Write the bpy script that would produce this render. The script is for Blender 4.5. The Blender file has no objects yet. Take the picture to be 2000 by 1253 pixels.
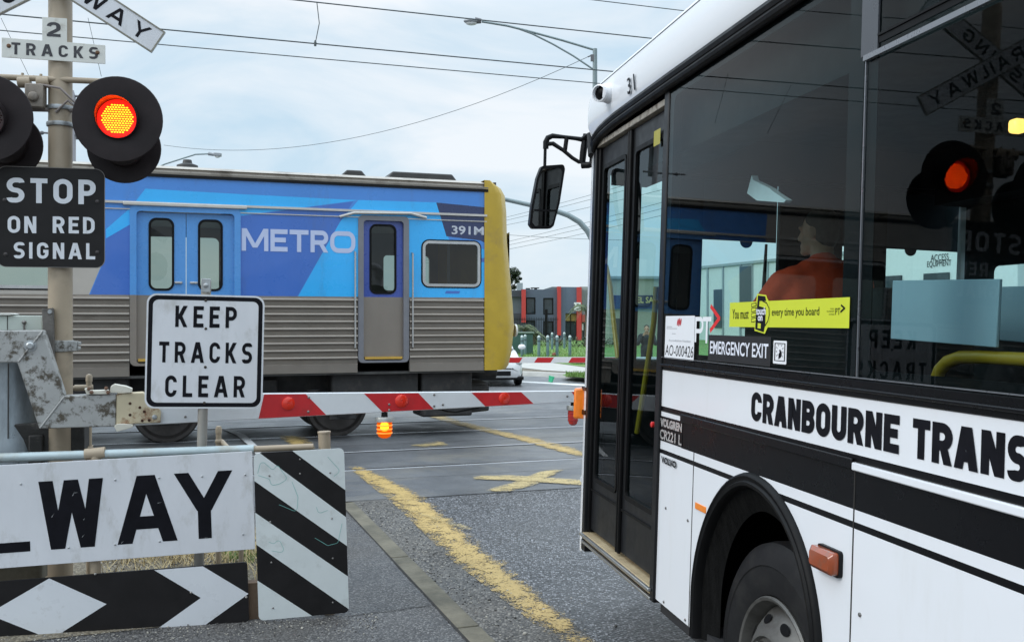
import bpy, bmesh, math, random
from mathutils import Vector as V, Matrix
random.seed(11)
SC = bpy.context.scene
C = SC.collection
# ------------------------------------------------------------------ camera, sky, sun, exposure
F, CU, CV, H = 1900.0, 1000.0, 627.0, 1.75          # focal length and centre in photo pixels, eye height
cam = bpy.data.objects.new('camera', bpy.data.cameras.new('camera')); C.objects.link(cam)
cam.location = (0, 0, H); cam.rotation_euler = (math.radians(90), 0, 0)
cam.data.sensor_width = 36; cam.data.lens = 36 * F / 2000; cam.data.clip_start = .05; cam.data.clip_end = 3000
SC.camera = cam
SUN_EL, SUN_AZ = math.radians(33), math.radians(247)   # azimuth clockwise from +Y: behind and left of the camera
W = bpy.data.worlds.new('World'); SC.world = W; W.use_nodes = True
def build_world():
    nt = W.node_tree; nt.nodes.clear(); N = nt.nodes.new; L = nt.links.new
    out = N('ShaderNodeOutputWorld'); bg = N('ShaderNodeBackground'); bg.inputs['Strength'].default_value = .118
    sky = N('ShaderNodeTexSky'); sky.sky_type = 'NISHITA'; sky.sun_disc = False
    sky.sun_elevation = SUN_EL; sky.sun_rotation = SUN_AZ; sky.air_density = 1.2; sky.dust_density = 1.5
    tc = N('ShaderNodeTexCoord'); sep = N('ShaderNodeSeparateXYZ'); L(tc.outputs['Generated'], sep.inputs[0])
    mp = N('ShaderNodeMapping'); mp.inputs['Scale'].default_value = (1, 1, 2.6); L(tc.outputs['Generated'], mp.inputs[0])
    n1 = N('ShaderNodeTexNoise'); n1.inputs['Scale'].default_value = 3.3; n1.inputs['Detail'].default_value = 7; n1.inputs['Roughness'].default_value = .55; n1.inputs['Distortion'].default_value = .5
    L(mp.outputs[0], n1.inputs['Vector'])
    r1 = N('ShaderNodeValToRGB'); r1.color_ramp.elements[0].position = .38; r1.color_ramp.elements[1].position = .63
    r1.color_ramp.elements[0].color = (5.2, 6.75, 8.0, 1); r1.color_ramp.elements[1].color = (8.0, 8.45, 8.9, 1)
    L(n1.outputs['Fac'], r1.inputs[0])
    mr = N('ShaderNodeMapRange'); mr.inputs['From Min'].default_value = .3; mr.inputs['From Max'].default_value = 1
    mr.inputs['To Min'].default_value = 1.0; mr.inputs['To Max'].default_value = 3.2; L(sep.outputs['Z'], mr.inputs['Value'])
    mu = N('ShaderNodeMix'); mu.data_type = 'RGBA'; mu.blend_type = 'MULTIPLY'; mu.inputs['Factor'].default_value = 1
    L(r1.outputs[0], mu.inputs['A']); L(mr.outputs[0], mu.inputs['B'])
    mx = N('ShaderNodeMix'); mx.data_type = 'RGBA'; mx.inputs['Factor'].default_value = .9
    L(sky.outputs[0], mx.inputs['A']); L(mu.outputs['Result'], mx.inputs['B'])
    L(mx.outputs['Result'], bg.inputs['Color']); L(bg.outputs[0], out.inputs[0])
build_world()
sl = bpy.data.lights.new('sun', 'SUN'); sl.energy = 1.3; sl.angle = math.radians(25); sl.color = (1, .96, .9)
sun = bpy.data.objects.new('sun', sl); C.objects.link(sun)
sun.rotation_euler = (math.radians(90) - SUN_EL, 0, -SUN_AZ + math.pi)
SC.view_settings.view_transform = 'Standard'; SC.view_settings.look = 'None'; SC.view_settings.exposure = 0.0; SC.view_settings.gamma = 1
try:
    SC.cycles.transparent_max_bounces = 16; SC.cycles.max_bounces = 8
except Exception: pass

# ------------------------------------------------------------------ materials
def lin(h):
    h = h.lstrip('#'); o = []
    for i in (0, 2, 4):
        c = int(h[i:i+2], 16) / 255; o.append(c/12.92 if c <= .04045 else ((c+.055)/1.055)**2.4)
    return tuple(o)
def col4(c): return (*(lin(c) if isinstance(c, str) else c), 1)
def newmat(name):
    m = bpy.data.materials.new(name); m.use_nodes = True; nt = m.node_tree
    return m, nt, nt.nodes.new, nt.links.new, nt.nodes['Principled BSDF']
def noise(nt, scale, detail=5, rough=.6, vec=None, dist=0):
    n = nt.nodes.new('ShaderNodeTexNoise'); n.inputs['Scale'].default_value = scale; n.inputs['Detail'].default_value = detail
    n.inputs['Roughness'].default_value = rough; n.inputs['Distortion'].default_value = dist
    if vec: nt.links.new(vec, n.inputs['Vector'])
    return n.outputs['Fac']
def rng(nt, src, a, b, c=0, d=1):
    m = nt.nodes.new('ShaderNodeMapRange'); nt.links.new(src, m.inputs['Value'])
    for k, x in zip(('From Min', 'From Max', 'To Min', 'To Max'), (a, b, c, d)): m.inputs[k].default_value = x
    return m.outputs[0]
def mixc(nt, fac, a, b, mode='MIX'):
    m = nt.nodes.new('ShaderNodeMix'); m.data_type = 'RGBA'; m.blend_type = mode
    for k, x in (('Factor', fac), ('A', a), ('B', b)):
        if hasattr(x, 'is_output'): nt.links.new(x, m.inputs[k])
        else: m.inputs[k].default_value = x if isinstance(x, (int, float)) else col4(x)
    return m.outputs['Result']
def mth(nt, op, a, b=0.):
    m = nt.nodes.new('ShaderNodeMath'); m.operation = op
    for i, x in enumerate((a, b)):
        if hasattr(x, 'is_output'): nt.links.new(x, m.inputs[i])
        else: m.inputs[i].default_value = x
    return m.outputs[0]
MATS = {}
def pm(name, col, rough=.5, metal=0, var=.08, vs=5, dirt=None, ds=3, dlo=.52, dhi=.7, bump=0, bs=80, emit=0, coat=0, stretch=None, ec=None, spec=.5, rv=.07):
    if name in MATS: return MATS[name]
    m, nt, N, L, P = newmat(name)
    tc = N('ShaderNodeTexCoord').outputs['Object']
    if stretch:
        mp = N('ShaderNodeMapping'); mp.inputs['Scale'].default_value = stretch; L(tc, mp.inputs[0]); tv = mp.outputs[0]
    else: tv = tc
    c = mixc(nt, rng(nt, noise(nt, vs, 6, .65, tv), .3, .7, 1-var, 1+var), (0, 0, 0), col)
    c = mixc(nt, 1.0, col, mixc(nt, rng(nt, noise(nt, vs, 6, .65, tv), .3, .7), (1-var,)*3, (1+var,)*3), 'MULTIPLY')
    if dirt:
        c = mixc(nt, rng(nt, noise(nt, ds, 8, .7, tv), dlo, dhi), c, dirt)
    L(c, P.inputs['Base Color']); P.inputs['Metallic'].default_value = metal
    L(rng(nt, noise(nt, vs*2.3, 4, .6, tc), .3, .7, max(rough-rv, .02), min(rough+rv, 1)), P.inputs['Roughness'])
    P.inputs['Specular IOR Level'].default_value = spec
    if coat: P.inputs['Coat Weight'].default_value = coat; P.inputs['Coat Roughness'].default_value = .06
    if bump:
        b = N('ShaderNodeBump'); b.inputs['Strength'].default_value = bump; b.inputs['Distance'].default_value = .01
        L(noise(nt, bs, 5, .6, tc), b.inputs['Height']); L(b.outputs[0], P.inputs['Normal'])
    if emit:
        P.inputs['Emission Color'].default_value = col4(ec or col); P.inputs['Emission Strength'].default_value = emit
    MATS[name] = m; return m
def glass(name, tint, base=.035, rough=0.0):
    if name in MATS: return MATS[name]
    m, nt, N, L, P = newmat(name); nt.nodes.remove(P); out = nt.nodes['Material Output']
    g = N('ShaderNodeNewGeometry'); d = N('ShaderNodeVectorMath'); d.operation = 'DOT_PRODUCT'
    L(g.outputs['Incoming'], d.inputs[0]); L(g.outputs['Normal'], d.inputs[1])
    k = mth(nt, 'POWER', mth(nt, 'SUBTRACT', 1.0, mth(nt, 'ABSOLUTE', d.outputs['Value'])), 5.0)
    f = mth(nt, 'ADD', mth(nt, 'MULTIPLY', k, .85*(1-base)), base)
    tr = N('ShaderNodeBsdfTransparent'); tr.inputs[0].default_value = col4(tint)
    gl = N('ShaderNodeBsdfGlossy'); gl.inputs['Roughness'].default_value = rough
    mx = N('ShaderNodeMixShader'); L(f, mx.inputs[0]); L(tr.outputs[0], mx.inputs[1]); L(gl.outputs[0], mx.inputs[2]); L(mx.outputs[0], out.inputs[0])
    MATS[name] = m; return m
def asphalt(name, base, dark, light, agg=170, aggamt=.5, bump=.5, rough=.55, patch=1.2, stain=None):
    m, nt, N, L, P = newmat(name); tc = N('ShaderNodeTexCoord').outputs['Object']
    vo = N('ShaderNodeTexVoronoi'); vo.inputs['Scale'].default_value = agg; vo.inputs['Randomness'].default_value = 1; L(tc, vo.inputs['Vector'])
    c = mixc(nt, rng(nt, noise(nt, patch, 7, .65, tc), .32, .68), dark, base)
    sp = N('ShaderNodeSeparateColor'); L(vo.outputs['Color'], sp.inputs[0])
    c = mixc(nt, mth(nt, 'MULTIPLY', rng(nt, sp.outputs[0], .55, 1.0), aggamt), c, light)
    c = mixc(nt, mth(nt, 'MULTIPLY', rng(nt, vo.outputs['Distance'], .35, .75), aggamt), c, (.012, .012, .013))
    if stain: c = mixc(nt, rng(nt, noise(nt, .55, 6, .7, tc, .6), .5, .72, 0, .7), c, stain)
    L(c, P.inputs['Base Color'])
    L(rng(nt, noise(nt, patch*.8, 5, .6, tc), .35, .65, rough-.12, rough+.14), P.inputs['Roughness'])
    b = N('ShaderNodeBump'); b.inputs['Strength'].default_value = bump; b.inputs['Distance'].default_value = .006
    b.inputs['Distance'].default_value = .45/agg
    h = mth(nt, 'ADD', mth(nt, 'MULTIPLY', vo.outputs['Distance'], -1.0), mth(nt, 'MULTIPLY', noise(nt, agg*.35, 4, .6, tc), 1.2))
    L(h, b.inputs['Height']); L(b.outputs[0], P.inputs['Normal'])
    MATS[name] = m; return m
def paint(name, col, lo, hi, sc=9, grit=120, st=(1, 1, 1)):
    """worn road paint: the paint layer has holes through which the asphalt below is seen"""
    m, nt, N, L, P = newmat(name); out = nt.nodes['Material Output']; tc = N('ShaderNodeTexCoord').outputs['Object']
    at = N('ShaderNodeAttribute'); at.attribute_name = 'wear'
    mp = N('ShaderNodeMapping'); mp.inputs['Scale'].default_value = st; L(tc, mp.inputs[0])
    a = mth(nt, 'ADD', mth(nt, 'MULTIPLY', noise(nt, sc, 8, .75, mp.outputs[0], .4), .5), mth(nt, 'MULTIPLY', noise(nt, grit, 4, .7, tc), .5))
    a = mth(nt, 'SUBTRACT', a, mth(nt, 'MULTIPLY', at.outputs['Fac'], .3))
    c = mixc(nt, rng(nt, noise(nt, 5, 6, .7, tc), .3, .7), tuple(x*.78 for x in col), col)
    L(c, P.inputs['Base Color']); P.inputs['Roughness'].default_value = .6
    tr = N('ShaderNodeBsdfTransparent'); mx = N('ShaderNodeMixShader')
    L(rng(nt, a, lo, hi), mx.inputs[0]); L(tr.outputs[0], mx.inputs[1]); L(P.outputs[0], mx.inputs[2]); L(mx.outputs[0], out.inputs[0])
    b = N('ShaderNodeBump'); b.inputs['Strength'].default_value = .3; b.inputs['Distance'].default_value = .004; L(noise(nt, 160, 3, .6, tc), b.inputs['Height']); L(b.outputs[0], P.inputs['Normal'])
    MATS[name] = m; return m

# ------------------------------------------------------------------ frames: a flat reference plane standing in the world
class Fr:
    def __init__(s, O, X, Z, N): s.O, s.X, s.Z, s.N = V(O), V(X).normalized(), V(Z).normalized(), V(N).normalized()
    def p(s, a, b, c=0): return s.O + a*s.X + b*s.Z + c*s.N
    def px(s, u, v, c=0):                       # where the ray of a photo pixel meets the plane (c in front of it)
        r = V(((u-CU)/F, 1, -(v-CV)/F)); o = V((0, 0, H)); q = s.O + c*s.N
        t = s.N.dot(q-o) / s.N.dot(r); d = o + t*r - s.O
        return d.dot(s.X), d.dot(s.Z)
    def pl(s, pts, c=0): return [s.px(u, v, c) for u, v in pts]
def at(u, v, Y): return V(((u-CU)/F*Y, Y, H-(v-CV)/F*Y))
def gnd(u, v, z=0):
    Y = (H-z)*F/(v-CV); return V(((u-CU)/F*Y, Y, z))
def vert_frame(u, Y, deg, roll=0, z=0):         # facing the camera, running to the right and away by deg
    f = math.radians(deg); X = V((math.cos(f), math.sin(f), 0)); N = V((math.sin(f), -math.cos(f), 0)); Z = V((0, 0, 1))
    R = Matrix.Rotation(-roll, 3, N) if roll else Matrix.Identity(3)
    X2 = X*math.cos(roll) + Z*math.sin(roll); Z2 = Z*math.cos(roll) - X*math.sin(roll)
    return Fr(V(((u-CU)/F*Y, Y, z)), X2, Z2, N)
PHI = 19.4
fp = math.radians(PHI); QX = V((math.cos(fp), math.sin(fp), 0)); PX = V((-math.sin(fp), math.cos(fp), 0))
def qp(q, p, z=0): return q*QX + p*PX + V((0, 0, z))    # q along the tracks, p along the road

# ------------------------------------------------------------------ mesh builder
MW = {}
def tag(o, label=None, cat=None, group=None, kind=None):
    for k, x in (('label', label), ('category', cat), ('group', group), ('kind', kind)):
        if x: o[k] = x
    return o
def thing(name, label, cat, loc=(0, 0, 0), group=None, rz=0):
    o = bpy.data.objects.new(name, None); C.objects.link(o); o.location = loc; o.rotation_euler = (0, 0, rz); o.empty_display_size = .1
    MW[o] = Matrix.Translation(V(loc)) @ Matrix.Rotation(rz, 4, 'Z'); return tag(o, label, cat, group)
def orth(d):
    d = d.normalized(); u = V((0, 0, 1)) if abs(d.z) < .9 else V((1, 0, 0)); x = d.cross(u).normalized(); return x, d.cross(x).normalized()
class MB:
    def __init__(s): s.v, s.f, s.m, s.w, s.k = [], [], [], None, []
    def cut(s): s.k.append((len(s.v), len(s.f))); return s          # what follows is a part of its own
    def add(s, vs, fs, m=0):
        i = len(s.v); s.v += [V(x) for x in vs]; s.f += [[i+k for k in f] for f in fs]; s.m += [m]*len(fs); return s
    def face(s, pts, m=0): return s.add(pts, [range(len(pts))], m)
    def box(s, o, x, y, z, m=0):
        o, x, y, z = V(o), V(x), V(y), V(z)
        return s.add([o, o+x, o+x+y, o+y, o+z, o+x+z, o+x+y+z, o+y+z], [(0, 3, 2, 1), (4, 5, 6, 7), (0, 1, 5, 4), (1, 2, 6, 5), (2, 3, 7, 6), (3, 0, 4, 7)], m)
    def fbox(s, fr, a0, a1, b0, b1, c0, c1, m=0):
        return s.box(fr.p(a0, b0, c0), fr.X*(a1-a0), fr.Z*(b1-b0), fr.N*(c1-c0), m)
    def prism(s, pts, off, m=0):
        n = len(pts); off = V(off); pts = [V(p) for p in pts]
        return s.add(pts+[p+off for p in pts], [list(range(n)), list(range(n, 2*n))[::-1]] + [(i, (i+1) % n, n+(i+1) % n, n+i) for i in range(n)], m)
    def plate(s, fr, pts, c, d, m=0): return s.prism([fr.p(a, b, c) for a, b in pts], -fr.N*d, m)
    def tube(s, pts, r, n=10, m=0, cap=True):
        pts = [V(p) for p in pts]; k = len(pts); rs = r if isinstance(r, (list, tuple)) else [r]*k; vs = []; x = None
        for i in range(k):
            d = (pts[min(i+1, k-1)]-pts[max(i-1, 0)]).normalized()
            if x is None: x, y = orth(d)
            else:
                x = (x - d*x.dot(d)).normalized(); y = d.cross(x)
            vs += [pts[i] + rs[i]*(math.cos(2*math.pi*j/n)*x + math.sin(2*math.pi*j/n)*y) for j in range(n)]
        fs = [(i*n+j, i*n+(j+1) % n, (i+1)*n+(j+1) % n, (i+1)*n+j) for i in range(k-1) for j in range(n)]
        if cap: fs += [list(range(n))[::-1], list(range((k-1)*n, k*n))]
        return s.add(vs, fs, m)
    def lathe(s, o, ax, prof, n=28, m=0, cap=True, x=None):
        o, ax = V(o), V(ax).normalized(); x, y = orth(ax); vs = []; k = len(prof)
        for r, h in prof: vs += [o + ax*h + max(r, 1e-5)*(math.cos(2*math.pi*j/n)*x + math.sin(2*math.pi*j/n)*y) for j in range(n)]
        fs = [(i*n+j, i*n+(j+1) % n, (i+1)*n+(j+1) % n, (i+1)*n+j) for i in range(k-1) for j in range(n)]
        if cap: fs += [list(range(n)), list(range((k-1)*n, k*n))]
        return s.add(vs, fs, m)
    def ball(s, c, r, rot=None, n=12, k=8, m=0):
        c = V(c); r = V(r) if not isinstance(r, (int, float)) else V((r, r, r)); vs = []; fs = []
        for i in range(k+1):
            t = math.pi*i/k
            for j in range(n):
                f = 2*math.pi*j/n; q = V((r.x*math.sin(t)*math.cos(f), r.y*math.sin(t)*math.sin(f), r.z*math.cos(t)))
                if rot: q = rot @ q
                vs.append(c+q)
        fs = [(i*n+j, (i+1)*n+j, (i+1)*n+(j+1) % n, i*n+(j+1) % n) for i in range(k) for j in range(n)]
        return s.add(vs, fs, m)
    def cap(s, p0, r0, p1, r1, n=12):
        s.tube([p0, p1], [r0, r1], n); s.ball(p0, r0, n=n); return s.ball(p1, r1, n=n)
    def build(s, name, mat, parent=None, bevel=0, smooth=True, ang=35, org=None, remesh=0, solid=0, merge=True, seg=2):
        if s.k:
            o = None; ks = sorted(set([(0, 0)]+s.k)); kw = dict(bevel=bevel, smooth=smooth, ang=ang, org=org, remesh=remesh, solid=solid, merge=merge, seg=seg)
            for (v0, f0), (v1, f1) in zip(ks, ks[1:]+[(len(s.v), len(s.f))]):
                if f1 > f0:
                    q = MB(); q.v = s.v[v0:v1]; q.f = [[i-v0 for i in f] for f in s.f[f0:f1]]; q.m = s.m[f0:f1]; o = q.build(name, mat, parent, **kw)
            return o
        me = bpy.data.meshes.new(name)
        if parent is not None: M = MW[parent].inverted()
        else: M = Matrix.Translation(-V(org)) if org is not None else Matrix.Identity(4)
        me.from_pydata([tuple(M @ v) for v in s.v], [], [list(f) for f in s.f])
        mats = mat if isinstance(mat, (list, tuple)) else [mat]
        for x in mats: me.materials.append(x)
        me.polygons.foreach_set('material_index', s.m)
        if s.w:
            at_ = me.attributes.new('wear', 'FLOAT', 'POINT'); at_.data.foreach_set('value', s.w)
        else:
            bm = bmesh.new(); bm.from_mesh(me)
            if merge: bmesh.ops.remove_doubles(bm, verts=bm.verts, dist=1e-5)
            bmesh.ops.recalc_face_normals(bm, faces=bm.faces); bm.to_mesh(me); bm.free()
        if smooth:
            me.polygons.foreach_set('use_smooth', [True]*len(me.polygons)); me.set_sharp_from_angle(angle=math.radians(ang))
        o = bpy.data.objects.new(name, me); C.objects.link(o)
        if parent is not None: o.parent = parent; MW[o] = MW[parent]
        else:
            o.location = V(org) if org is not None else V((0, 0, 0)); MW[o] = Matrix.Translation(o.location)
        if remesh:
            r = o.modifiers.new('r', 'REMESH'); r.mode = 'VOXEL'; r.voxel_size = remesh; r.use_smooth_shade = True
            sm = o.modifiers.new('s', 'SMOOTH'); sm.iterations = 4; sm.factor = .5
        if solid:
            q = o.modifiers.new('t', 'SOLIDIFY'); q.thickness = solid; q.offset = -1
        if bevel:
            b = o.modifiers.new('b', 'BEVEL'); b.width = bevel; b.segments = seg; b.limit_method = 'ANGLE'; b.angle_limit = math.radians(40)
        return o
def copies(root, loc, label=None, rz=None):
    r = root.copy(); C.objects.link(r); r.location = loc
    if rz is not None: r.rotation_euler = (0, 0, rz)
    if label: r['label'] = label
    MW[r] = Matrix.Translation(V(loc))
    for ch in list(root.children):
        c = ch.copy(); C.objects.link(c); c.parent = r
        for g in ch.children:
            d = g.copy(); C.objects.link(d); d.parent = c
    return r
def rrect(a0, b0, a1, b1, r, n=5):
    o = []
    for cx, cy, s in ((a1-r, b1-r, 0), (a0+r, b1-r, 90), (a0+r, b0+r, 180), (a1-r, b0+r, 270)):
        for i in range(n+1):
            t = math.radians(s+90*i/n); o.append((cx+r*math.cos(t), cy+r*math.sin(t)))
    return o
def circ(a, b, r, n=24): return [(a+r*math.cos(2*math.pi*i/n), b+r*math.sin(2*math.pi*i/n)) for i in range(n)]
def ring(m, fr, outer, inner, c0, c1, mi=0):            # a flat ring between two outlines of equal count
    n = len(outer); P = [fr.p(a, b, c1) for a, b in outer]+[fr.p(a, b, c1) for a, b in inner]+[fr.p(a, b, c0) for a, b in outer]+[fr.p(a, b, c0) for a, b in inner]
    fs = []
    for i in range(n):
        j = (i+1) % n
        fs += [(i, j, n+j, n+i), (2*n+i, 3*n+i, 3*n+j, 2*n+j), (i, 2*n+i, 2*n+j, j), (n+i, n+j, 3*n+j, 3*n+i)]
    return m.add(P, fs, mi)
def inside(p, poly):
    x, y = p; r = False; n = len(poly)
    for i in range(n):
        (x0, y0), (x1, y1) = poly[i], poly[i-1]
        if (y0 > y) != (y1 > y) and x < (x1-x0)*(y-y0)/(y1-y0)+x0: r = not r
    return r
def sheet(name, fr, outline, regions, holes, mats, parent, c=0, solid=.02, base=0, inner=0):
    """one flat wall: cut along coloured regions and openings"""
    bm = bmesh.new(); bm.faces.new([bm.verts.new((a, b, 0)) for a, b in outline])
    for poly in [r[0] for r in regions]+list(holes):
        xs = [q[0] for q in poly]; ys = [q[1] for q in poly]; bb = (min(xs), max(xs), min(ys), max(ys)); n = len(poly)
        for i in range(n):
            (x0, y0), (x1, y1) = poly[i], poly[(i+1) % n]
            if abs(x0-x1)+abs(y0-y1) < 1e-6: continue
            fs = []
            for f in bm.faces:
                fx = [w.co.x for w in f.verts]; fy = [w.co.y for w in f.verts]
                if max(fx) > bb[0]-1e-4 and min(fx) < bb[1]+1e-4 and max(fy) > bb[2]-1e-4 and min(fy) < bb[3]+1e-4: fs.append(f)
            g = set(fs)
            for f in fs: g.update(f.edges); g.update(f.verts)
            bmesh.ops.bisect_plane(bm, geom=list(g), dist=1e-5, plane_co=(x0, y0, 0), plane_no=(y1-y0, x0-x1, 0))
    m = MB()
    for f in bm.faces:
        ce = f.calc_center_median(); p = (ce.x, ce.y)
        if any(inside(p, h) for h in holes): continue
        mi = base
        for poly, k in regions:
            if inside(p, poly): mi = k
        m.face([fr.p(w.co.x, w.co.y, c) for w in f.verts], mi)
    bm.free()
    o = m.build(name, mats, parent, smooth=False)
    if solid:
        # outward side must face fr.N
        s_ = sum((MW[o].to_3x3() @ f.normal).dot(fr.N) for f in o.data.polygons)
        if s_ < 0: o.data.flip_normals()
        q = o.modifiers.new('t', 'SOLIDIFY'); q.thickness = solid; q.offset = -1; q.material_offset = inner; q.material_offset_rim = inner
    return o

# ------------------------------------------------------------------ lettering
def rpath(pts, rad, closed=False, n=6):
    o = []; k = len(pts)
    for i in range(k):
        p = V((*pts[i], 0)); r = rad[i] if isinstance(rad, (list, tuple)) else rad
        if (not closed and i in (0, k-1)) or r <= 0: o.append((p.x, p.y)); continue
        a = V((*pts[i-1], 0)); b = V((*pts[(i+1) % k], 0)); da = (a-p); db = (b-p); la, lb = da.length, db.length
        da.normalize(); db.normalize(); th = da.angle(db); t = min(r/math.tan(th/2), la*.5 if closed or i > 1 else la, lb*.5 if closed or i < k-2 else lb); r = t*math.tan(th/2)
        cen = p + (da+db).normalized()*(r/math.sin(th/2)); s0 = p+da*t-cen; s1 = p+db*t-cen; an = s0.angle(s1); sg = 1 if s0.cross(s1).z > 0 else -1
        for j in range(n+1):
            q = Matrix.Rotation(sg*an*j/n, 3, 'Z') @ s0 + cen; o.append((q.x, q.y))
    return o
def ribbon(path, t, closed=False):
    path = [q for i, q in enumerate(path) if i == 0 or abs(q[0]-path[i-1][0])+abs(q[1]-path[i-1][1]) > 1e-6]
    if closed and abs(path[0][0]-path[-1][0])+abs(path[0][1]-path[-1][1]) < 1e-6: path.pop()
    n = len(path); L, R = [], []
    for i in range(n):
        a = path[i-1] if (i > 0 or closed) else None; b = path[(i+1) % n] if (i < n-1 or closed) else None; p = V((*path[i], 0)); ns = []
        for q0, q1 in ((a, path[i]), (path[i], b)):
            if q0 is None or q1 is None: continue
            d = V((q1[0]-q0[0], q1[1]-q0[1], 0))
            if d.length > 1e-9: d.normalize(); ns.append(V((-d.y, d.x, 0)))
        m = sum(ns, V((0, 0, 0))); m.normalize(); k = 1/max(m.dot(ns[0]), .35); L.append(p+m*t/2*k); R.append(p-m*t/2*k)
    out = []
    for i in range(n if closed else n-1):
        j = (i+1) % n; out.append([L[i], L[j], R[j], R[i]])
    return [[(q.x, q.y) for q in f] for f in out]
WID = dict(I=.0, L=.52, E=.54, F=.52, W=.9, M=.78, A=.74, Y=.7, S=.6, T=.58, O=.66, N=.64, R=.62, D=.62, P=.6, G=.64, K=.64, C=.62, B=.62, U=.62, V=.7)
def glyph(ch, w, t):
    h = t/2; L, R, B, T = h, w-h, h, 1-h; S = []; M = .5
    def st(*p): S.append(ribbon(list(p), t))
    def dg(x0, y0, x1, y1, k=1.1): hw = t*k/2; S.append([[(x0-hw, y0), (x0+hw, y0), (x1+hw, y1), (x1-hw, y1)]])
    def rp(p, r, cl=False): S.append(ribbon(rpath(p, r, cl), t, cl))
    rr = min((R-L)/2, .3)
    if ch == 'I': st((w/2, 0), (w/2, 1))
    elif ch == 'L': st((h, 0), (h, 1)); st((t, B), (w, B))
    elif ch in 'EF':
        st((h, 0), (h, 1)); st((t, T), (w, T)); st((t, .52), (w*.9, .52))
        if ch == 'E': st((t, B), (w, B))
    elif ch == 'T': st((w/2, 0), (w/2, 1-t)); st((0, T), (w, T))
    elif ch == 'H': st((h, 0), (h, 1)); st((R, 0), (R, 1)); st((t, .5), (w-t, .5))
    elif ch == 'A': dg(h, 0, w/2-t*.12, 1); dg(w-h, 0, w/2+t*.12, 1); st((w*.27, .3), (w*.73, .3))
    elif ch == 'V': dg(h, 1, w/2, 0); dg(w-h, 1, w/2, 0)
    elif ch == 'W':
        dg(h, 1, w*.27, 0, 1.02); dg(w*.27, 0, w*.5, 1, 1.02); dg(w*.5, 1, w*.73, 0, 1.02); dg(w*.73, 0, w-h, 1, 1.02)
    elif ch == 'M': st((h, 0), (h, 1)); st((R, 0), (R, 1)); dg(t*.6, 1, w/2, .15); dg(w-t*.6, 1, w/2, .15)
    elif ch == 'N': st((h, 0), (h, 1)); st((R, 0), (R, 1)); dg(t*.55, 1, w-t*.55, 0)
    elif ch == 'Y': dg(h, 1, w/2, .42); dg(w-h, 1, w/2, .42); st((w/2, 0), (w/2, .46))
    elif ch == 'K': st((h, 0), (h, 1)); dg(t*.9, .36, w-t*.6, 1, 1.25); dg(w*.38, .56, w-t*.55, 0, 1.15)
    elif ch == 'O': rp([(L, B), (R, B), (R, T), (L, T)], rr, True)
    elif ch == 'C': rp([(R, T-.22), (R, T), (L, T), (L, B), (R, B), (R, B+.22)], rr)
    elif ch == 'G': rp([(R, T-.22), (R, T), (L, T), (L, B), (R, B), (R, .46)], rr); st((w*.55, .46), (w, .46))
    elif ch == 'S': r = min((T-.5)/2, rr); rp([(R, T-.1), (R, T), (L, T), (L, M), (R, M), (R, B), (L, B), (L, B+.1)], [0]+[min(r, .1)]+[min(r, rr)]*4+[min(r, .1), 0])
    elif ch == 'P': st((h, 0), (h, 1)); rp([(t, T), (R, T), (R, .44), (t, .44)], min(.28, rr))
    elif ch == 'R': st((h, 0), (h, 1)); rp([(t, T), (R, T), (R, .45), (t, .45)], min(.27, rr)); dg(w*.55, .45, w-t*.55, 0)
    elif ch == 'B': st((h, 0), (h, 1)); rp([(t, T), (R*.96, T), (R*.96, .53), (t, .53)], .22); rp([(t, .53-.02), (R, .51), (R, B), (t, B)], .24)
    elif ch == 'D': st((h, 0), (h, 1)); rp([(t, T), (R, T), (R, B), (t, B)], min(.34, rr*1.3))
    elif ch == 'U': rp([(L, 1), (L, B), (R, B), (R, 1)], rr)
    elif ch == '2': rp([(L, T-.2), (L, T), (R, T), (R, .52), (L, B+t*.4)], [0, rr, rr, .16, 0]); st((0, B), (w, B))
    return S
def word(m, fr, s, a0, a1, b0, b1, t=.15, gap=.3, c=.001, mi=0, sp=.55, wid=None, each=False):
    m.cut()
    """stroke letters spread over the box a0..a1, b0..b1 on a plane"""
    hgt = b1-b0; ws = [sp if ch == ' ' else max((wid or WID).get(ch, .6), t) for ch in s]
    tot = sum(ws)+gap*(len(s)-1); k = (a1-a0)/(tot*hgt); x = 0; q = 0
    for ch, w in zip(s, ws):
        if each: m.cut()
        if ch != ' ':
            for stk in glyph(ch, w, t/max(min(k, 1.2), .6) if ch in 'I' else t):
                q += 1
                for poly in stk: m.face([fr.p(a0+(x+p[0])*hgt*k, b0+p[1]*hgt, c+q % 9*.00015) for p in poly], mi)
        x += w+gap
    return m
def wordpx(m, fr, s, u0, v0, u1, v1, **kw):
    a0, b1 = fr.px(u0, v0); a1, b0 = fr.px(u1, v1); return word(m, fr, s, a0, a1, b0, b1, **kw)
def small_text(m, fr, s, a0, a1, b0, b1, c=.001, bold=0, mi=0, shear=0):
    """letters from Blender's built-in font, stretched to the box"""
    m.cut(); cu = bpy.data.curves.new('t', 'FONT'); cu.body = s; cu.size = 1; cu.offset = bold; cu.fill_mode = 'FRONT'; cu.resolution_u = 3; cu.shear = shear
    o = bpy.data.objects.new('t', cu); C.objects.link(o); bpy.context.view_layer.update()
    me = bpy.data.meshes.new_from_object(o.evaluated_get(bpy.context.evaluated_depsgraph_get()))
    xs = [w.co.x for w in me.vertices]; ys = [w.co.y for w in me.vertices]; x0, x1, y0, y1 = min(xs), max(xs), min(ys), max(ys)
    f = lambda w: fr.p(a0+(w.co.x-x0)/(x1-x0)*(a1-a0), b0+(w.co.y-y0)/(y1-y0)*(b1-b0), c)
    m.add([f(w) for w in me.vertices], [list(p.vertices) for p in me.polygons], mi)
    bpy.data.objects.remove(o); bpy.data.curves.remove(cu); bpy.data.meshes.remove(me); return m
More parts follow.
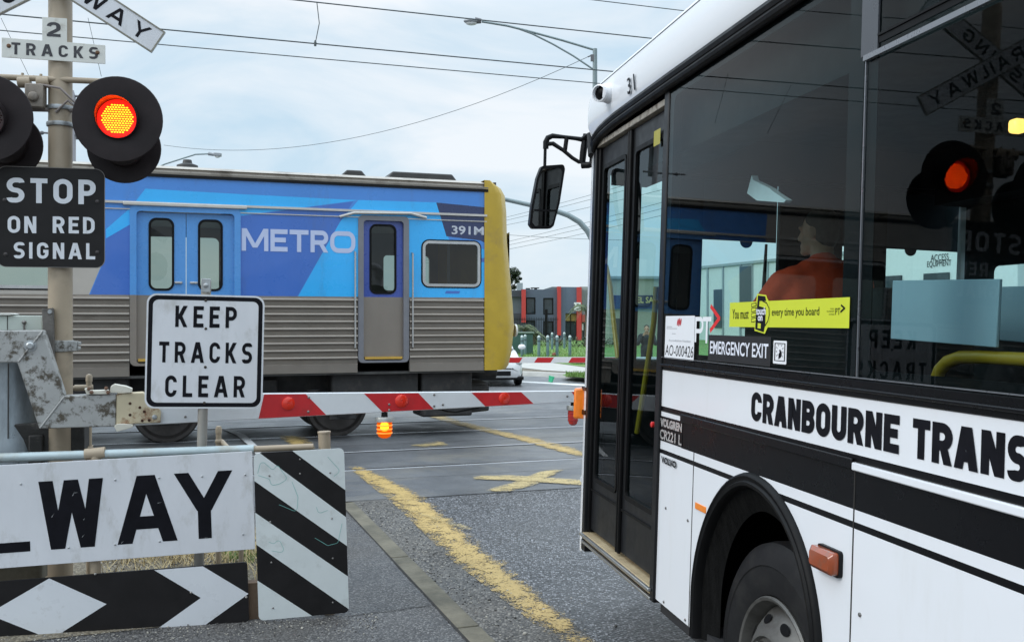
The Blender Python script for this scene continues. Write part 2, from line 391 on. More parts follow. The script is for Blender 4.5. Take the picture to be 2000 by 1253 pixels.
def textpx(m, fr, s, u0, v0, u1, v1, **kw):
    a0, b1 = fr.px(u0, v0); a1, b0 = fr.px(u1, v1); return small_text(m, fr, s, a0, a1, b0, b1, **kw)

# common materials
def common():
    pm('black_paint', (.006, .006, .007), .35, var=.2, spec=.2)
    pm('black_plastic', (.007, .007, .008), .45, var=.25, spec=.18)
    pm('rubber', (.005, .005, .0055), .5, var=.3, bump=.1, bs=40, spec=.15)
    pm('letter_black', (.006, .006, .009), .5, var=.3, vs=12, spec=.12)
    pm('sign_white', (.60, .61, .64), .35, var=.07, vs=3, dirt=(.36, .35, .32), ds=7, dlo=.54, dhi=.82, stretch=(1, 1, .45))
    pm('sign_aged', (.6, .6, .56), .5, var=.06, dirt=(.3, .27, .22), ds=9, dlo=.56, dhi=.8)
    pm('galv', (.4, .42, .43), .45, .7, var=.12, vs=9, dirt=(.22, .22, .21), ds=5, dlo=.5, dhi=.8)
    pm('beige_paint', (.33, .265, .19), .5, var=.08, dirt=(.2, .165, .12), ds=6, dlo=.54, dhi=.8, bump=.05)
    pm('steel', (.5, .5, .5), .3, .9, var=.1)
    pm('dark_steel', (.06, .058, .055), .55, .3, var=.3, bump=.2)
    pm('white_paint', (.75, .76, .78), .35, var=.03, dirt=(.5, .49, .46), ds=3, dlo=.6, dhi=.95, coat=.2)
    pm('red_paint', (.55, .02, .025), .35, var=.12, vs=7, dirt=(.35, .03, .03), ds=12, dlo=.55, dhi=.8)
    pm('bolt', (.25, .24, .23), .4, .8, var=.3)
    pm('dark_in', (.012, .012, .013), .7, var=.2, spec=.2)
    pm('concrete', (.15, .135, .10), .85, var=.2, vs=6, dirt=(.085, .078, .058), ds=2.2, dlo=.42, dhi=.62, bump=.4, bs=60)
common()
# ------------------------------------------------------------------ ground, road, rails
asphalt('a_near', (.092, .094, .1), (.045, .046, .05), (.38, .38, .405), agg=68, aggamt=.95, bump=1.0, rough=.42, patch=.9, stain=(.055, .055, .058))
asphalt('a_cross', (.15, .155, .165), (.07, .074, .082), (.22, .225, .235), agg=170, aggamt=.45, bump=.4, rough=.48, patch=1.1, stain=(.19, .175, .145))
asphalt('a_shoulder', (.14, .132, .122), (.065, .061, .057), (.32, .30, .27), agg=62, aggamt=.85, bump=1.0, rough=.62, patch=1.6, stain=(.10, .088, .072))
asphalt('a_path', (.115, .112, .113), (.06, .058, .06), (.27, .265, .255), agg=85, aggamt=.75, bump=.9, rough=.6, patch=1.4, stain=(.085, .077, .068))
asphalt('ballast', (.12, .11, .1), (.05, .045, .04), (.3, .28, .25), agg=22, aggamt=.8, bump=1.0, rough=.8)
asphalt('dirt', (.2, .17, .12), (.12, .1, .07), (.33, .3, .24), agg=60, aggamt=.5, bump=.8, rough=.9)
YEL = paint('yellow_paint', (.48, .335, .12), .425, .50, 6, 60, (1, 1, 1))
YEL2 = paint('worn_yellow', (.48, .37, .17), .43, .56, 8, 60)
WHT = paint('white_line', (.7, .7, .7), .36, .44, 7, 90)
GRASS = pm('grass_green', (.09, .2, .03), .8, var=.4, vs=3, dirt=(.2, .2, .06), ds=.9, dlo=.5, dhi=.75, bump=.8, bs=30)
def struct(name, m, mat, **kw): return tag(m.build(name, mat, None, **kw), kind='structure')
def quad(m, q0, q1, p0, p1, z=0): return m.face([qp(q0, p0, z), qp(q1, p0, z), qp(q1, p1, z), qp(q0, p1, z)])
struct('ground', MB().face([(-900, -300, -.03), (900, -300, -.03), (900, 1500, -.03), (-900, 1500, -.03)]), MATS['dirt'])
PSEAM = 9.4
QL = 1.545                                                    # left edge of the concrete channel
struct('road', quad(MB(), QL+.13, 14, -30, PSEAM), MATS['a_near'])
struct('road_shoulder', quad(MB(), QL+.12, 2.2, -30, PSEAM, .004), MATS['a_shoulder'])
struct('footpath', quad(MB(), -9, QL, -30, PSEAM, .002), MATS['a_path'])
struct('crossing_surface', quad(MB(), -6, 14, PSEAM, 19.5, .003), MATS['a_cross'])
m = MB(); ED = (-12, -9, -6, -3, 0, 2.7, 5.32, 7.06, 9.36)
for p0, p1 in zip(ED, ED[1:]): m.box(qp(QL-.003, p0+.008, -.05), QX*.135, PX*(p1-p0-.016), V((0, 0, .058)))
struct('kerb_channel', m, MATS['concrete'], bevel=.006)
m = MB(); quad(m, -60, -6, 10.2, 18.0, -.01); quad(m, 14, 60, 10.2, 18.0, -.01); struct('ballast', m, MATS['ballast'])
RAILP = (11.35, 12.95, 14.85, 16.45)
m = MB(); g = MB()
for p in RAILP:
    m.box(qp(-60, p-.027, -.1), QX*120, PX*.054, V((0, 0, .112)))
    s_ = 1 if p in (11.35, 14.85) else -1
    g.face([qp(-6, p+s_*.04, .0055), qp(14, p+s_*.04, .0055), qp(14, p+s_*.10, .0055), qp(-6, p+s_*.10, .0055)])
struct('rails', m, pm('rail_steel', (.30, .30, .31), .22, .9, var=.15, vs=2, dirt=(.2, .17, .14), ds=4, dlo=.6, dhi=.8), bevel=.008)
struct('flangeway', g, pm('groove', (.008, .008, .008), .8))
# seams and joints
m = MB()
def crack(m, pts, w, z):
    for i in range(len(pts)-1):
        a, b = V(pts[i]), V(pts[i+1]); d = (b-a).normalized(); n = V((-d.y, d.x, 0))*w/2
        m.face([a-n+V((0, 0, z)), b-n+V((0, 0, z)), b+n+V((0, 0, z)), a+n+V((0, 0, z))])
def wob(q0, q1, p, k, amp):
    return [qp(q0+(q1-q0)*i/k, p+random.uniform(-amp, amp)) for i in range(k+1)]
crack(m, wob(-3, 13, PSEAM, 60, .018), .014, .0075); crack(m, wob(3.2, 9, PSEAM-.12, 30, .02), .008, .0075)
crack(m, [qp(QL-.005+random.uniform(-.006, .006), p) for p in [x*.35-12 for x in range(61)]], .016, .0065)
crack(m, [gnd(680, 1205)]+[gnd(720+i*16, 1200-i*2.2+random.uniform(-1, 1)) for i in range(9)], .008, .0065)
crack(m, wob(-5, 13, 13.6, 50, .01), .01, .0075); crack(m, wob(2, 13, 10.6, 40, .015), .008, .0075); crack(m, wob(-5, 13, 17.3, 50, .01), .012, .0075)
struct('pavement_joints', m, pm('joint', (.02, .018, .016), .9))
# painted marks, with the wear of each vertex
ZS = [.0095]
def strip(left, right, wl, wr, n=60, z=None, jag=.0, mid=0.):
    """a painted band between two pixel polylines on the ground, subdivided"""
    ZS[0] += .0012; z = ZS[0]
    def samp(pl, t):
        L = [0]
        for i in range(len(pl)-1): L.append(L[-1]+(pl[i+1]-pl[i]).length)
        d = t*L[-1]
        for i in range(len(pl)-1):
            if d <= L[i+1]+1e-9: return pl[i].lerp(pl[i+1], (d-L[i])/max(L[i+1]-L[i], 1e-9))
    m = MB(); m.w = []; K = 6; vs = []; fs = []
    Lp = [gnd(u, v) for u, v in left]; Rp = [gnd(u, v) for u, v in right]
    for i in range(n+1):
        t = i/n; a = samp(Lp, t); b = samp(Rp, t)
        for j in range(K+1):
            s = j/K; p = a.lerp(b, s); p.z = z; vs.append(p); e0 = max(0, 1-s*3.5); e1 = max(0, 1-(1-s)*2.0)
            ends = max(0, 1-t*14)*.3+max(0, 1-(1-t)*14)*.3
            m.w.append(e0*wl+e1*wr+ends+mid)
    fs = [(i*(K+1)+j, i*(K+1)+j+1, (i+1)*(K+1)+j+1, (i+1)*(K+1)+j) for i in range(n) for j in range(K)]
    return m.add(vs, fs)
struct('edge_line', strip([(676, 912), (768, 985), (884, 1098), (1005, 1190), (1085, 1256)], [(716, 910), (836, 960), (965, 1062), (1085, 1165), (1205, 1256)], .3, .85, 120, mid=-.06), YEL)
struct('hatch_line', strip([(806, 806), (900, 834), (1000, 858), (1140, 896)], [(838, 804), (920, 828), (1040, 855), (1180, 890)], .35, .4, 60, mid=-.1), YEL)
struct('hatch_line', strip([(945, 960), (1000, 944), (1055, 922)], [(990, 963), (1045, 949), (1105, 917)], .3, .3, 40, mid=-.2), YEL2)
struct('hatch_line', strip([(925, 938), (1000, 940), (1200, 954)], [(925, 931), (1000, 930), (1200, 943)], .25, .25, 40, mid=-.25), YEL2)
struct('hatch_line', strip([(795, 872), (830, 876), (880, 873)], [(810, 870), (850, 861), (868, 862)], .5, .5, 30, mid=-.05), YEL2)
struct('hatch_line', strip([(540, 852), (562, 868), (575, 880)], [(592, 852), (610, 866), (618, 880)], .4, .4, 20, mid=-.1), YEL)
struct('hatch_line', strip([(930, 1032), (860, 1010), (800, 998)], [(905, 1045), (850, 1030), (800, 1005)], .6, .6, 30, mid=.08), YEL2)
struct('path_line', strip([(430, 838), (462, 852), (490, 876), (500, 890)], [(452, 840), (480, 852), (506, 876), (512, 890)], .2, .2, 20, mid=-.1), WHT)
# far side of the crossing
def gpoly(name, pts, mat, z, **kw): return struct(name, MB().face([gnd(u, v)*1 + V((0, 0, z)) for u, v in pts]), mat, **kw)
asphalt('a_far', (.17, .175, .185), (.12, .124, .13), (.24, .24, .25), agg=120, aggamt=.3, bump=.3, rough=.45)
struct('far_road', MB().face([qp(-40, 19.5, .001), qp(60, 19.5, .001), qp(60, 70, .001), qp(-40, 70, .001)]), MATS['a_far'])
# verge rises over a kerb
kl = [gnd(700, 716), gnd(985, 733), gnd(1060, 736), gnd(1150, 741), gnd(1420, 757)]
far = [V((-14, 130, 0)), V((0, 130, 0)), V((6, 130, 0)), V((14, 130, 0)), V((24, 130, 0))]
kb = [k + (f-k).normalized()*.35 for k, f in zip(kl, far)]
m = MB()
for i in range(4):
    z1, z2 = V((0, 0, .13)), V((0, 0, .14)); d0 = (kb[i]-kl[i])*.35; d1 = (kb[i+1]-kl[i+1])*.35
    m.face([kl[i], kl[i+1], kl[i+1]+d1+z1, kl[i]+d0+z1]); m.face([kl[i]+d0+z1, kl[i+1]+d1+z1, kb[i+1]+z2, kb[i]+z2])
struct('far_kerb', m, pm('pale_concrete', (.42, .41, .38), .8, var=.12, vs=4, bump=.2))
m = MB()
for i in range(4): m.face([kb[i]+V((0, 0, .138)), kb[i+1]+V((0, 0, .138)), far[i+1]+V((0, 0, .138)), far[i]+V((0, 0, .138))])
struct('verge', m, MATS['dirt'])
def gz(u, v, z): return gnd(u, v, z)
struct('grass', MB().face([gz(800, 697, .145), gz(1000, 699, .145), gz(1147, 698, .145), gz(1500, 700, .145), gz(1400, 650, .145), gz(700, 650, .145)]), GRASS)
struct('verge_path', MB().face([gz(800, 697.5, .149), gz(1000, 699.5, .149), gz(1060, 706, .149), gz(1147, 718, .149), gz(1400, 742, .149), gz(1400, 752, .149), gz(1147, 728.5, .149), gz(1060, 723, .149), gz(1000, 716, .149), gz(800, 706, .149)]), MATS['pale_concrete'])
struct('grass', MB().face([gz(1040, 700, .147), gz(1147, 700, .147), gz(1400, 702, .147), gz(1400, 735, .147), gz(1147, 717, .147), gz(1085, 709, .147)]), GRASS)
struct('grass', MB().face([gz(1098, 733, .147), gz(1110, 727.5, .147), gz(1147, 729, .147), gz(1300, 740, .147), gz(1300, 752, .147), gz(1147, 738.2, .147)]), GRASS)
gpoly('gutter_line', [(1005, 744), (1060, 746.5), (1160, 752), (1160, 755), (1060, 749), (1005, 746)], pm('line_white', (.7, .7, .68), .6), .004)
def blades(name, pts_fn, n, h, w, mats, label, cat='grass', lean=.5):
    m = MB(); 
    for i in range(n):
        p = pts_fn(); a = random.uniform(0, 6.28); hh = h*random.uniform(.4, 1.2); d = V((math.cos(a), math.sin(a), 0)); s = V((-d.y, d.x, 0))*w
        e = p+d*hh*lean*random.uniform(.1, 1)+V((0, 0, hh)); mid = p.lerp(e, .5)+V((0, 0, hh*.12))
        k = 0 if random.random() < .6 else 1
        m.add([p-s, p+s, mid+s*.7, mid-s*.7, e], [(0, 1, 2, 3), (3, 2, 4)], k)
    o = m.build(name, mats, None, smooth=False, merge=False); return tag(o, label, cat, None, 'stuff')
pm('blade', (.1, .2, .035), .7, var=.3); pm('blade_dry', (.42, .33, .17), .8, var=.3); pm('blade_pale', (.16, .25, .06), .7, var=.3)
def rp_far():
    u = random.uniform(985, 1150); v = random.choice([random.uniform(672, 699), random.uniform(700, 712)])
    if v > 700: u = random.uniform(1085+(v-700)*3, 1150)
    return gnd(u, v, .145)
blades('grass_tufts', rp_far, 5000, .12, .012, [MATS['blade'], MATS['blade_pale']], 'short green grass blades on the verge beyond the crossing')
blades('grass_tufts', lambda: gnd(random.uniform(1105, 1150), random.uniform(729, 737), .147), 500, .1, .01, [MATS['blade'], MATS['blade_pale']], 'green grass tufts at the kerb beside the bus front')
# weeds and straw behind the panels, grit in front of them
rp2 = lambda: gnd(random.uniform(200, 510), random.choice([random.uniform(1040, 1150), random.uniform(1075, 1105)]), 0)
blades('dry_straw', rp2, 1300, .11, .0028, [MATS['blade_dry'], MATS['blade_dry']], 'dry straw and weeds on the ground behind the signs', lean=2.2)
blades('weeds', lambda: gnd(random.gauss(470, 22), random.uniform(1078, 1102), 0), 320, .075, .0028, [MATS['blade'], MATS['blade_pale']], 'bright green weeds growing beside the striped panel', lean=.8)
struct('dirt_patch', MB().face([gnd(u, v, .0065) for u, v in ((-400, 1020), (300, 1020), (520, 1030), (560, 1100), (515, 1200), (300, 1225), (-400, 1300))]), MATS['dirt'])
def pebbles(n, fn, r0, r1, name, label, mats):
    m = MB()
    for i in range(n):
        p = fn(); r = random.uniform(r0, r1)*(1 if random.random() < .9 else 1.6)
        rot = Matrix.Rotation(random.uniform(0, 6.28), 3, 'Z') @ Matrix.Rotation(random.uniform(-.5, .5), 3, 'X')
        m.ball(p+V((0, 0, r*.35)), (r*random.uniform(.7, 1.3), r, r*random.uniform(.45, .8)), rot, 6, 4, random.randrange(len(mats)))
    return tag(m.build(name, mats, None, smooth=False, merge=False), label, 'gravel', None, 'stuff')
GM = [pm('stone_grey', (.17, .165, .16), .8, var=.2), pm('stone_dark', (.07, .068, .065), .8, var=.2), pm('stone_pale', (.34, .32, .28), .8, var=.2)]
def fr1():
    t = random.random(); u = random.uniform(-60, 740); v = 1243 - u*.062 + abs(random.gauss(0, 22)); return gnd(u, max(v, 1190), .004)
pebbles(1300, fr1, .0015, .0055, 'gravel', 'loose grey grit on the asphalt in front of the signs', GM)
def fr2():
    q = QL+.13+abs(random.gauss(0, .28)); return qp(q, random.uniform(4.2, 9.3), .005)
pebbles(1100, fr2, .002, .007, 'gravel', 'loose grit between the concrete channel and the yellow line', GM)
pebbles(500, lambda: gnd(random.uniform(190, 520), random.uniform(1040, 1120), .006), .004, .012, 'gravel', 'stones on the dirt behind the white sign', GM)
# ------------------------------------------------------------------ crossing signal mast
M = vert_frame(110, 5.92, 13)
MO = M.px(118, 640); mx0 = MO[0]
mast = thing('crossing_signal', 'beige crossing mast with crossbuck, red flashing lamps and black stop plate', 'signal', M.p(mx0, 0))
TOPZ = 4.25
m = MB(); m.lathe(M.p(mx0, 0), (0, 0, 1), [(.071, 0), (.07, 1.2), (.067, TOPZ), (.06, TOPZ+.03)], 28); m.build('pole', MATS['beige_paint'], mast)
m = MB(); m.lathe(M.p(mx0, 0), (0, 0, 1), [(.2, 0), (.2, .03), (.09, .035), (.085, .2)], 24); m.build('base_flange', MATS['beige_paint'], mast, bevel=.004)
# crossbuck: two boards crossing above the frame's top edge
CZ = M.px(107, -42); cfr = Fr(M.p(CZ[0], CZ[1], .085), M.X, M.Z, M.N)
for ang, txt, c in ((-32, 'RAILWAY', .024), (32, 'CROSSING', 0)):
    f = math.radians(ang); A = cfr.X*math.cos(f)+cfr.Z*math.sin(f); B = cfr.Z*math.cos(f)-cfr.X*math.sin(f); fr = Fr(cfr.p(0, 0, c), A, B, cfr.N)
    b = MB().plate(fr, [(-.72, -.077), (.72, -.077), (.72, .077), (-.72, .077)], 0, .022).build('crossbuck_board', MATS['sign_white'], mast, bevel=.002)
    MW[b] = MW[mast]
    m = MB(); fo = [(-.72, -.077), (.72, -.077), (.72, .077), (-.72, .077)]; fi = [(-.712, -.069), (.712, -.069), (.712, .069), (-.712, .069)]
    ring(m, fr, fo, fi, -.003, .004); m.build('edge_trim', pm('worn_edge', (.2, .19, .15), .6, var=.3, vs=20), b)
    m = MB()
    for ch, x0, x1 in ((('W', .222, .352), ('A', .39, .495), ('Y', .548, .648), ('L', .14, .19), ('I', .085, .105), ('A', -.05, .05), ('R', -.18, -.09)) if txt == 'RAILWAY' else (('C', -.58, -.495), ('R', -.45, -.362), ('O', -.325, -.235), ('S', -.19, -.105), ('S', -.06, .025), ('I', .07, .09), ('N', .14, .225), ('G', .27, .355))):
        word(m, fr, ch, x0, x1, -.045, .047, t=.2, c=.001, wid={ch: (x1-x0)/.092})
    m.build('lettering', MATS['letter_black'], b, smooth=False)
# 2 TRACKS plate
tf = Fr(M.p(mx0, 0, .074), M.X, M.Z, M.N)
def PXT(pts): return tf.pl(pts)
a0, b1 = tf.px(4, 77); a1, b0 = tf.px(206, 126); _, bm_ = tf.px(106, 82); ax0 = tf.px(83, 60)[0]; ax1 = tf.px(131, 60)[0]; bt = tf.px(106, 36)[1]
pl_ = MB().plate(tf, [(a0, b0+.006), (a1, b0), (a1, bm_-.006), (ax1, bm_), (ax1, bt), (ax0, bt), (ax0, bm_), (a0, bm_+.004)], .008, .008).build('tracks_plate', MATS['sign_aged'], mast, bevel=.001)
m = MB(); wordpx(m, tf, '2', 92, 44, 119, 74, t=.19, c=.009); wordpx(m, tf, 'TRACKS', 23, 84, 192, 117, t=.19, gap=.38, c=.009); m.build('lettering', pm('faded_black', (.035, .034, .04), .6, var=.4, vs=30, dirt=(.3, .29, .26), ds=30, dlo=.62, dhi=.75), pl_, smooth=False)
m = MB()
for u, v in ((18, 91), (191, 104)): a, b = tf.px(u, v); m.cut().lathe(tf.p(a, b, .008), tf.N, [(.013, 0), (.012, .004), (.006, .008)], 10)
m.build('bolt', pm('rusty', (.12, .06, .03), .8, var=.4, vs=40), pl_)
# STOP ON RED SIGNAL plate
sf = Fr(M.p(mx0, 0, .085), M.X, M.Z, M.N); L0 = sf.px(204, 331); L1 = sf.px(204, 524); sx1 = sf.px(205, 430)[0]; sw = .6; b0, b1 = L1[1], L0[1]
sp_ = MB().plate(sf, rrect(sx1-sw, b0, sx1, b1, .052, 8), .0, .004).build('stop_plate', pm('plate_black', (.010, .009, .0095), .5, var=.3, vs=6, spec=.25), mast)
m = MB(); ring(m, sf, rrect(sx1-sw, b0, sx1, b1, .052, 8), rrect(sx1-sw+.003, b0+.003, sx1-.003, b1-.003, .05, 8), -.002, .003); m.build('edge_trim', pm('trim_grey', (.16, .15, .14), .5), sp_)
m = MB(); wordpx(m, sf, 'STOP', 13, 347, 187, 400, t=.19, gap=.2, c=.0012); wordpx(m, sf, 'ON', 15, 422, 71, 456, t=.19, gap=.22, c=.0012); wordpx(m, sf, 'RED', 103, 423, 185, 457, t=.19, gap=.22, c=.0012)
wordpx(m, sf, 'SIGNAL', 27, 473, 186, 507, t=.19, gap=.25, c=.0012); m.build('lettering', pm('letter_white', (.6, .62, .66), .35, var=.05), sp_, smooth=False)
for u, v in ((190, 394), (190, 493), (11, 497), (9, 391)):
    a, b = sf.px(u, v); MB().lathe(sf.p(a, b, 0), sf.N, [(.012, 0), (.011, .003), (.005, .006)], 12).build('bolt', pm('bolt_dark', (.05, .045, .045), .5, .5), sp_)
MB().fbox(sf, -.05, .05, b1-.14, b1-.09, -.02, -.005).build('mounting_bracket', MATS['beige_paint'], sp_)
# lamp crossarms and junction box
lz1 = M.px(150, 158, .1)[1]; lz2 = M.px(130, 212, .1)[1]
m = MB(); e0 = M.px(20, 153, .05); e1 = M.px(205, 160, .05); m.tube([M.p(e0[0]-.4, e0[1], .05), M.p(e1[0], e1[1], .05)], .018, 14)
m.build('crossarm', MATS['beige_paint'], mast)
m = MB()
for u0, u1, v in ((35, 60, 158), (72, 96, 158)):
    q0 = M.px(u0, v, .05); q1 = M.px(u1, v, .05); m.tube([M.p(q0[0], q0[1]-.01, .05), M.p(q1[0], q1[1]-.01, .05)], .034, 14)
for u, v in ((44, 143), (80, 145), (66, 148)): q = M.px(u, v, .05); m.tube([M.p(q[0], q[1]-.03, .05), M.p(q[0], q[1], .05)], .009, 8)
m.build('pipe_clamp', MATS['beige_paint'], mast, bevel=.003)
m = MB(); q0 = M.px(52, 212, .05); q1 = M.px(88, 168, .05); m.fbox(M, q0[0], q1[0], q0[1], q1[1], .0, .1); q = M.px(66, 190, .09); m.lathe(M.p(q[0], q[1], .1), M.N, [(.03, 0), (.03, .014), (.02, .02)], 14)
m.build('junction_box', pm('box_brown', (.2, .17, .14), .55, var=.3, dirt=(.1, .08, .06), ds=12), mast, bevel=.006)
m = MB(); q0 = M.px(58, 214, .03); q1 = M.px(150, 216, .03); m.tube([M.p(q0[0], q0[1], .03), M.p(q1[0], q1[1], .03)], .014, 10); m.tube([M.p(mx0-.01, lz1-.19, .075), M.p(mx0+.06, lz1-.12, .09), M.p(mx0+.16, lz1-.2, .09)], .008, 8)
m.tube([M.p(mx0-.1, lz1-.03, .08), M.p(mx0+.02, lz1-.05, .1), M.p(mx0+.11, lz1-.14, .1), M.p(mx0+.2, lz1-.17, .06)], .007, 8)
m.build('conduit', pm('conduit', (.2, .17, .16), .6, var=.2), mast)
m = MB()
for dz in (.0, .09): m.cut().lathe(M.p(mx0, lz1-.165-dz*1.1), (0, 0, 1), [(.078, 0), (.08, .012), (.078, .024)], 24)
m.build('pole_band', MATS['galv'], mast)
pm('lamp_black', (.016, .011, .012), .5, var=.25, vs=8, spec=.25)
def led_mat():
    m, nt, N, L, P = newmat('led_red'); P.inputs['Base Color'].default_value = (.3, .01, .005, 1); P.inputs['Emission Color'].default_value = (1, .012, .006, 1); P.inputs['Emission Strength'].default_value = 1.6; return m
def led_dot(on):
    m, nt, N, L, P = newmat('led_dot_on' if on else 'led_dot_off')
    P.inputs['Base Color'].default_value = (.5, .05, .02, 1) if on else (.08, .01, .008, 1)
    if on: P.inputs['Emission Color'].default_value = (1, .072, .002, 1); P.inputs['Emission Strength'].default_value = 24
    return m
LR, LD, LDO = led_mat(), led_dot(1), led_dot(0); LOFF = pm('lens_off', (.05, .008, .008), .15, var=.1)
def signal_head(u, v, c, r_bg, r_lens, facing, on, hood=.16):
    """round black backing disc, hooded lens with a grid of diodes"""
    q = M.px(u, v, c); o = M.p(q[0], q[1], c); n = M.N*facing; X = M.X; Z = M.Z
    fr = Fr(o, X, Z, n)
    h = MB().lathe(o, n, [(r_bg*.2, -.012), (r_bg, -.012), (r_bg+.004, -.004), (r_bg, .002), (r_lens*1.28, .004), (r_lens*1.2, .002)], 48).build('signal_head', MATS['lamp_black'], mast)
    MB().lathe(o, -n, [(r_lens*1.35, .0), (r_lens*1.3, .07), (r_lens*.8, .12), (.03, .13)], 24).build('lamp_body', MATS['lamp_black'], h)
    m = MB(); k = 30; R = r_lens*1.24
    for i in range(k):                                             # hood: longer above than below
        t0, t1 = 2*math.pi*i/k, 2*math.pi*(i+1)/k
        L_ = lambda t: hood*(.16+.84*max(0, (math.sin(t)*.5+.5))**1.3)
        P_ = lambda t, r, d: o + (X*math.cos(t)+Z*math.sin(t))*r + n*d - Z*d*.05
        for r in (R, R-.004): m.face([P_(t0, r, 0), P_(t1, r, 0), P_(t1, r, L_(t1)), P_(t0, r, L_(t0))])
        m.face([P_(t0, R, L_(t0)), P_(t1, R, L_(t1)), P_(t1, R-.004, L_(t1)), P_(t0, R-.004, L_(t0))])
    m.build('hood', MATS['lamp_black'], h)
    MB().lathe(o+n*.004, n, [(r_lens*1.2, 0), (r_lens*1.15, .012), (r_lens*1.02, .014), (r_lens*1.0, .002)], 36).build('lens_rim', LR if on else LOFF, h)
    MB().lathe(o+n*.008, n, [(r_lens, 0), (r_lens*.99, .002)], 36).build('lens', LR if on else LOFF, h)
    if on is not None:
        m = MB(); sp = r_lens/6.6
        for i in range(-8, 9):
            for j in range(-8, 9):
                x = (i+(j % 2)*.5)*sp*1.06; y = j*sp*.92
                if math.hypot(x, y) < r_lens*.94: m.ball(fr.p(x, y, .0105), (sp*.43, sp*.43, sp*.30), None, 8, 4)
        m.build('diodes', LD if on else LDO, h)
signal_head(230, 233, .21, .252, .096, 1, True)
signal_head(-28, 230, .21, .252, .096, 1, False)
signal_head(243, 290, -.03, .214, .09, -1, False)
signal_head(14, 284, -.03, .2, .09, -1, False)
m = MB(); 
for u in (236, -8):
    q = M.px(u, 250, .1); m.tube([M.p(q[0], lz1, .05), M.p(q[0], lz1-.02, .09), M.p(q[0], lz1-.16, .1)], .02, 12); m.lathe(M.p(q[0], lz1-.28, .19), -M.N, [(.07, 0), (.08, .08), (.07, .16), (.05, .2)], 24)
m.build('lamp_hanger', MATS['lamp_black'], mast)
m = MB(); q = M.px(30, 292, .13); m.tube([M.p(q[0]-.12, q[1]-.03, .12), M.p(q[0]-.05, q[1]-.02, .14), M.p(q[0]+.05, q[1]+.07, .14)], .012, 10); q = M.px(45, 275, .13); m.lathe(M.p(q[0], q[1], .13), M.N, [(.014, 0), (.014, .02), (.008, .026)], 8)
m.build('lamp_bracket', pm('warm_grey', (.25, .22, .19), .6, var=.2), mast)
# clamp on the pole low down
m = MB(); cq = M.px(140, 676, .05)
m.lathe(M.p(mx0, cq[1]-.035), (0, 0, 1), [(.076, 0), (.08, .008), (.08, .062), (.076, .07)], 24)
m.fbox(M, cq[0]-.02, cq[0]+.03, cq[1]-.03, cq[1]+.03, .0, .06); m.fbox(M, cq[0]+.03, cq[0]+.045, cq[1]-.022, cq[1]-.004, .01, .05); m.fbox(M, cq[0]+.03, cq[0]+.048, cq[1]+.006, cq[1]+.026, .01, .05)
m.build('pole_clamp', pm('lichen_galv', (.33, .33, .32), .65, .2, var=.15, vs=8, dirt=(.07, .06, .045), ds=16, dlo=.52, dhi=.62, bump=.2), mast, bevel=.004)

# ------------------------------------------------------------------ boom gate across the lane
B = vert_frame(150, 5.76, PHI)
B.X = V((math.cos(fp), math.sin(fp), 0))
LICH = MATS['lichen_galv']
LICH2 = pm('lichen_steel', (.36, .36, .35), .6, .15, var=.12, vs=6, dirt=(.075, .062, .045), ds=13, dlo=.50, dhi=.60, bump=.12)
bq = B.px(40, 800)
gate = thing('boom_gate', 'lowered red and white striped boom with grey lichen stained drive arm', 'boom gate', B.p(bq[0], 0))
Z3 = lambda pts: [(x/3.131, 550+y/3.131) for x, y in pts]
def plpx(m, fr, pts, c, d, mi=0): return m.plate(fr, fr.pl(pts, c), c, d, mi)
arm = MB(); plpx(arm, B, Z3([(-900, 306), (265, 297), (395, 697), (240, 900), (105, 495), (-900, 510)]), .05, .13); arm = arm.build('drive_arm', LICH2, gate, bevel=.008)
m = MB(); plpx(m, B, Z3([(393, 699), (712, 690), (706, 886), (242, 899)]), .052, .13); m.build('arm_channel', LICH2, arm, bevel=.006)
m = MB(); a, b = B.px(*Z3([(186, 392)])[0], .05); m.lathe(B.p(a, b, .05), B.N, [(.034, 0), (.034, .006), (.022, .007), (.022, .02), (.014, .026)], 20); m.build('pivot_bolt', MATS['galv'], arm)
m = MB()
def seam(p0, p1, w=.006):
    m.cut()
    (a0, b0), (a1, b1) = B.pl(Z3([p0, p1]), .05); m.tube([B.p(a0, b0, .053), B.p(a1, b1, .053)], w, 8)
seam((112, 490), (262, 302)); seam((245, 895), (393, 702)); m.build('weld', LICH2, arm)
m = MB(); plpx(m, B, Z3([(712, 688), (875, 678), (985, 792), (982, 862), (706, 873)]), .045, .11)
RUST = pm('rusty_cream', (.55, .47, .32), .6, var=.1, vs=6, dirt=(.2, .065, .02), ds=9, dlo=.535, dhi=.66, bump=.08)
adp = m.build('boom_adaptor', RUST, gate, bevel=.005)
m = MB()
for p in ((855, 770), (882, 795), (870, 850), (912, 847), (795, 745), (795, 815)): a, b = B.px(*Z3([p])[0], .045); m.cut().lathe(B.p(a, b, .045), B.N, [(.009, 0), (.008, .002), (0, .003)], 8)
m.build('rust_hole', pm('rust_dark', (.05, .018, .008), .9, var=.4), adp)
m = MB(); a, b = B.px(*Z3([(945, 828)])[0], .045); m.lathe(B.p(a, b, .045), B.N, [(.015, 0), (.014, .006), (.007, .009)], 14); m.build('bolt', MATS['galv'], adp)
CRM = pm('cream_paint', (.6, .57, .49), .5, var=.06, dirt=(.35, .28, .2), ds=8, dlo=.6, dhi=.8)
for pts in ([(678, 640), (700, 628), (770, 640), (808, 655), (806, 678), (668, 680)], [(712, 872), (745, 868), (815, 874), (812, 892), (714, 918), (698, 886)], [(515, 655), (530, 655), (545, 668), (660, 664), (672, 688), (530, 690)]):
    m = MB(); plpx(m, B, Z3(pts), .06, .08); m.build('clamp_block', CRM, gate, bevel=.0025)
m = MB()
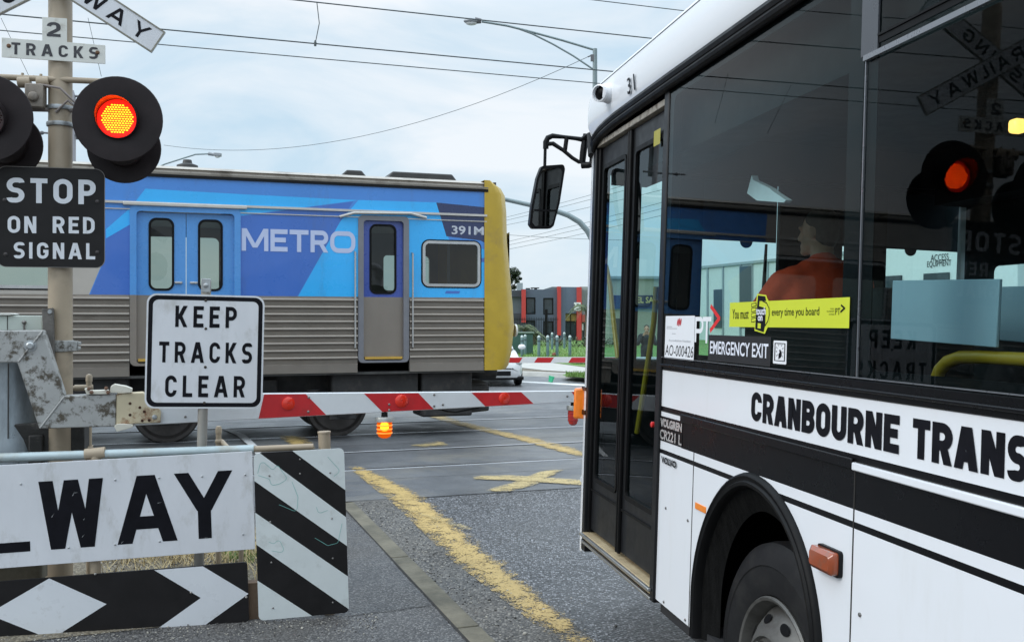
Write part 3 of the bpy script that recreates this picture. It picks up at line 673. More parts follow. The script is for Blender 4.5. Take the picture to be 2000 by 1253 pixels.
for x, y in ((545, 655), (560, 676), (650, 652), (662, 676)): a, b = B.px(*Z3([(x, y)])[0], .06); m.cut().lathe(B.p(a, b, .06), B.N, [(.012, 0), (.012, .012), (.006, .015)], 6)
m.build('bolt', pm('rusty_bolt', (.16, .09, .06), .7, .3, var=.4, vs=40), gate)
# the boom itself: tapered white box beam with red slanted bands
bl = B.px(316, 800); aL = B.px(235, 790)[0]; aR = aL+6.4
top = lambda a: B.px(515, 768)[1]+(B.px(1115, 763)[1]-B.px(515, 768)[1])*(a-B.px(515, 768)[0])/(B.px(1115, 763)[0]-B.px(515, 768)[0])
bot = lambda a: B.px(515, 817)[1]+(B.px(1000, 791)[1]-B.px(515, 817)[1])*(a-B.px(515, 817)[0])/(B.px(1000, 791)[0]-B.px(515, 817)[0])
bt_ = lambda a: min(bot(a), top(a)-.075)
m = MB(); N_ = 16
m.plate(B, [(aL+(aR-aL)*i/N_, bt_(aL+(aR-aL)*i/N_)) for i in range(N_+1)]+[(aL+(aR-aL)*i/N_, top(aL+(aR-aL)*i/N_)) for i in range(N_, -1, -1)], .02, .05)
beam = m.build('boom', pm('boom_white', (.72, .74, .76), .35, var=.04, vs=6, dirt=(.5, .5, .49), ds=4, dlo=.58, dhi=.85, coat=.1), gate, bevel=.004)
m = MB()
def band(t0, t1, b0, b1, nm='red_band'):
    pts = [t0, t1, b1, b0]; P_ = []
    for i, (u, v) in enumerate(pts):
        a = B.px(u, v, .02)[0]; P_.append((a, (top(a)-.006) if i < 2 else bt_(a)+.003))
    m.cut().plate(B, P_, .0215, .001)
for x in (((516, 768), (597, 767), (637, 810), (505, 815)), ((711, 765), (817, 764), (847, 799), (747, 804)), ((921, 763), (1018, 763), (1042, 790), (948, 793)), ((1116, 763), (1200, 763), (1215, 786), (1130, 788)), ((260, 770), (395, 769), (440, 818), (290, 822))):
    if x[0][0] == 260: continue
    band(x[0], x[1], x[3], x[2])
for k in range(3):
    u = 1300+k*80; a = aL+3.6+k*.85; P_ = [(a, top(a)-.006), (a+.42, top(a+.42)-.006), (a+.5, bt_(a+.5)+.003), (a+.08, bt_(a+.08)+.003)]; m.cut().plate(B, P_, .0215, .001)
m.build('red_band', MATS['red_paint'], beam)
REFL = pm('reflector_red', (.75, .03, .012), .25, var=.05, coat=.5, emit=0)
for u, v, r in ((563, 788, .041), (784, 783, .042), (985, 778, .04)):
    a, b = B.px(u, v, .022); MB().lathe(B.p(a, b, .0215), B.N, [(r, 0), (r, .006), (r*.9, .009), (.008, .010), (.006, .006)], 32).build('reflector', REFL, beam)
m = MB()
for u, v in ((603, 776), (602, 804), (848, 771), (848, 793), (865, 790), (760, 790), (760, 801), (362, 814), (1108, 774)): a, b = B.px(u, v, .022); m.cut().lathe(B.p(a, b, .0215), B.N, [(.008, 0), (.008, .003), (.004, .006)], 10)
m.build('bolt', MATS['bolt'], beam)
def boom_lamp(u, v, on, s=1.0):
    a, b = B.px(u, v, 0); o = B.p(a, b, 0); ax = V((0, 0, -1))
    L_ = MB().lathe(o, ax, [(.02*s, -.035), (.022*s, 0)], 16).build('boom_lamp', MATS['black_plastic'], gate)
    MB().lathe(o, ax, [(.058*s, 0), (.062*s, .006), (.062*s, .03), (.05*s, .034)], 28).build('lamp_cap', pm('lamp_cap', (.4, .4, .38), .4, .3, var=.2), L_)
    m = MB(); m.lathe(o+ax*.032, ax, [(.049*s, 0), (.05*s, .04), (.049*s, .07), (.04*s, .095), (.02*s, .106), (.001, .108)], 28)
    if on:
        mt, nt, N, L, P = newmat('amber_glow'); out = nt.nodes['Material Output']; em = N('ShaderNodeEmission'); em.inputs[0].default_value = (1, .16, .008, 1); em.inputs[1].default_value = 1.1
        tr_ = N('ShaderNodeBsdfTransparent'); tr_.inputs[0].default_value = (1, .5, .12, 1); mx = N('ShaderNodeMixShader'); mx.inputs[0].default_value = .45; L(tr_.outputs[0], mx.inputs[1]); L(em.outputs[0], mx.inputs[2]); L(mx.outputs[0], out.inputs[0])
        MB().lathe(o+ax*.035, ax, [(.012*s, 0), (.026*s, .012), (.028*s, .04), (.018*s, .055), (.001, .058)], 16).build('bulb', pm('bulb_hot', (1, .6, .15), .3, emit=9, ec=(1, .5, .08)), L_)
        m.build('lens', mt, L_)
    else: m.build('lens', pm('lens_red', (.5, .03, .02), .1, var=.05, coat=.6), L_)
    m = MB()
    for h in (.05, .075, .1): m.cut().lathe(o+ax*h, ax, [(.0505*s, 0), (.052*s, .004), (.0505*s, .008)], 28, cap=False)
    m.build('lens_rib', pm('lens_rib', (.7, .2, .03), .2, emit=1.2, ec=(1, .3, .03)) if on else pm('lens_red2', (.4, .02, .02), .2), L_)
boom_lamp(751, 814, True); boom_lamp(1119, 792, False, .72)
m = MB(); m.tube([B.p(*B.px(u, v, .0), .0) for u, v in ((850, 797), (872, 803), (890, 805), (910, 801), (935, 797))], .006, 8); m.build('cable', MATS['black_plastic'], gate)
# drive housing left of the mast
Hf = vert_frame(40, 5.85, PHI); hq = Hf.px(20, 770)
hz0, hz1 = .48, Hf.px(0, 702)[1]
m = MB(); hc = Hf.px(20, 800)[0]
m.lathe(Hf.p(hc-.02, 0, -.22), (0, 0, 1), [(.28, .56), (.30, .62), (.29, .9), (.25, 1.15), (.22, 1.5), (.2, 1.66)], 36)
hs = m.build('drive_housing', pm('pale_alloy', (.33, .37, .40), .33, .75, var=.15, vs=3, dirt=(.03, .03, .03), ds=2.2, dlo=.45, dhi=.75, stretch=(1, 1, .3)), gate)  # shading and dark reflections of the casing painted in as near-black mottling
m = MB(); qa, qb = Hf.px(-300, 838, .03), Hf.px(165, 886, .03); m.fbox(Hf, qa[0], qb[0], qb[1], qa[1], -.35, .03); qa, qb = Hf.px(55, 850, .06), Hf.px(84, 915, .06); m.fbox(Hf, qa[0], qb[0], qb[1]-.1, qa[1], -.05, .06); m.build('drive_base', pm('oily_steel', (.03, .028, .026), .5, .3, var=.4, dirt=(.1, .09, .08), ds=14, dlo=.58, dhi=.7, bump=.3), gate, bevel=.01)
m = MB(); m.fbox(Hf, hc-.6, hc+.16, -.05, .42, -.5, -.12); m.build('plinth', MATS['concrete'], gate, bevel=.02)
m = MB(); plpx(m, Hf, Z3([(-700, 205), (252, 208), (262, 300), (-700, 300)]), -.05, .2); pb = m.build('housing_lid', pm('pale_green', (.50, .55, .50), .45, var=.06, vs=3, dirt=(.25, .25, .2), ds=5, dlo=.56, dhi=.8), gate, bevel=.006)
m = MB(); plpx(m, Hf, Z3([(-700, 198), (60, 193), (88, 200), (60, 207), (-700, 206)]), -.03, .24); m.build('lid_rim', MATS['sign_aged'], pb, bevel=.003)
m = MB(); plpx(m, Hf, Z3([(43, 208), (47, 208), (47, 300), (43, 300)]), -.046, .01); m.build('lid_seam', MATS['joint'], pb)
m = MB(); a, b = Hf.px(*Z3([(148, 280)])[0], -.05); m.tube([Hf.p(a, b-.02, -.045), Hf.p(a, b+.025, -.045)], .006, 8); m.ball(Hf.p(a, b+.03, -.045), .013); m.build('latch', MATS['bolt'], pb)
m = MB(); plpx(m, Hf, Z3([(255, 165), (322, 163), (330, 480), (318, 500), (262, 330)]), .13, .012); plpx(m, Hf, Z3([(310, 163), (322, 163), (332, 480), (320, 480)]), .13, .09)
ang = m.build('mounting_angle', pm('rust_lichen', (.12, .11, .1), .8, .1, var=.3, vs=14, dirt=(.3, .3, .27), ds=18, dlo=.58, dhi=.68, bump=.3), gate, bevel=.003)
m = MB(); a, b = Hf.px(*Z3([(305, 185)])[0], .13); m.lathe(Hf.p(a, b, .13), Hf.N, [(.014, 0), (.012, .008)], 8); m.build('bolt', MATS['galv'], ang)
m = MB()
for x in (50,): (a0, b0), (a1, b1) = Hf.pl(Z3([(52, 500), (52, 958)]), .07); m.tube([Hf.p(a0, b0, .075), Hf.p(a1, b1, .085)], .004, 6)
m.build('housing_seam', MATS['dark_steel'], hs)

# ------------------------------------------------------------------ KEEP TRACKS CLEAR sign
K = vert_frame(400, 5.74, 12, -.022); kq = K.px(399, 690)
keep = thing('keep_clear_sign', 'white square sign with black border reading keep tracks clear on grey post', 'sign', V((K.p(kq[0]-.02, 0)).to_tuple()))
b0 = K.px(400, 797)[1]; b1 = K.px(400, 576)[1]; a0 = K.px(286, 690)[0]; a1 = K.px(515, 690)[0]
kp = MB().plate(K, rrect(a0, b0, a1, b1, .055, 8), .03, .004).build('sign_panel', MATS['sign_white'], keep)
m = MB(); ring(m, K, rrect(a0+.010, b0+.010, a1-.010, b1-.010, .048, 8), rrect(a0+.034, b0+.034, a1-.034, b1-.034, .034, 8), .029, .0308); m.build('border', MATS['letter_black'], kp, smooth=False)
m = MB()
for s, u0, v0, u1, v1 in (('KEEP', 343, 597, 462, 641), ('TRACKS', 311, 667, 492, 710), ('CLEAR', 323, 733, 478, 776)):
    aa0, bb1 = K.px(u0, v0, .03); aa1, bb0 = K.px(u1, v1, .03); word(m, K, s, aa0, aa1, bb0, bb1, t=.185, gap=.32, c=.0308)
m.build('lettering', MATS['letter_black'], kp, smooth=False)
m = MB()
for u, v in ((402, 587), (402, 642), (401, 717), (399, 787)): a, b = K.px(u, v, .03); m.cut().lathe(K.p(a, b, .031), K.N, [(.0085, 0), (.007, .003), (.003, .005)], 10)
m.build('rivet', pm('rivet_rust', (.05, .04, .03), .6, .3), kp)
m = MB(); a, b = K.px(403, 558); m.tube([K.p(kq[0]-.005, -.05, 0), K.p(kq[0]+.002, K.px(403, 548)[1], 0)], .0285, 20); m.build('post', pm('post_grey', (.27, .255, .23), .5, .2, var=.1, vs=8), keep)
m = MB(); m.fbox(K, a-.026, a+.026, b-.04, b+.04, .026, .03); m.lathe(K.p(a, b, .03), K.N, [(.014, 0), (.014, .008), (.007, .012)], 12); m.build('bracket', MATS['galv'], keep, bevel=.003)

# ------------------------------------------------------------------ rack of panels: railway sign, chevron, striped end panel
R = vert_frame(590, 5.72, 12, .03)
rk = thing('sign_rack', 'pipe rack carrying white railway panel, black chevron panel and striped end panel', 'sign', R.p(0, 0))
def rpt(u, v, c=0): return R.px(u, v, c)
aL_, aR_ = rpt(-900, 1000)[0], rpt(496, 1000)[0]
bT, bB = rpt(495, 881)[1], rpt(497, 1072)[1]
wp = MB().plate(R, [(aL_, bB), (aR_, bB), (aR_, bT), (aL_, bT)], 0, .012).build('railway_panel', MATS['sign_white'], rk, bevel=.0015)
m = MB(); 
def letter(s, pts, c=.0006):                     # each letter as a box between pixel corners
    us = [p[0] for p in pts]; a0, b0 = rpt(pts[0][0], pts[0][1]); a1, b1 = rpt(pts[1][0], pts[1][1]); return a0, a1, b0, b1
bl0, bl1 = rpt(100, 1073)[1], rpt(100, 939)[1]; lh = bl1-bl0
def lw(ch, u0, u1): a0 = rpt(u0, 1000)[0]; a1 = rpt(u1, 1000)[0]; return word(m, R, ch, a0, a1, bl0, bl1, t=.19 if ch != 'L' else .145, c=.0008, wid={ch: (a1-a0)/lh})
lw('W', 77, 203); lw('A', 229, 344); lw('Y', 343, 455); lw('L', -45, 57); lw('I', -105, -80); lw('A', -260, -140); lw('R', -395, -290)
m.build('lettering', MATS['letter_black'], wp, smooth=False)
m = MB()
for u, v, du, dv in ((142, 968, 4, 9), (146, 962, 7, 1), (163, 1015, 3, 4), (308, 982, 8, 2), (161, 1048, 4, 5), (101, 1010, 5, 9), (290, 1000, 2, 6), (400, 1050, 6, 1), (213, 998, 3, 12), (237, 1060, 5, 4), (118, 945, 6, 2)):
    a, b = rpt(u, v); a2, b2_ = rpt(u+du, v-dv); d = V((a2-a, b2_-b, 0)).normalized()*.0012; m.cut().face([R.p(a-d.y, b+d.x, .0032), R.p(a+d.y, b-d.x, .0032), R.p(a2, b2_, .0032)])
m.build('scratch', pm('scratch_pale', (.4, .41, .42), .6), wp, smooth=False)
for (u, v) in ((41, 945), (225, 937), (311, 933), (395, 930), (479, 927), (225, 1063), (312, 1057), (475, 1043), (134, 1069)):
    a, b = rpt(u, v); MB().lathe(R.p(a, b, .0), R.N, [(.006, 0), (.006, .003), (.003, .005)], 8).build('rivet', MATS['galv'], wp)
# chevron panel
aR2 = rpt(485, 1160)[0]; bT2, bB2 = rpt(485, 1097)[1], rpt(485, 1211)[1]; aL2 = rpt(-700, 1200)[0]
bB2 = min(bB2, rpt(280, 1235)[1]); bB2 = rpt(300, 1231)[1]
cp = MB().plate(R, rrect(aL2, bB2, aR2, bT2, .02, 4), .0, .012).build('chevron_panel', MATS['plate_black'], rk)
m = MB(); WH = pm('reflective_white', (.62, .64, .67), .3, var=.04, vs=3, dirt=(.35, .34, .32), ds=9, dlo=.6, dhi=.85)
P_ = rpt
h = (bT2-bB2); 
def chev(a_tip, w, a_l):
    m.cut().face([R.p(x, y, .0008) for x, y in ((a_l, bT2-.004), (a_l+w, bT2-.004), (a_tip, bB2+h*.47), (a_l+w, bB2+.004), (a_l, bB2+.004), (a_tip-w, bB2+h*.47))])
chev(rpt(485, 1150)[0], rpt(395, 1100)[0]-rpt(300, 1106)[0], rpt(301, 1106)[0])
d = [(96, 1124), (208, 1178), (98, 1250), (-8, 1190)]
dc = rpt(98, 1187); m.cut().face([R.p(x, y, .0008) for x, y in ((dc[0]-.32, bB2+h*.5), (dc[0], bB2+.004), (rpt(208, 1178)[0], bB2+h*.5), (dc[0], bT2-.004))])
m.cut().face([R.p(x, y, .0008) for x, y in ((dc[0]-1.3, bB2+h*.5), (dc[0]-1.0, bB2+.004), (dc[0]-.7, bB2+h*.5), (dc[0]-1.0, bT2-.004))])
m.build('white_marking', WH, cp, smooth=False)
for u, v in ((186, 1121), (481, 1166), (185, 1239), (373, 1157)): a, b = rpt(u, v); MB().lathe(R.p(a, b, .0), R.N, [(.008, 0), (.007, .003), (.003, .006)], 8).build('bolt', MATS['bolt'], cp)
# striped end panel
S0 = (rpt(499, 1000)[0], rpt(590, 1202)[1]); S1 = (rpt(677, 1000)[0], rpt(586, 882)[1])
sfr = Fr(R.p(0, 0, .012), R.X, R.Z, R.N)
S0 = (sfr.px(500, 1040)[0], sfr.px(590, 1204)[1]); S1 = (sfr.px(677, 1040)[0], sfr.px(586, 880)[1])
reg = []
def sg(pl): reg.append(([sfr.px(u, v) for u, v in pl], 1))
sg([(500, 876), (588, 860), (690, 962), (690, 1040), (505, 878)]); reg.clear()
W_ = S1[0]-S0[0]; Hh = S1[1]-S0[1]
# measured crossings of the black bands with the left and right edges (fractions of the height from the top)
fl = lambda y: (y-888)/(1204-888); fr_ = lambda y: (y-876)/(1195-876)
for (l0, l1, r0, r1) in ((845, 873, 958, 1012), (940, 998, 1085, 1152)):
    pass
bands = [(-.19, -.03, .255, .42), (.165, .355, .595, .78), (.545, .76, .98, 1.17)]
for l0, l1, r0, r1 in bands:
    Y_ = lambda f: S1[1]-f*Hh
    e = W_*.02
    reg.append(([(S0[0]-e, Y_(l0-(r0-l0)*.02)), (S1[0]+e, Y_(r0+(r0-l0)*.02)), (S1[0]+e, Y_(r1+(r1-l1)*.02)), (S0[0]-e, Y_(l1-(r1-l1)*.02))], 1))
SW2 = pm('stripe_white', (.6, .64, .64), .4, var=.05, vs=4, dirt=(.4, .42, .4), ds=7, dlo=.55, dhi=.8)
st = sheet('striped_panel', sfr, rrect(S0[0], S0[1], S1[0], S1[1], .03, 6), reg, [], [SW2, MATS['plate_black']], rk, 0, solid=.01)
for u, v in ((586, 897), (586, 925), (526, 929), (645, 923), (528, 1019), (648, 1012), (650, 1090), (530, 1098), (650, 1176), (533, 1187)):
    a, b = sfr.px(u, v); MB().lathe(sfr.p(a, b, 0), sfr.N, [(.006, 0), (.005, .003), (.002, .005)], 8).build('bolt', MATS['bolt'], st)
INK = pm('green_ink', (.16, .42, .38), .6, var=.1)
m = MB()
def scrawl(pts, c=.0012):
    m.cut(); P_ = [sfr.p(*sfr.px(u, v), c) for u, v in rpath(pts, 6)]
    for i in range(len(P_)-1):
        d = (P_[i+1]-P_[i]).normalized(); n = d.cross(sfr.N)*.0011; m.face([P_[i]-n, P_[i+1]-n, P_[i+1]+n, P_[i]+n])
scrawl([(503, 925), (510, 898), (535, 920), (540, 905), (562, 935), (545, 945), (530, 948), (526, 935), (504, 928)]); scrawl([(570, 940), (582, 970), (580, 1000), (545, 985)]); scrawl([(640, 892), (665, 920), (652, 930)]); scrawl([(525, 1058), (535, 1062), (545, 1052), (558, 1080), (530, 1075)]); scrawl([(618, 990), (622, 1003), (640, 996)])
scrawl([(668, 1022), (660, 1060), (640, 1065), (615, 1050)])
m.build('scribble', INK, st, smooth=False)
# pipes
PB = MATS['beige_paint']; BLUEG = pm('blue_grey_pipe', (.36, .43, .45), .45, .2, var=.1, vs=4, dirt=(.3, .27, .22), ds=5, dlo=.5, dhi=.75)
c_ = -.05
q0 = rpt(-800, 980, c_); ql = rpt(0, 894, c_); qr = rpt(530, 876, c_)
m = MB(); sl_ = (qr[1]-ql[1])/(qr[0]-ql[0]); m.tube([R.p(ql[0]-2.6, ql[1]-2.6*sl_, c_), R.p(ql[0], ql[1], c_), R.p(qr[0]-.1, qr[1]-.1*sl_, c_)], .026, 18); m.build('top_rail', BLUEG, rk)
m = MB(); m.tube([R.p(qr[0]-.1, qr[1]-.1*sl_, c_), R.p(*rpt(612, 872, c_), c_)], .019, 16); m.build('rail_end', PB, rk)
m = MB(); a, b = rpt(186, 886, c_); m.tube([R.p(a-.055, b-.002, c_), R.p(a+.055, b+.004, c_)], .033, 18); m.tube([R.p(a, b, c_), R.p(a, b-.085, c_)], .031, 18); m.lathe(R.p(a, b-.045, c_+.03), R.N, [(.012, 0), (.012, .008), (.006, .012)], 8); m.build('pipe_tee', PB, rk, bevel=.003)
m = MB(); a1_, b1_ = rpt(633, 843, c_-.02); bb = rpt(633, 873, c_-.02)[1]; m.tube([R.p(a1_, -.02, c_-.02), R.p(a1_, b1_, c_-.02)], .036, 20); m.tube([R.p(a1_, b1_-.008, c_-.02), R.p(a1_, b1_+.002, c_-.02)], .039, 20); m.build('end_post', PB, rk)
m = MB(); a2 = rpt(186, 1100, c_)[0]; m.tube([R.p(a2, -.02, c_), R.p(a2, b-.08, c_)], .03, 18); m.tube([R.p(a2-2.0, -.05, c_), R.p(a2-2.0, b-.15, c_)], .03, 18); m.build('post', PB, rk)
m = MB(); a, b = rpt(493, 1175, c_); m.fbox(R, a-.05, a+.05, b-.35, rpt(493, 1138, c_)[1], c_-.08, c_); m.build('timber_stub', pm('old_timber', (.13, .085, .055), .85, var=.3, vs=10, stretch=(1, 1, .2), bump=.3), rk, bevel=.004)

# ------------------------------------------------------------------ low pipe guard rail behind
G = vert_frame(174, 6.6, PHI)
gr = thing('guard_rail', 'thin beige pipe guard rail with capped posts behind the boom arm', 'railing', G.p(0, 0))
def post(u, vt, nm='post'):
    a, b = G.px(u, vt); m = MB(); m.tube([G.p(a, -.03), G.p(a, b-.035)], .0185, 14); m.lathe(G.p(a, b-.05), (0, 0, 1), [(.021, 0), (.022, .03), (.016, .048), (.004, .052)], 16); m.build(nm, PB, gr); return a
a1 = post(174, 731)
m = MB(); z = G.px(174, 757)[1]; m.tube([G.p(a1-1.5, z), G.p(a1, z)], .015, 12); m.tube([G.p(a1-.09, z), G.p(a1+.025, z)], .021, 12); z2 = G.px(174, 875)[1]; m.tube([G.p(a1-1.5, z2), G.p(a1, z2)], .015, 12); m.tube([G.p(a1-.1, z2), G.p(a1+.025, z2)], .021, 12); m.build('rail', PB, gr)
G2 = vert_frame(427, 6.6, PHI); g2 = thing('guard_rail', 'short beige pipe post with a sloping rail behind the white keep clear post', 'railing', G2.p(0, 0)); gr = g2; G = G2
a1 = post(427, 832)
m = MB(); z = G.px(427, 862)[1]; z3 = G.px(460, 892)[1]; m.tube([G.p(a1, z), G.p(a1+.02, z, .0), G.p(a1+.13, z3, .25)], .0165, 12); m.ball(G.p(a1, z), .025); m.ball(G.p(a1+.12, z3+.005, .24), .023); m.tube([G.p(a1+.13, z3, .25), G.p(a1+.13, -.02, .25)], .0165, 12); m.build('rail', PB, gr)
# ------------------------------------------------------------------ train on the far track
PT = 14.13
u950 = (950-CU)/F; Y950 = PT/(-math.sin(fp)*u950+math.cos(fp))
T = Fr(V((u950*Y950, Y950, 0)), QX, (0, 0, 1), -PX)
train = thing('passenger_train', 'blue and stainless steel passenger train with yellow nose passing the crossing', 'train', T.p(-6, 0, -1.5))
pm('tr_blue', (.055, .225, .62), .3, var=.05, vs=1.5, coat=.35, dirt=(.09, .12, .2), ds=2.2, dlo=.56, dhi=1.05, stretch=(1, 1, .25)); pm('tr_deep', (.045, .145, .50), .3, var=.05, vs=1.5, coat=.35, dirt=(.09, .12, .2), ds=2.2, dlo=.56, dhi=1.05, stretch=(1, 1, .25))
pm('tr_cyan', (.03, .42, .88), .3, var=.05, vs=1.5, coat=.35, dirt=(.09, .12, .2), ds=2.2, dlo=.56, dhi=1.05, stretch=(1, 1, .25)); pm('tr_navy', (.018, .03, .10), .3, var=.06, coat=.35)
pm('stainless', (.275, .242, .21), .36, .7, var=.05, vs=2, dirt=(.25, .23, .2), ds=1.2, dlo=.5, dhi=.9)
pm('stainless_door', (.265, .228, .195), .4, .55, var=.05, vs=2, dirt=(.24, .22, .2), ds=1.6, dlo=.5, dhi=.9)
pm('warm_silver', (.46, .42, .375), .4, .3, var=.04); pm('tr_yellow', (.47, .31, .02), .4, var=.08, vs=3, dirt=(.3, .2, .05), ds=2.5, dlo=.55, dhi=.85, coat=.2)
pm('under', (.022, .021, .021), .7, var=.4, vs=4, dirt=(.06, .05, .045), ds=3); pm('roof_grey', (.2, .19, .175), .6, .2, var=.1)
pm('gold_step', (.5, .3, .05), .5)
TG = glass('train_glass', (.42, .47, .45), .05)
MT = [MATS[k] for k in ('stainless', 'tr_blue', 'tr_deep', 'tr_cyan', 'tr_navy', 'warm_silver')]
zB = T.px(600, 579)[1]; zR = T.px(700, 355)[1]; z0 = 1.0
aF = T.px(953, 500)[0]; LEN = 23.0; aE = aF-LEN
P = lambda pts: T.pl(pts)
# openings (a0, b0, a1, b1)
def box_px(u0, v0, u1, v1): a0, b1 = T.px(u0, v0); a1, b0 = T.px(u1, v1); return a0, b0, a1, b1
cabw = box_px(829, 474, 934, 557); crew = box_px(706, 428, 792, 690); dbl = box_px(262, 418, 462, 692)
crew = (crew[0], 1.18, crew[2], T.px(750, 429)[1]); dbl = (dbl[0], 1.18, dbl[2], crew[3]+.02)
DW = dbl[2]-dbl[0]
holes = [rrect(*cabw, .07), [(crew[0], crew[1]), (crew[2], crew[1]), (crew[2], crew[3]), (crew[0], crew[3])]]
doors = [dbl, (dbl[0]-7.1, dbl[1], dbl[2]-7.1, dbl[3]), (dbl[0]-14.2, dbl[1], dbl[2]-14.2, dbl[3])]
for d in doors: holes.append([(d[0], d[1]), (d[2], d[1]), (d[2], d[3]), (d[0], d[3])])
wins = []; wz0, wz1 = T.px(40, 559)[1], zB+.95
for d0 in (dbl[0]-5.15+.0, dbl[0]-12.3):
    for k in range(2): wins.append((d0+.15+k*2.2, wz0, d0+2.05+k*2.2, wz1))
wins = [w for w in wins if w[0] > aE+.3]
for w in wins: holes.append(rrect(*w, .09))
zt = T.px(700, 348)[1]-.10
reg = []
blueL = P([(174, 575)])[0][0]
reg.append(([(blueL, zB), (blueL+.2, zB+.52), (blueL-.35, zB+1.0), (blueL-.35, 4.2), (aF+.3, 4.2), (aF+.3, zB)], 1))
reg.append((P([(175, 579), (205, 505), (207, 450), (250, 412), (460, 424), (690, 394), (664, 434), (579, 582), (420, 590), (170, 590)]), 2))
reg.append((P([(255, 406), (284, 369), (450, 378.5), (700, 391.5), (450, 424), (300, 412), (207, 466), (207, 448)]), 3))
reg.append((P([(664, 434), (700, 391), (858, 396), (880, 480), (975, 490), (975, 592), (575, 592)]), 3))
reg.append((P([(852, 396), (975, 408), (975, 488), (938, 470), (872, 462)]), 4))
wall = sheet('side_wall', T, [(aE, zB), (aF, zB), (aF, zt), (aE, zt)], reg, [h for h in holes], MT, train, 0, solid=.06, base=5)
# roof
m = MB(); prof = [(.0, zt), (.02, zt+.05), (-.03, zt+.06), (-.04, zt+.1), (.0, zt+.105), (-.05, zt+.13), (-.2, zt+.165), (-.7, zt+.19), (-1.5, zt+.2), (-2.3, zt+.19), (-2.9, zt+.165), (-3.0, zt+.05), (-3.0, zt)]
m.add([T.p(a, z, c) for a in (aE, aF) for c, z in prof], [(i, i+1, len(prof)+i+1, len(prof)+i) for i in range(len(prof)-1)]); m.build('roof', pm('roof_silver', (.42, .38, .33), .45, .35, var=.06, dirt=(.2, .17, .14), ds=2), train, ang=20)
m = MB()
for z, w in ((zt+.0, .035),): m.fbox(T, aE, aF, z-.02, z+.02, .0, .02)
m.build('cant_rail', MATS['black_plastic'], train)
m = MB()
for (p, q) in (((300, 390), (955, 424)),):
    z = .5*(T.px(450, 400)[1]+T.px(940, 424)[1]); m.fbox(T, aE, aF-.02, z-.016, z+.016, .0, .028)
m.build('rain_strip', pm('rail_silver', (.55, .52, .48), .35, .5), train)
m = MB(); z_ = z-.09; m.fbox(T, aE, aF-.02, z_-.006, z_+.006, .0, .012); m.build('rain_strip', MATS['rail_silver'], train)
# ribbed lower body, between the doors
spans = []; cur = aE
for d in sorted([crew]+doors): spans.append((cur, d[0]-.06)); cur = d[2]+.06
spans.append((cur, aF-.07)); nz = 9; hz = (zB-z0-.16)/nz
for s0, s1 in spans:
    m = MB(); pr = [(.0, zB)]
    for i in range(nz):
        zz = zB-i*hz; pr += [(.0, zz-.02), (.004, zz-.024), (.028, zz-.034), (.034, zz-.05), (.028, zz-.066), (.004, zz-.078)]
    pr += [(.0, z0+.13), (.01, z0+.12), (.01, z0), (-.03, z0)]
    m.add([T.p(a, zz, c) for a in (s0, s1) for c, zz in pr], [(i, i+1, len(pr)+i+1, len(pr)+i) for i in range(len(pr)-1)])
    for a in (s0, s1): m.face([T.p(a, zz, c) for c, zz in pr]+[T.p(a, z0, -.06), T.p(a, zB, -.06)])
    m.build('ribbed_panel', MATS['stainless'], train, ang=28)
m = MB(); m.fbox(T, aE, aF-.05, z0-.03, z0+.005, -3.0, -.02); m.build('sole_plate', MATS['dark_steel'], train)
# double doors and crew door
def spl(poly, z):
    o = []
    for i, p in enumerate(poly):
        q = poly[(i+1) % len(poly)]; o.append(p)
        if (p[1]-z)*(q[1]-z) < 0: t = (z-p[1])/(q[1]-p[1]); o.append((p[0]+(q[0]-p[0])*t, z))
    return o
def leaf(a0, a1, zb, ztp, col, wz, wm, c, slot=.55):
    w = rrect(a0+wm, wz[0], a1-wm, wz[1], .085)
    lf = sheet('door_leaf', T, [(a0, zb), (a1, zb), (a1, ztp), (a0, ztp)], [([(a0-1, zB), (a1+1, zB), (a1+1, 9), (a0-1, 9)], 1)], [w], [MATS['stainless_door'], col], train, c, solid=.035)
    m = MB(); ring(m, T, rrect(a0+wm-.018, wz[0]-.018, a1-wm+.018, wz[1]+.018, .1), rrect(a0+wm+.012, wz[0]+.012, a1-wm-.012, wz[1]-.012, .075), c-.01, c+.012); m.build('window_frame', MATS['rubber'], lf)
    MB().face([T.p(a, z, c-.012) for a, z in rrect(a0+wm, wz[0], a1-wm, wz[1], .085)]).build('pane', TG, lf, smooth=False); return lf
pm('door_blue', (.075, .27, .62), .3, var=.04, coat=.3); pm('door_deep', (.045, .085, .36), .3, var=.04, coat=.3)
dwz = (T.px(410, 566)[1], T.px(410, 431)[1])
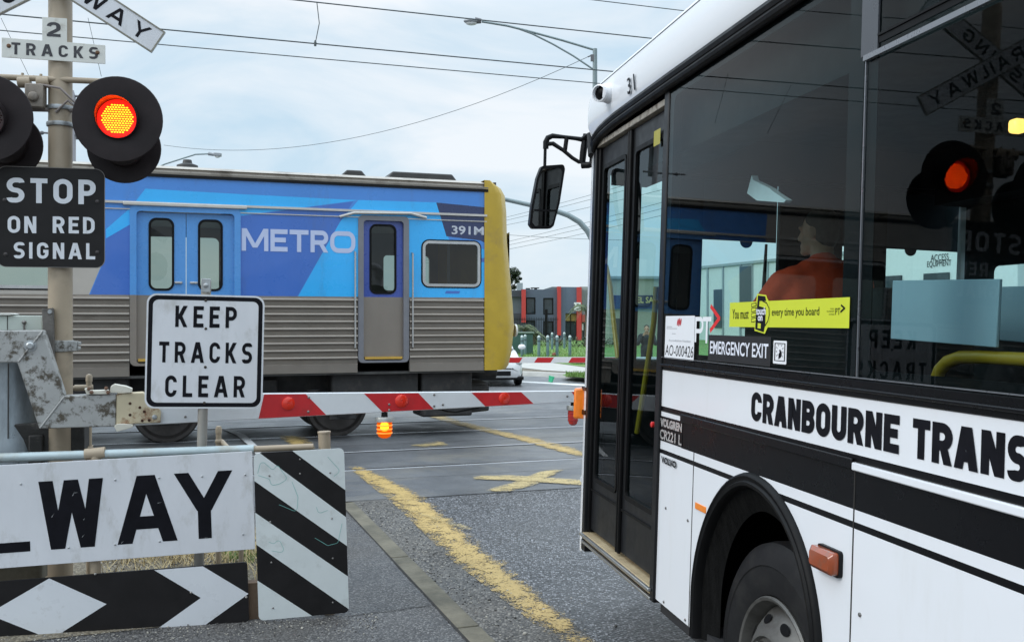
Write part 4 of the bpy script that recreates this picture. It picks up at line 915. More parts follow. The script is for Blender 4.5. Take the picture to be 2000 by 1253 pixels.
for d in doors:
    mid = (d[0]+d[2])/2
    for l0, l1 in ((d[0]+.03, mid-.004), (mid+.004, d[2]-.03)): leaf(l0, l1, 1.2, d[3]-.03, MATS['door_blue'], dwz, .17, -.05)
    m = MB(); fo = [(a, min(max(b, 1.14), d[3]+.06)) for a, b in rrect(d[0]-.055, 1.14, d[2]+.055, d[3]+.06, .08)]; fi = rrect(d[0]+.03, 1.17, d[2]-.03, d[3]-.02, .05); fo, fi = spl(fo, zB), spl(fi, zB); ring(m, T, fo, fi, -.07, .02)
    m.m = [1 if sum(m.v[i].z for i in f)/len(f) > zB else 0 for f in m.f]; m.build('door_frame', [MATS['stainless_door'], MATS['door_blue']], train)
    m = MB(); m.fbox(T, d[0]-.14, d[2]+.14, d[3]+.05, d[3]+.1, .0, .05); m.build('door_hood', MATS['rail_silver'], train, bevel=.01)
    m = MB(); m.fbox(T, d[0]+.05, d[2]-.05, 1.2, 1.235, -.05, -.005); m.build('step_edge', MATS['gold_step'], train)
    m = MB(); 
    for x in (mid-.1, mid+.1): m.cut().fbox(T, x-.05, x+.05, zB+.16, zB+.19, -.05, -.02)
    m.build('door_handle', MATS['steel'], train, bevel=.005)
cwz = (T.px(745, 572)[1], T.px(745, 440)[1])
leaf(crew[0]+.03, crew[2]-.03, 1.2, crew[3]-.02, MATS['door_deep'], cwz, .115, -.05)
m = MB(); ring(m, T, rrect(crew[0]-.05, 1.14, crew[2]+.05, crew[3]+.05, .07), rrect(crew[0]+.03, 1.17, crew[2]-.03, crew[3]-.02, .05), -.07, .018); m.build('door_frame', [pm('door_frame_grey', (.2, .2, .22), .4, .3)], train)
m = MB(); hd = P([(663, 424), (690, 417), (800, 418), (832, 426)]); m.tube([T.p(hd[0][0], hd[0][1]-.0, .02), T.p(hd[1][0], hd[1][1], .06), T.p(hd[2][0], hd[2][1], .06), T.p(hd[3][0], hd[3][1], .02)], .022, 10); m.build('door_hood', MATS['rail_silver'], train)
m = MB(); m.fbox(T, crew[0]+.05, crew[2]-.05, 1.19, 1.225, -.05, .01); m.build('step_edge', MATS['gold_step'], train)
for x in (crew[0]-.1, crew[2]+.1):
    m = MB(); m.tube([T.p(x, 1.35, .0), T.p(x, 1.36, .045), T.p(x, 2.75, .045), T.p(x, 2.76, .0)], .014, 8); m.build('grab_rail', MATS['steel'], train)
# windows of the saloon and cab
def window(w, r=.09):
    m = MB(); ring(m, T, rrect(w[0]-.03, w[1]-.03, w[2]+.03, w[3]+.03, r+.03), rrect(w[0]+.012, w[1]+.012, w[2]-.012, w[3]-.012, r-.012), -.03, .014); f = m.build('window_frame', MATS['steel'], train)
    m = MB(); ring(m, T, rrect(w[0]-.05, w[1]-.05, w[2]+.05, w[3]+.05, r+.05), rrect(w[0]-.03, w[1]-.03, w[2]+.03, w[3]+.03, r+.03), -.01, .006); m.build('window_seal', MATS['rubber'], f)
    MB().face([T.p(a, z, -.01) for a, z in rrect(*w, r)]).build('pane', TG, f, smooth=False)
    m = MB(); mid = w[0]+(w[2]-w[0])*.45; m.fbox(T, mid-.02, mid+.02, w[1], w[3], -.03, -.012); m.build('mullion', MATS['dark_steel'], f)
for w in wins: window(w)
window(cabw, .07)
# lettering
m = MB(); a0, b1 = T.px(472, 446); a1, b0 = T.px(694, 495); word(m, T, 'METRO', a0, a1, b0, b1, t=.21, gap=.10, c=.003, wid=dict(M=1.3, E=.85, T=.95, R=.9, O=1.3))
m.build('lettering', pm('tr_white', (.48, .54, .74), .35, var=.03), wall, smooth=False)
m = MB(); textpx(m, T, '391M', 882, 441, 945, 460, bold=.02, c=.003); m.build('fleet_number', pm('num_white', (.5, .52, .58), .4), wall, smooth=False)
m = MB(); q = P([(884, 571)])[0]; m.face([T.p(q[0]-.12, q[1]-.02, .002), T.p(q[0]+.1, q[1]-.02, .002), T.p(q[0]+.12, q[1]+.02, .002), T.p(q[0]-.1, q[1]+.02, .002)]); q = P([(940, 508)])[0]; m.face([T.p(q[0]-.05, q[1]-.03, .002), T.p(q[0]+.05, q[1]-.03, .002), T.p(q[0]+.05, q[1]+.03, .002), T.p(q[0]-.05, q[1]+.03, .002)]); m.build('sticker', MATS['tr_deep'], wall, smooth=False)
# yellow nose: rounded in plan, bulging in profile
profile = [(.25, 1.0), (.29, 1.06), (.33, 1.25), (.37, 1.65), (.35, 2.0), (.31, 2.5), (.27, 3.0), (.26, 3.45), (.24, zt-.04), (.18, zt+.07), (.05, zt+.16)]
pts = []; NW = 16
for ea, z in profile:
    row = []
    for i in range(NW+1):
        s = i/NW; e = 1-abs(2*s-1)**3.2
        row.append(T.p(aF+ea+e*(.2+ea*.3), z, -3.0*s - (.06 if i == 0 else 0) + (.06 if i == NW else 0)))
    pts.append([T.p(aF-.06, z, .012), T.p(aF+ea*.5, z, .012), T.p(aF+ea*.85, z, -.015)]+row+[T.p(aF+ea*.5, z, -3.01), T.p(aF-.06, z, -3.01)])
m = MB(); k = len(pts[0]); m.add([p for r in pts for p in r], [(i*k+j, i*k+j+1, (i+1)*k+j+1, (i+1)*k+j) for i in range(len(pts)-1) for j in range(k-1)])
m.face(pts[-1]); m.face(pts[0][::-1]); nose = m.build('nose', MATS['tr_yellow'], train, ang=50)
m = MB(); wr = []
for i in range(3, NW-2): wr.append(i)
for z0_, z1_, i0, i1 in ((2.25, 3.15, 2, 6), (2.25, 3.15, 8, 12)):
    qs = []
    for z in (z0_, z1_):
        for i in (i0, i1):
            s = i/NW; e = 1-abs(2*s-1)**3.2; ea = .27; qs.append(T.p(aF+ea+e*(.2+ea*.3)+.04, z, -3*s))
    m.face([qs[0], qs[1], qs[3], qs[2]])
m.build('windscreen', pm('dark_glass', (.01, .012, .014), .05), nose, smooth=False)
for s in (.15, .85):
    m = MB(); e = 1-abs(2*s-1)**3.2; m.lathe(T.p(aF+.38+e*.3, 1.6, -3*s), T.X, [(.1, 0), (.1, .03), (.08, .04)], 20); m.build('headlamp', pm('lamp_glass', (.7, .7, .68), .1), nose)
# interior, far side with windows, underframe, bogies
m = MB(); m.fbox(T, aE, aF-.1, 1.16, 1.2, -2.95, -.08); m.build('floor', pm('tr_floor', (.2, .21, .2), .7), train)
m = MB(); m.fbox(T, aE, aF-.1, 3.3, 3.34, -2.95, -.08); m.build('ceiling', pm('tr_ceiling', (.55, .57, .53), .6), train)
fw = Fr(T.p(0, 0, -3.0), T.X, T.Z, -T.N)
fh = [rrect(w[0], zB+.1, w[2], wz1, .09) for w in wins]+[rrect(d[0]+.1, zB-.1, d[2]-.1, dwz[1], .09) for d in doors]+[rrect(crew[0]+.05, zB-.1, crew[2]-.05, cwz[1], .09), rrect(*cabw, .07)]
sheet('far_wall', fw, [(aE, z0), (aF, z0), (aF, zt), (aE, zt)], [], fh, [MATS['stainless']], train, 0, solid=.06)
m = MB(); 
for h in fh: m.cut().face([fw.p(a, z, -.02) for a, z in h])
m.build('far_panes', glass('far_glass', (.72, .8, .74), .04), train, smooth=False)
m = MB(); m.fbox(T, aE, aE+.05, z0, zt, -3.0, -.06); m.build('end_wall', MATS['stainless'], train)
m = MB(); ab = crew[0]-.35; m.fbox(T, ab-.03, ab, 1.2, 3.3, -1.1, -.09); m.fbox(T, ab-.03, ab, 1.2, 3.3, -2.9, -1.9); m.build('cab_partition', pm('tr_cream', (.5, .52, .45), .6), train)
for k in range(3):
    x = dbl[2]+.35+k*.55
    if x+.4 > ab: break
    m = MB(); 
    for c0 in (-1.0, -2.85): m.fbox(T, x, x+.42, 1.5, 1.65, c0, c0+.9); m.fbox(T, x, x+.1, 1.65, 2.25, c0, c0+.9)
    m.build('seat', pm('seat_blue', (.05, .07, .2), .8), train, bevel=.03)
m = MB(); m.fbox(T, aE, aF-.6, .55, 1.0, -2.4, -.55); m.build('underframe', MATS['under'], train)
m = MB()
for x, w, zl in ((aF-6.4, 1.3, .42), (aF-8.4, 1.5, .38), (aF-10.5, 1.4, .45), (aF-12.6, 1.2, .4), (aF-2.35, 1.3, .45), (aF-14.5, 1.7, .36), (aF-1.0, .8, .3)): m.cut().fbox(T, x, x+w, zl, .98, -.75, -.15); 
m.build('equipment_box', MATS['under'], train, bevel=.03)
m = MB(); m.fbox(T, aF-6.3, aF-5.3, .62, .66, -.14, -.1); m.fbox(T, aF-8.0, aF-7.3, .85, .9, -.14, -.1); m.build('pale_pipe', pm('tr_pipe', (.5, .5, .5), .4, .3), train)
def bogie(ac):
    cR = -.72-.0; 
    m = MB()
    for c in (-.32, -2.5): m.fbox(T, ac-1.75, ac+1.75, .55, .72, c-.12, c); m.fbox(T, ac-.5, ac+.5, .38, .58, c-.14, c+.02)
    m.fbox(T, ac-.3, ac+.3, .5, .9, -2.5, -.4)
    for x in (-1.22, 1.22):
        m.fbox(T, ac+x-.2, ac+x+.2, .3, .62, -.34, -.18)
        m.lathe(T.p(ac+x-.42, .5, -.26), (0, 0, 1), [(.09, 0), (.1, .05), (.08, .1), (.1, .15), (.08, .2), (.1, .25)], 14); m.lathe(T.p(ac+x+.42, .5, -.26), (0, 0, 1), [(.09, 0), (.1, .05), (.08, .1), (.1, .15), (.08, .2), (.1, .25)], 14)
    b = m.build('bogie', MATS['under'], train, bevel=.015)
    for x in (-1.22, 1.22):
        for c, s in ((-.72, 1), (-2.3, -1)):
            m = MB(); m.lathe(T.p(ac+x, .46, c), T.N*s, [(.1, -.1), (.46, -.1), (.475, -.075), (.455, .0), (.45, .035), (.40, .04), (.36, .0), (.15, .0), (.13, .05), (.08, .06)], 36); m.build('wheel', pm('wheel_steel', (.1, .09, .085), .5, .5, var=.3), b)
        m = MB(); m.tube([T.p(ac+x, .46, -.7), T.p(ac+x, .46, -2.3)], .08, 12); m.lathe(T.p(ac+x, .46, -.35), T.N, [(.13, 0), (.13, .2), (.1, .22)], 18); m.build('axle', MATS['under'], b)
bog = T.px(505, 800)[0]; bogie(bog); bogie(aE+3.6)
m = MB(); m.fbox(T, aF-.9, aF+.12, .35, .75, -2.6, -.3); m.prism([T.p(aF-.3, .32, -.3), T.p(aF+.2, .32, -.6), T.p(aF+.35, .32, -1.5), T.p(aF+.2, .32, -2.4), T.p(aF-.3, .32, -2.7)], (0, 0, .45)); m.tube([T.p(aF, .9, -1.5), T.p(aF+.62, .9, -1.5)], .12, 14); m.build('front_apron', MATS['under'], train, bevel=.02)
m = MB(); m.tube([T.p(aF-.4, .95, -.3), T.p(aF-.3, .5, -.28), T.p(aF+.05, .45, -.28)], .03, 8); m.tube([T.p(aF-1.2, .9, -.25), T.p(aF-1.0, .55, -.2), T.p(aF-.5, .5, -.2)], .025, 8); m.build('hose', pm('hose_grey', (.3, .3, .3), .5), train)
# roof equipment
for u0, v0, u1, v1, c in ((662, 331, 722, 344, -.5), (752, 334, 898, 353, -.5)):
    a0 = T.px(u0, 340, c)[0]; a1 = T.px(u1, 340, c)[0]; zz = T.px(u0, v0, c)[1]; m = MB(); m.prism([T.p(a0, zt+.15, c), T.p(a1, zt+.15, c), T.p(a1-.12, zz, c), T.p(a0+.12, zz, c)], T.N*-1.2); m.build('roof_unit', pm('unit_dark', (.035, .035, .035), .6, var=.2), train, bevel=.02)
a0, zz = T.px(366, 313, -1.0); m = MB(); m.lathe(T.p(a0, zt+.15, -1.0), (0, 0, 1), [(.17, 0), (.15, zz-zt-.35+.12), (.07, zz-zt-.2), (.06, zz-zt-.15)], 16); m.build('roof_vent', MATS['unit_dark'], train)
m = MB(); a0, zz = T.px(966, 357, -.3); m.tube([T.p(a0, zt, -.3), T.p(a0, zz, -.3)], .025, 8); m.build('aerial', MATS['unit_dark'], train)
# ------------------------------------------------------------------ the bus
YAW, LEAN = math.radians(11.0), math.radians(1.9)
bf = V((-math.sin(YAW), math.cos(YAW), 0)); br = V((math.cos(YAW), math.sin(YAW), 0)); bz = V((0, 0, 1))
bZ = bz*math.cos(LEAN)+br*math.sin(LEAN); bN = -(br*math.cos(LEAN)-bz*math.sin(LEAN))
BO = V((150/F*5.8, 5.8, 1.75)) - bZ*1.75
BS = Fr(BO, -bf, bZ, bN)                       # side plane: a runs back from the door edge, b up, c outwards
bus = thing('city_bus', 'white city bus with black stripes and folding doors waiting at the crossing', 'bus', V((BS.p(5, 0, -1.25).x, BS.p(5, 0, -1.25).y, 0)))
bp = BS.px
REAR = 11.2; BW = 2.5
pm('bus_white', (.74, .755, .79), .25, var=.008, vs=1.2, coat=.3, rv=.015, dirt=(.6, .59, .56), ds=2.5, dlo=.56, dhi=1.15, stretch=(1, 1, .22))
pm('bus_black', (.004, .004, .005), .3, var=.1, spec=.2); pm('frit', (.003, .003, .0035), .4, spec=.1)
pm('door_grey', (.010, .0105, .012), .4, spec=.25, var=.15, dirt=(.05, .048, .045), ds=5, dlo=.6, dhi=.9); pm('alu', (.45, .45, .44), .35, .8, var=.1)
BG_ = glass('bus_glass', (.62, .78, .785), .015); DG = glass('door_glass', (.55, .74, .75), .03); WSG = glass('windscreen_glass', (.86, .98, .97), .04)
zW = .5*(bp(1293, 722.3)[1]+bp(2000, 824)[1]); zT = .5*(bp(1291, 794)[1]+bp(2000, 966)[1]); zTT = .5*(bp(1354, 826)[1]+bp(1672, 918)[1]); zTL = .5*(bp(1351, 881.5)[1]+bp(1800, 1042)[1])
zL1 = .5*(bp(1432, 928)[1]+bp(1800, 1070)[1]); zL0 = .5*(bp(1800, 1084)[1]+bp(1432, 939)[1]); zT0 = .5*(bp(1291, 806)[1]+bp(2000, 980)[1])
zG = 2.86; aD = bp(1284, 1000)[0]; z0b = bp(1284, 1172)[1]
AC, AZ, AR = 2.292, .628, .507
def earc(k, x, z=None):                    # the arch: flatter towards the front, measured on the panel
    z = z or x; o = []
    for i in range(k+1):
        t = math.radians(180-180*i/k); c_, s_ = math.cos(t), math.sin(t); n = 2/1.78 if c_ < 0 else 2/2.1
        o.append((AC+(x-.018*(c_ < 0))*math.copysign(abs(c_)**n, c_), AZ+z*abs(s_)**n))
    return o
arch = [(AC-.482, z0b-.3)]+earc(24, .50, .525)+[(AC+.50, z0b-.3)]
band = lambda z1, z0, k, a0=-1, a1=99: ([(a0, z0), (a1, z0), (a1, z1), (a0, z1)], k)
ap = bp(1668, 1000)[0]
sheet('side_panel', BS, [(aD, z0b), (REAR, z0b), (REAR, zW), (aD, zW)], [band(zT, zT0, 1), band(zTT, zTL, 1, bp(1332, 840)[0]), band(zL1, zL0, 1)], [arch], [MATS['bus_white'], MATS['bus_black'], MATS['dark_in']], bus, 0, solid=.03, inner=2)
# panel joints, trims and small fasteners
m = MB()
for u in (1352, 1668): 
    a = bp(u, 1000)[0]; m.cut().fbox(BS, a-.003, a+.003, z0b, zTT if u > 1500 else zTL, -.002, .0012)
m.cut().fbox(BS, aD, REAR, zTT+.018, zTT+.022, -.001, .001); m.build('panel_joint', MATS['joint'], bus, smooth=False)
m = MB(); m.fbox(BS, bp(1332, 840)[0], ap-.005, zTT-.004, zTT+.03, 0, .012); m.build('stripe_trim', MATS['bus_black'], bus, bevel=.004)
m = MB(); m.fbox(BS, ap, REAR, zTT-.004, zTT+.02, 0, .014); m.build('stripe_trim', MATS['bus_white'], bus, bevel=.004)
for u, v in ((1301, 992), (1344, 1016), (1297, 1175), (1339, 1210), (1680, 1200)):
    a, b = bp(u, v); MB().lathe(BS.p(a, b, 0), BS.N, [(.007, 0), (.006, .004), (.002, .006)], 10).build('fastener', MATS['bolt'], bus)
# lettering on the side
m = MB()
HW = dict(C=.66, R=.66, A=.70, N=.66, B=.66, O=.68, U=.66, E=.58, T=.6, S=.64)
a0 = bp(1468, 790)[0]; a1 = bp(1757, 860)[0]; b1 = bp(1483, 762)[1]; b0 = bp(1735, 886)[1]
zt1, zt0 = (bp(1479, 763)[1]+bp(1740, 811)[1]+bp(1800, 821)[1])/3, (bp(1479, 824)[1]+bp(1740, 882)[1]+bp(1798, 897)[1])/3
word(m, BS, 'CRANBOURNE', a0, a1, zt0, zt1, t=.24, gap=.075, c=.0012, wid=HW)
a0 = bp(1783, 860)[0]; a1 = bp(1962, 930)[0]; word(m, BS, 'TRAN', a0, a1, zt0, zt1, t=.24, gap=.075, c=.0012, wid=HW)
k_ = (a1-a0)/(.6+.66+.70+.66+3*.075); word(m, BS, 'SIT', a1+.075*k_, a1+k_*(.075+.64+.24+.6+.15), zt0, zt1, t=.24, gap=.075, c=.0012, wid=HW)
m.build('lettering', MATS['letter_black'], bus, smooth=False)
pl = MB(); ax0 = aD+.006; ax1 = bp(1333, 850)[0]; m = MB(); m.fbox(BS, ax0, ax1, zTL+.003, zTT-.003, -.001, .0015); bd = m.build('maker_badge', MATS['bus_black'], bus, smooth=False)
m = MB(); zm_ = zTL+(zTT-zTL)*.52; small_text(m, BS, 'VOLGREN', ax0+.003, ax1-.003, zm_+.006, zTT-.012, bold=.06, c=.003); m.build('lettering', pm('chrome_letter', (.72, .71, .70), .25, .6), bd, smooth=False)
m = MB(); small_text(m, BS, 'CR221 L', ax0+.003, ax1-.003, zTL+.010, zm_-.006, bold=.03, c=.003); m.build('lettering', MATS['chrome_letter'], bd, smooth=False)
m = MB(); a0, b1 = bp(1294, 888); a1 = bp(1323, 905)[0]; small_text(m, BS, 'VOLVO', a0, a1, b1-.035, b1-.004, bold=.05, c=.006); m.build('maker_badge', MATS['black_plastic'], bus, smooth=False)
# reflector and marker lamp
m = MB(); a0, b1 = bp(1359, 979); a1, b0 = bp(1379, 1003); m.fbox(BS, a0, a1, b0, b1-.002, 0, .004); m.build('side_reflector', pm('amber_reflector', (.85, .23, .01), .3, coat=.4), bus, bevel=.002)
a0 = bp(1600, 1090)[0]; a1 = bp(1645, 1090)[0]; b1 = bp(1620, 1070)[1]; b0 = bp(1620, 1114)[1]
ml = MB().plate(BS, rrect(a0+.008, b0-.006, a1+.006, b1+.006, .012, 4), .012, .012).build('marker_lamp', MATS['black_plastic'], bus)
m = MB(); P8 = lambda i, c: [BS.p(x, y, c) for x, y in rrect(a0+i, b0+i, a1-i*.6, b1-i, .010, 3)]
q0, q1, q2 = P8(.0, .012), P8(.0, .03), P8(.012, .042); n = len(q0); m.add(q0+q1+q2, [(i, (i+1) % n, n+(i+1) % n, n+i) for i in range(n)]+[(n+i, n+(i+1) % n, 2*n+(i+1) % n, 2*n+i) for i in range(n)]+[list(range(2*n, 3*n))]); m.build('lens', pm('lens_amber', (.30, .06, .018), .2, var=.1, coat=.6, dirt=(.15, .08, .05), ds=25, dlo=.5, dhi=.7), ml)
# wheel arch, wheel
m = MB(); SECT = [(-.012, -.03), (-.012, .006), (-.004, .02), (.008, .022), (.014, .014), (.022, .014), (.03, .02), (.038, .016), (.044, .0), (.044, -.01)]
apath = lambda e: [(AC-.482-e, z0b-.02)]+earc(36, .50+e, .525+e)+[(AC+.50+e, z0b-.02)]
rows = [[BS.p(a, b, c) for a, b in apath(e)] for e, c in SECT]; nA = len(rows[0]); m.add([p for r in rows for p in r], [(i*nA+j, i*nA+j+1, (i+1)*nA+j+1, (i+1)*nA+j) for i in range(len(rows)-1) for j in range(nA-1)]); m.build('arch_trim', MATS['rubber'], bus, ang=50)
m = MB(); ra, rb = apath(-.005), apath(-.10)
for i in range(nA-1): m.face([BS.p(*ra[i], -.012), BS.p(*ra[i+1], -.012), BS.p(*rb[i+1], -.06), BS.p(*rb[i], -.06)])
m.build('arch_brush', pm('brush_black', (.006, .006, .006), .9, var=.6, vs=60, stretch=(1, 1, .1), bump=.4, bs=150, spec=.1), bus)
m = MB(); m.fbox(BS, AC-AR-.02, AC+AR+.02, z0b-.1, AZ+AR+.02, -.75, -.74); m.fbox(BS, AC-AR-.02, AC+AR+.02, AZ+AR+.01, AZ+AR+.02, -.75, -.035); m.fbox(BS, AC-AR-.03, AC-AR-.02, z0b-.1, AZ+AR+.01, -.75, -.035); m.fbox(BS, AC+AR+.02, AC+AR+.03, z0b-.1, AZ+AR+.01, -.75, -.035)
m.build('wheel_well', MATS['frit'], bus)
WR = .49; wc = (AC+.085, .465)
def wheel(a, c, s=1, visible=True):
    o = BS.p(a, wc[1], c); n = BS.N*s
    w = MB().lathe(o, n, [(.29, -.25), (.40, -.27), (WR-.03, -.255), (WR-.004, -.235), (WR, -.2), (WR, -.05), (WR-.006, -.018), (WR-.03, .0), (.42, .012), (.405, .016), (.40, .012), (.34, .012), (.30, .0), (.287, -.02)], 72, cap=False).build('tyre', pm('tyre_rubber', (.012, .012, .013), .55, spec=.2, var=.2, dirt=(.026, .025, .024), ds=8, dlo=.5, dhi=.8), bus, ang=25)
    rm = MB().lathe(o, n, [(.287, -.03), (.296, .004), (.29, .012), (.28, .008), (.268, -.02), (.262, -.05), (.22, -.005), (.17, .03), (.158, .034), (.15, .02), (.14, .02), (.10, .024)], 64, cap=False).build('rim', pm('rim_alloy', (.12, .117, .11), .5, .5, var=.2, dirt=(.06, .055, .05), ds=9, dlo=.45, dhi=.7), bus, ang=30)
    MW[rm] = MW[bus]
    m = MB(); m.lathe(o, n, [(.105, .018), (.1, .05), (.085, .06), (.03, .062), (.03, .07), (.001, .072)], 32, cap=False); m.build('hub_cap', pm('hub_dark', (.12, .115, .11), .45, .5, var=.2), rm)
    m = MB(); x, y = orth(n)
    for k in range(10):
        t = 6.283*k/10+.2; d = x*math.cos(t)+y*math.sin(t); q = o+d*.128+n*.02; m.cut().lathe(q, n, [(.016, 0), (.016, .022), (.012, .026)], 6)
    m.build('wheel_nut', pm('nut_dark', (.06, .055, .05), .5, .5), rm)
    m = MB()
    for k in range(10):
        t = 6.283*k/10; d = x*math.cos(t)+y*math.sin(t); tn = n.cross(d); nn = (n+d*.52).normalized(); q = o+d*.216+n*.0025; rad = nn.cross(tn)
        m.cut().face([q+(tn*.03*math.cos(f)+rad*.019*math.sin(f)) for f in [6.283*j/16 for j in range(16)]])
    m.build('hand_hole', MATS['frit'], rm, smooth=False)
wheel(wc[0], -.07); wheel(wc[0], -BW+.07, -1); wheel(AC+5.9, -.07); wheel(AC+5.9, -BW+.07, -1)
# ---- glazing band of the left side
zs0, zs1 = zW, 2.845
wsplit = bp(1686, 400)[0]
pan = [(aD+.012, wsplit-.008), (wsplit+.008, wsplit+1.75), (wsplit+1.77, wsplit+3.4), (wsplit+3.42, wsplit+5.05), (wsplit+5.07, REAR-.1)]
zc0, zc1 = bp(1500, 715)[1]+.0, zs1
for i, (a0, a1) in enumerate(pan):
    ih = rrect(a0+(.05 if i == 0 else .055), zs0+.085, a1-.09, zs1-.06, .04)
    g = MB().face([BS.p(a, b, .006) for a, b in ((a0, zs0+.062), (a1, zs0+.062), (a1, zs1), (a0, zs1))]).build('side_window', BG_, bus, smooth=False)
    sheet('window_surround', BS, [(a0, zs0+.05), (a1, zs0+.05), (a1, zs1), (a0, zs1)], [], [ih], [MATS['frit']], g, .0025, solid=.004)
m = MB(); m.fbox(BS, aD, REAR, zs0+.0, zs0+.055, -.03, .004); m.fbox(BS, aD, REAR, zs0+.018, zs0+.03, .004, .014); m.build('waist_trim', MATS['bus_black'], bus, bevel=.004)
m = MB(); m.fbox(BS, wsplit-.008, wsplit+.008, zs0+.055, zs1, -.03, .003); m.build('window_post', MATS['frit'], bus)
# aluminium edge of the second window: vertical glass edge and the hopper rail
m = MB(); ea = bp(1689, 400)[0]; q0 = bp(1689, 118); q1 = bp(1665, 742); m.fbox(BS, ea-.0025, ea+.0025, zs0+.06, q0[1], .006, .011)
hz = q0[1]; m.fbox(BS, ea, ea+1.73, hz-.012, hz+.004, .006, .02); m.build('window_edge', pm('edge_alu', (.22, .23, .25), .3, .6, var=.05), bus)
m = MB(); m.fbox(BS, bp(1722, 80)[0], ea+1.7, hz+.045, hz+.052, .006, .014); m.fbox(BS, bp(1722, 80)[0], ea+1.7, hz+.025, hz+.045, .006, .010); m.build('hopper_rail', MATS['frit'], bus)
m = MB(); m.fbox(BS, bp(1690, 60)[0], bp(1722, 60)[0], hz+.0065, zs1, .0062, .012); m.build('hopper_post', pm('post_blue', (.05, .055, .065), .3), bus)
m = MB(); m.fbox(BS, aD, REAR, zs0+.058, zs0+.0615, .006, .010); m.build('glass_edge', MATS['edge_alu'], bus)
# gutter rail and white cove
m = MB(); ff_ = [(*bp(1162, 284), .002)]+[(*bp(u, v), .012) for u, v in ((1168, 269), (1178, 255))]+[(.30, 2.858, .018), (.5, 2.866, .02), (.75, 2.868, .02), (1.3, 2.87, .022), (REAR, 2.87, .022)]
pts = []
for i in range(len(ff_)-1):
    for k in range(4): t = k/4; pts.append(tuple(ff_[i][j]*(1-t)+ff_[i+1][j]*t for j in range(3)))
pts.append(ff_[-1])
for dz, r in ((0, .028), (-.03, .022)): m.tube([BS.p(a, b+dz, c) for a, b, c in pts], r, 10)
m.build('gutter_rail', MATS['rubber'], bus)
sec_ = [(.0, 2.86), (.012, 2.9), (.026, 2.94), (.031, 3.0), (.031, 3.06), (.022, 3.115), (.018, 3.117), (.014, 3.125), (-.02, 3.17), (-.08, 3.21), (-.2, 3.24), (-.5, 3.27), (-1.25, 3.28)]
sec_ = sec_+[(-BW-c, z) for c, z in sec_[-2::-1]]
def front_off(a_in, c): return a_in
m = MB(); st_ = [(-.10, .93, -.30), (-.085, .96, -.12), (-.04, .985, -.02), (.05, 1, 0), (REAR, 1, 0)]
vs = []
for a, k, dz in st_:
    for c, z in sec_: vs.append(BS.p(a + (.0 if a > 0 else -.20*(1-abs(2*(-c/BW)-1)**2.5)), 2.86+(z-2.86)*(1+dz), c if k == 1 else -BW/2+(c+BW/2)*(.9+.1*k)))
kk = len(sec_); m.add(vs, [(i*kk+j, i*kk+j+1, (i+1)*kk+j+1, (i+1)*kk+j) for i in range(len(st_)-1) for j in range(kk-1)]); m.face(vs[:kk]); m.build('roof', MATS['bus_white'], bus, ang=40)
m = MB(); m.tube([BS.p(a, 3.119, .0205) for a in (.02, 3, REAR)], .004, 6); m.build('roof_joint', pm('joint_grey', (.2, .2, .21), .5), bus)
m = MB(); n31 = Fr(BS.p(0, 0, .03), BS.X, BS.Z, BS.N); a, b = n31.px(1234, 165.5); small_text(m, BS, '31', n31.px(1227, 165)[0], n31.px(1241, 165)[0], b-.042, b+.042, bold=.012, c=0)
def cove_c(z):                                     # the number lies on the curved cove
    for (c0, z0_), (c1, z1_) in zip(sec_, sec_[1:]):
        if z0_ <= z <= z1_: return c0+(c1-c0)*(z-z0_)/(z1_-z0_)
    return .03
m.v = [v + BS.N*(cove_c((v-BS.O).dot(BS.Z))+.008) for v in m.v]; m.build('fleet_number', MATS['letter_black'], bus, smooth=False)
# camera pod on the cove
a, b = bp(1176, 188, .05); m = MB(); o = BS.p(a+.06, b-.01, .0); m.lathe(BS.p(a+.07, b, .015), BS.N, [(.058, 0), (.058, .02), (.05, .05), (.035, .06)], 24); cp_ = m.build('camera_pod', MATS['bus_white'], bus)
m = MB(); ax = (BS.X*.62+BS.N*.8-BS.Z*.12).normalized(); m.lathe(BS.p(a+.05, b, .042), ax, [(.02, -.03), (.045, -.02), (.048, .03), (.048, .07), (.041, .072), (.038, .05)], 24, cap=False); m.build('camera_hood', MATS['bus_white'], cp_); m = MB(); m.lathe(BS.p(a+.05, b, .042), ax, [(.042, .045), (.03, .054), (.001, .058)], 20); m.build('camera_lens', MATS['frit'], cp_)
# ---- door
zs = bp(1210, 1096)[1]                                     # step level
dh = .5*(bp(1180, 277)[1]+bp(1303, 196)[1])                # rusty header strip
m = MB(); m.fbox(BS, aD-.05, aD+.012, z0b-.02, 2.84, -.06, .012); m.fbox(BS, .0, .055, zs-.03, 2.82, -.07, .004); m.build('door_jamb', MATS['door_grey'], bus, bevel=.006)
m = MB(); m.fbox(BS, .055, aD-.05, dh+.03, 2.84, -.06, -.03); m.build('door_header', MATS['bus_black'], bus)
m = MB(); m.fbox(BS, .05, aD-.05, dh+.085, dh+.10, -.03, -.022); m.build('header_strip', MATS['alu'], bus)
m = MB(); m.fbox(BS, .04, aD-.05, dh-.014, dh+.018, -.045, .0); m.build('header_rail', pm('rusty_alu', (.36, .33, .28), .5, .4, var=.2, vs=20, dirt=(.1, .06, .04), ds=24, dlo=.5, dhi=.65), bus, bevel=.003)
lm = (.06+aD-.06)/2-.015
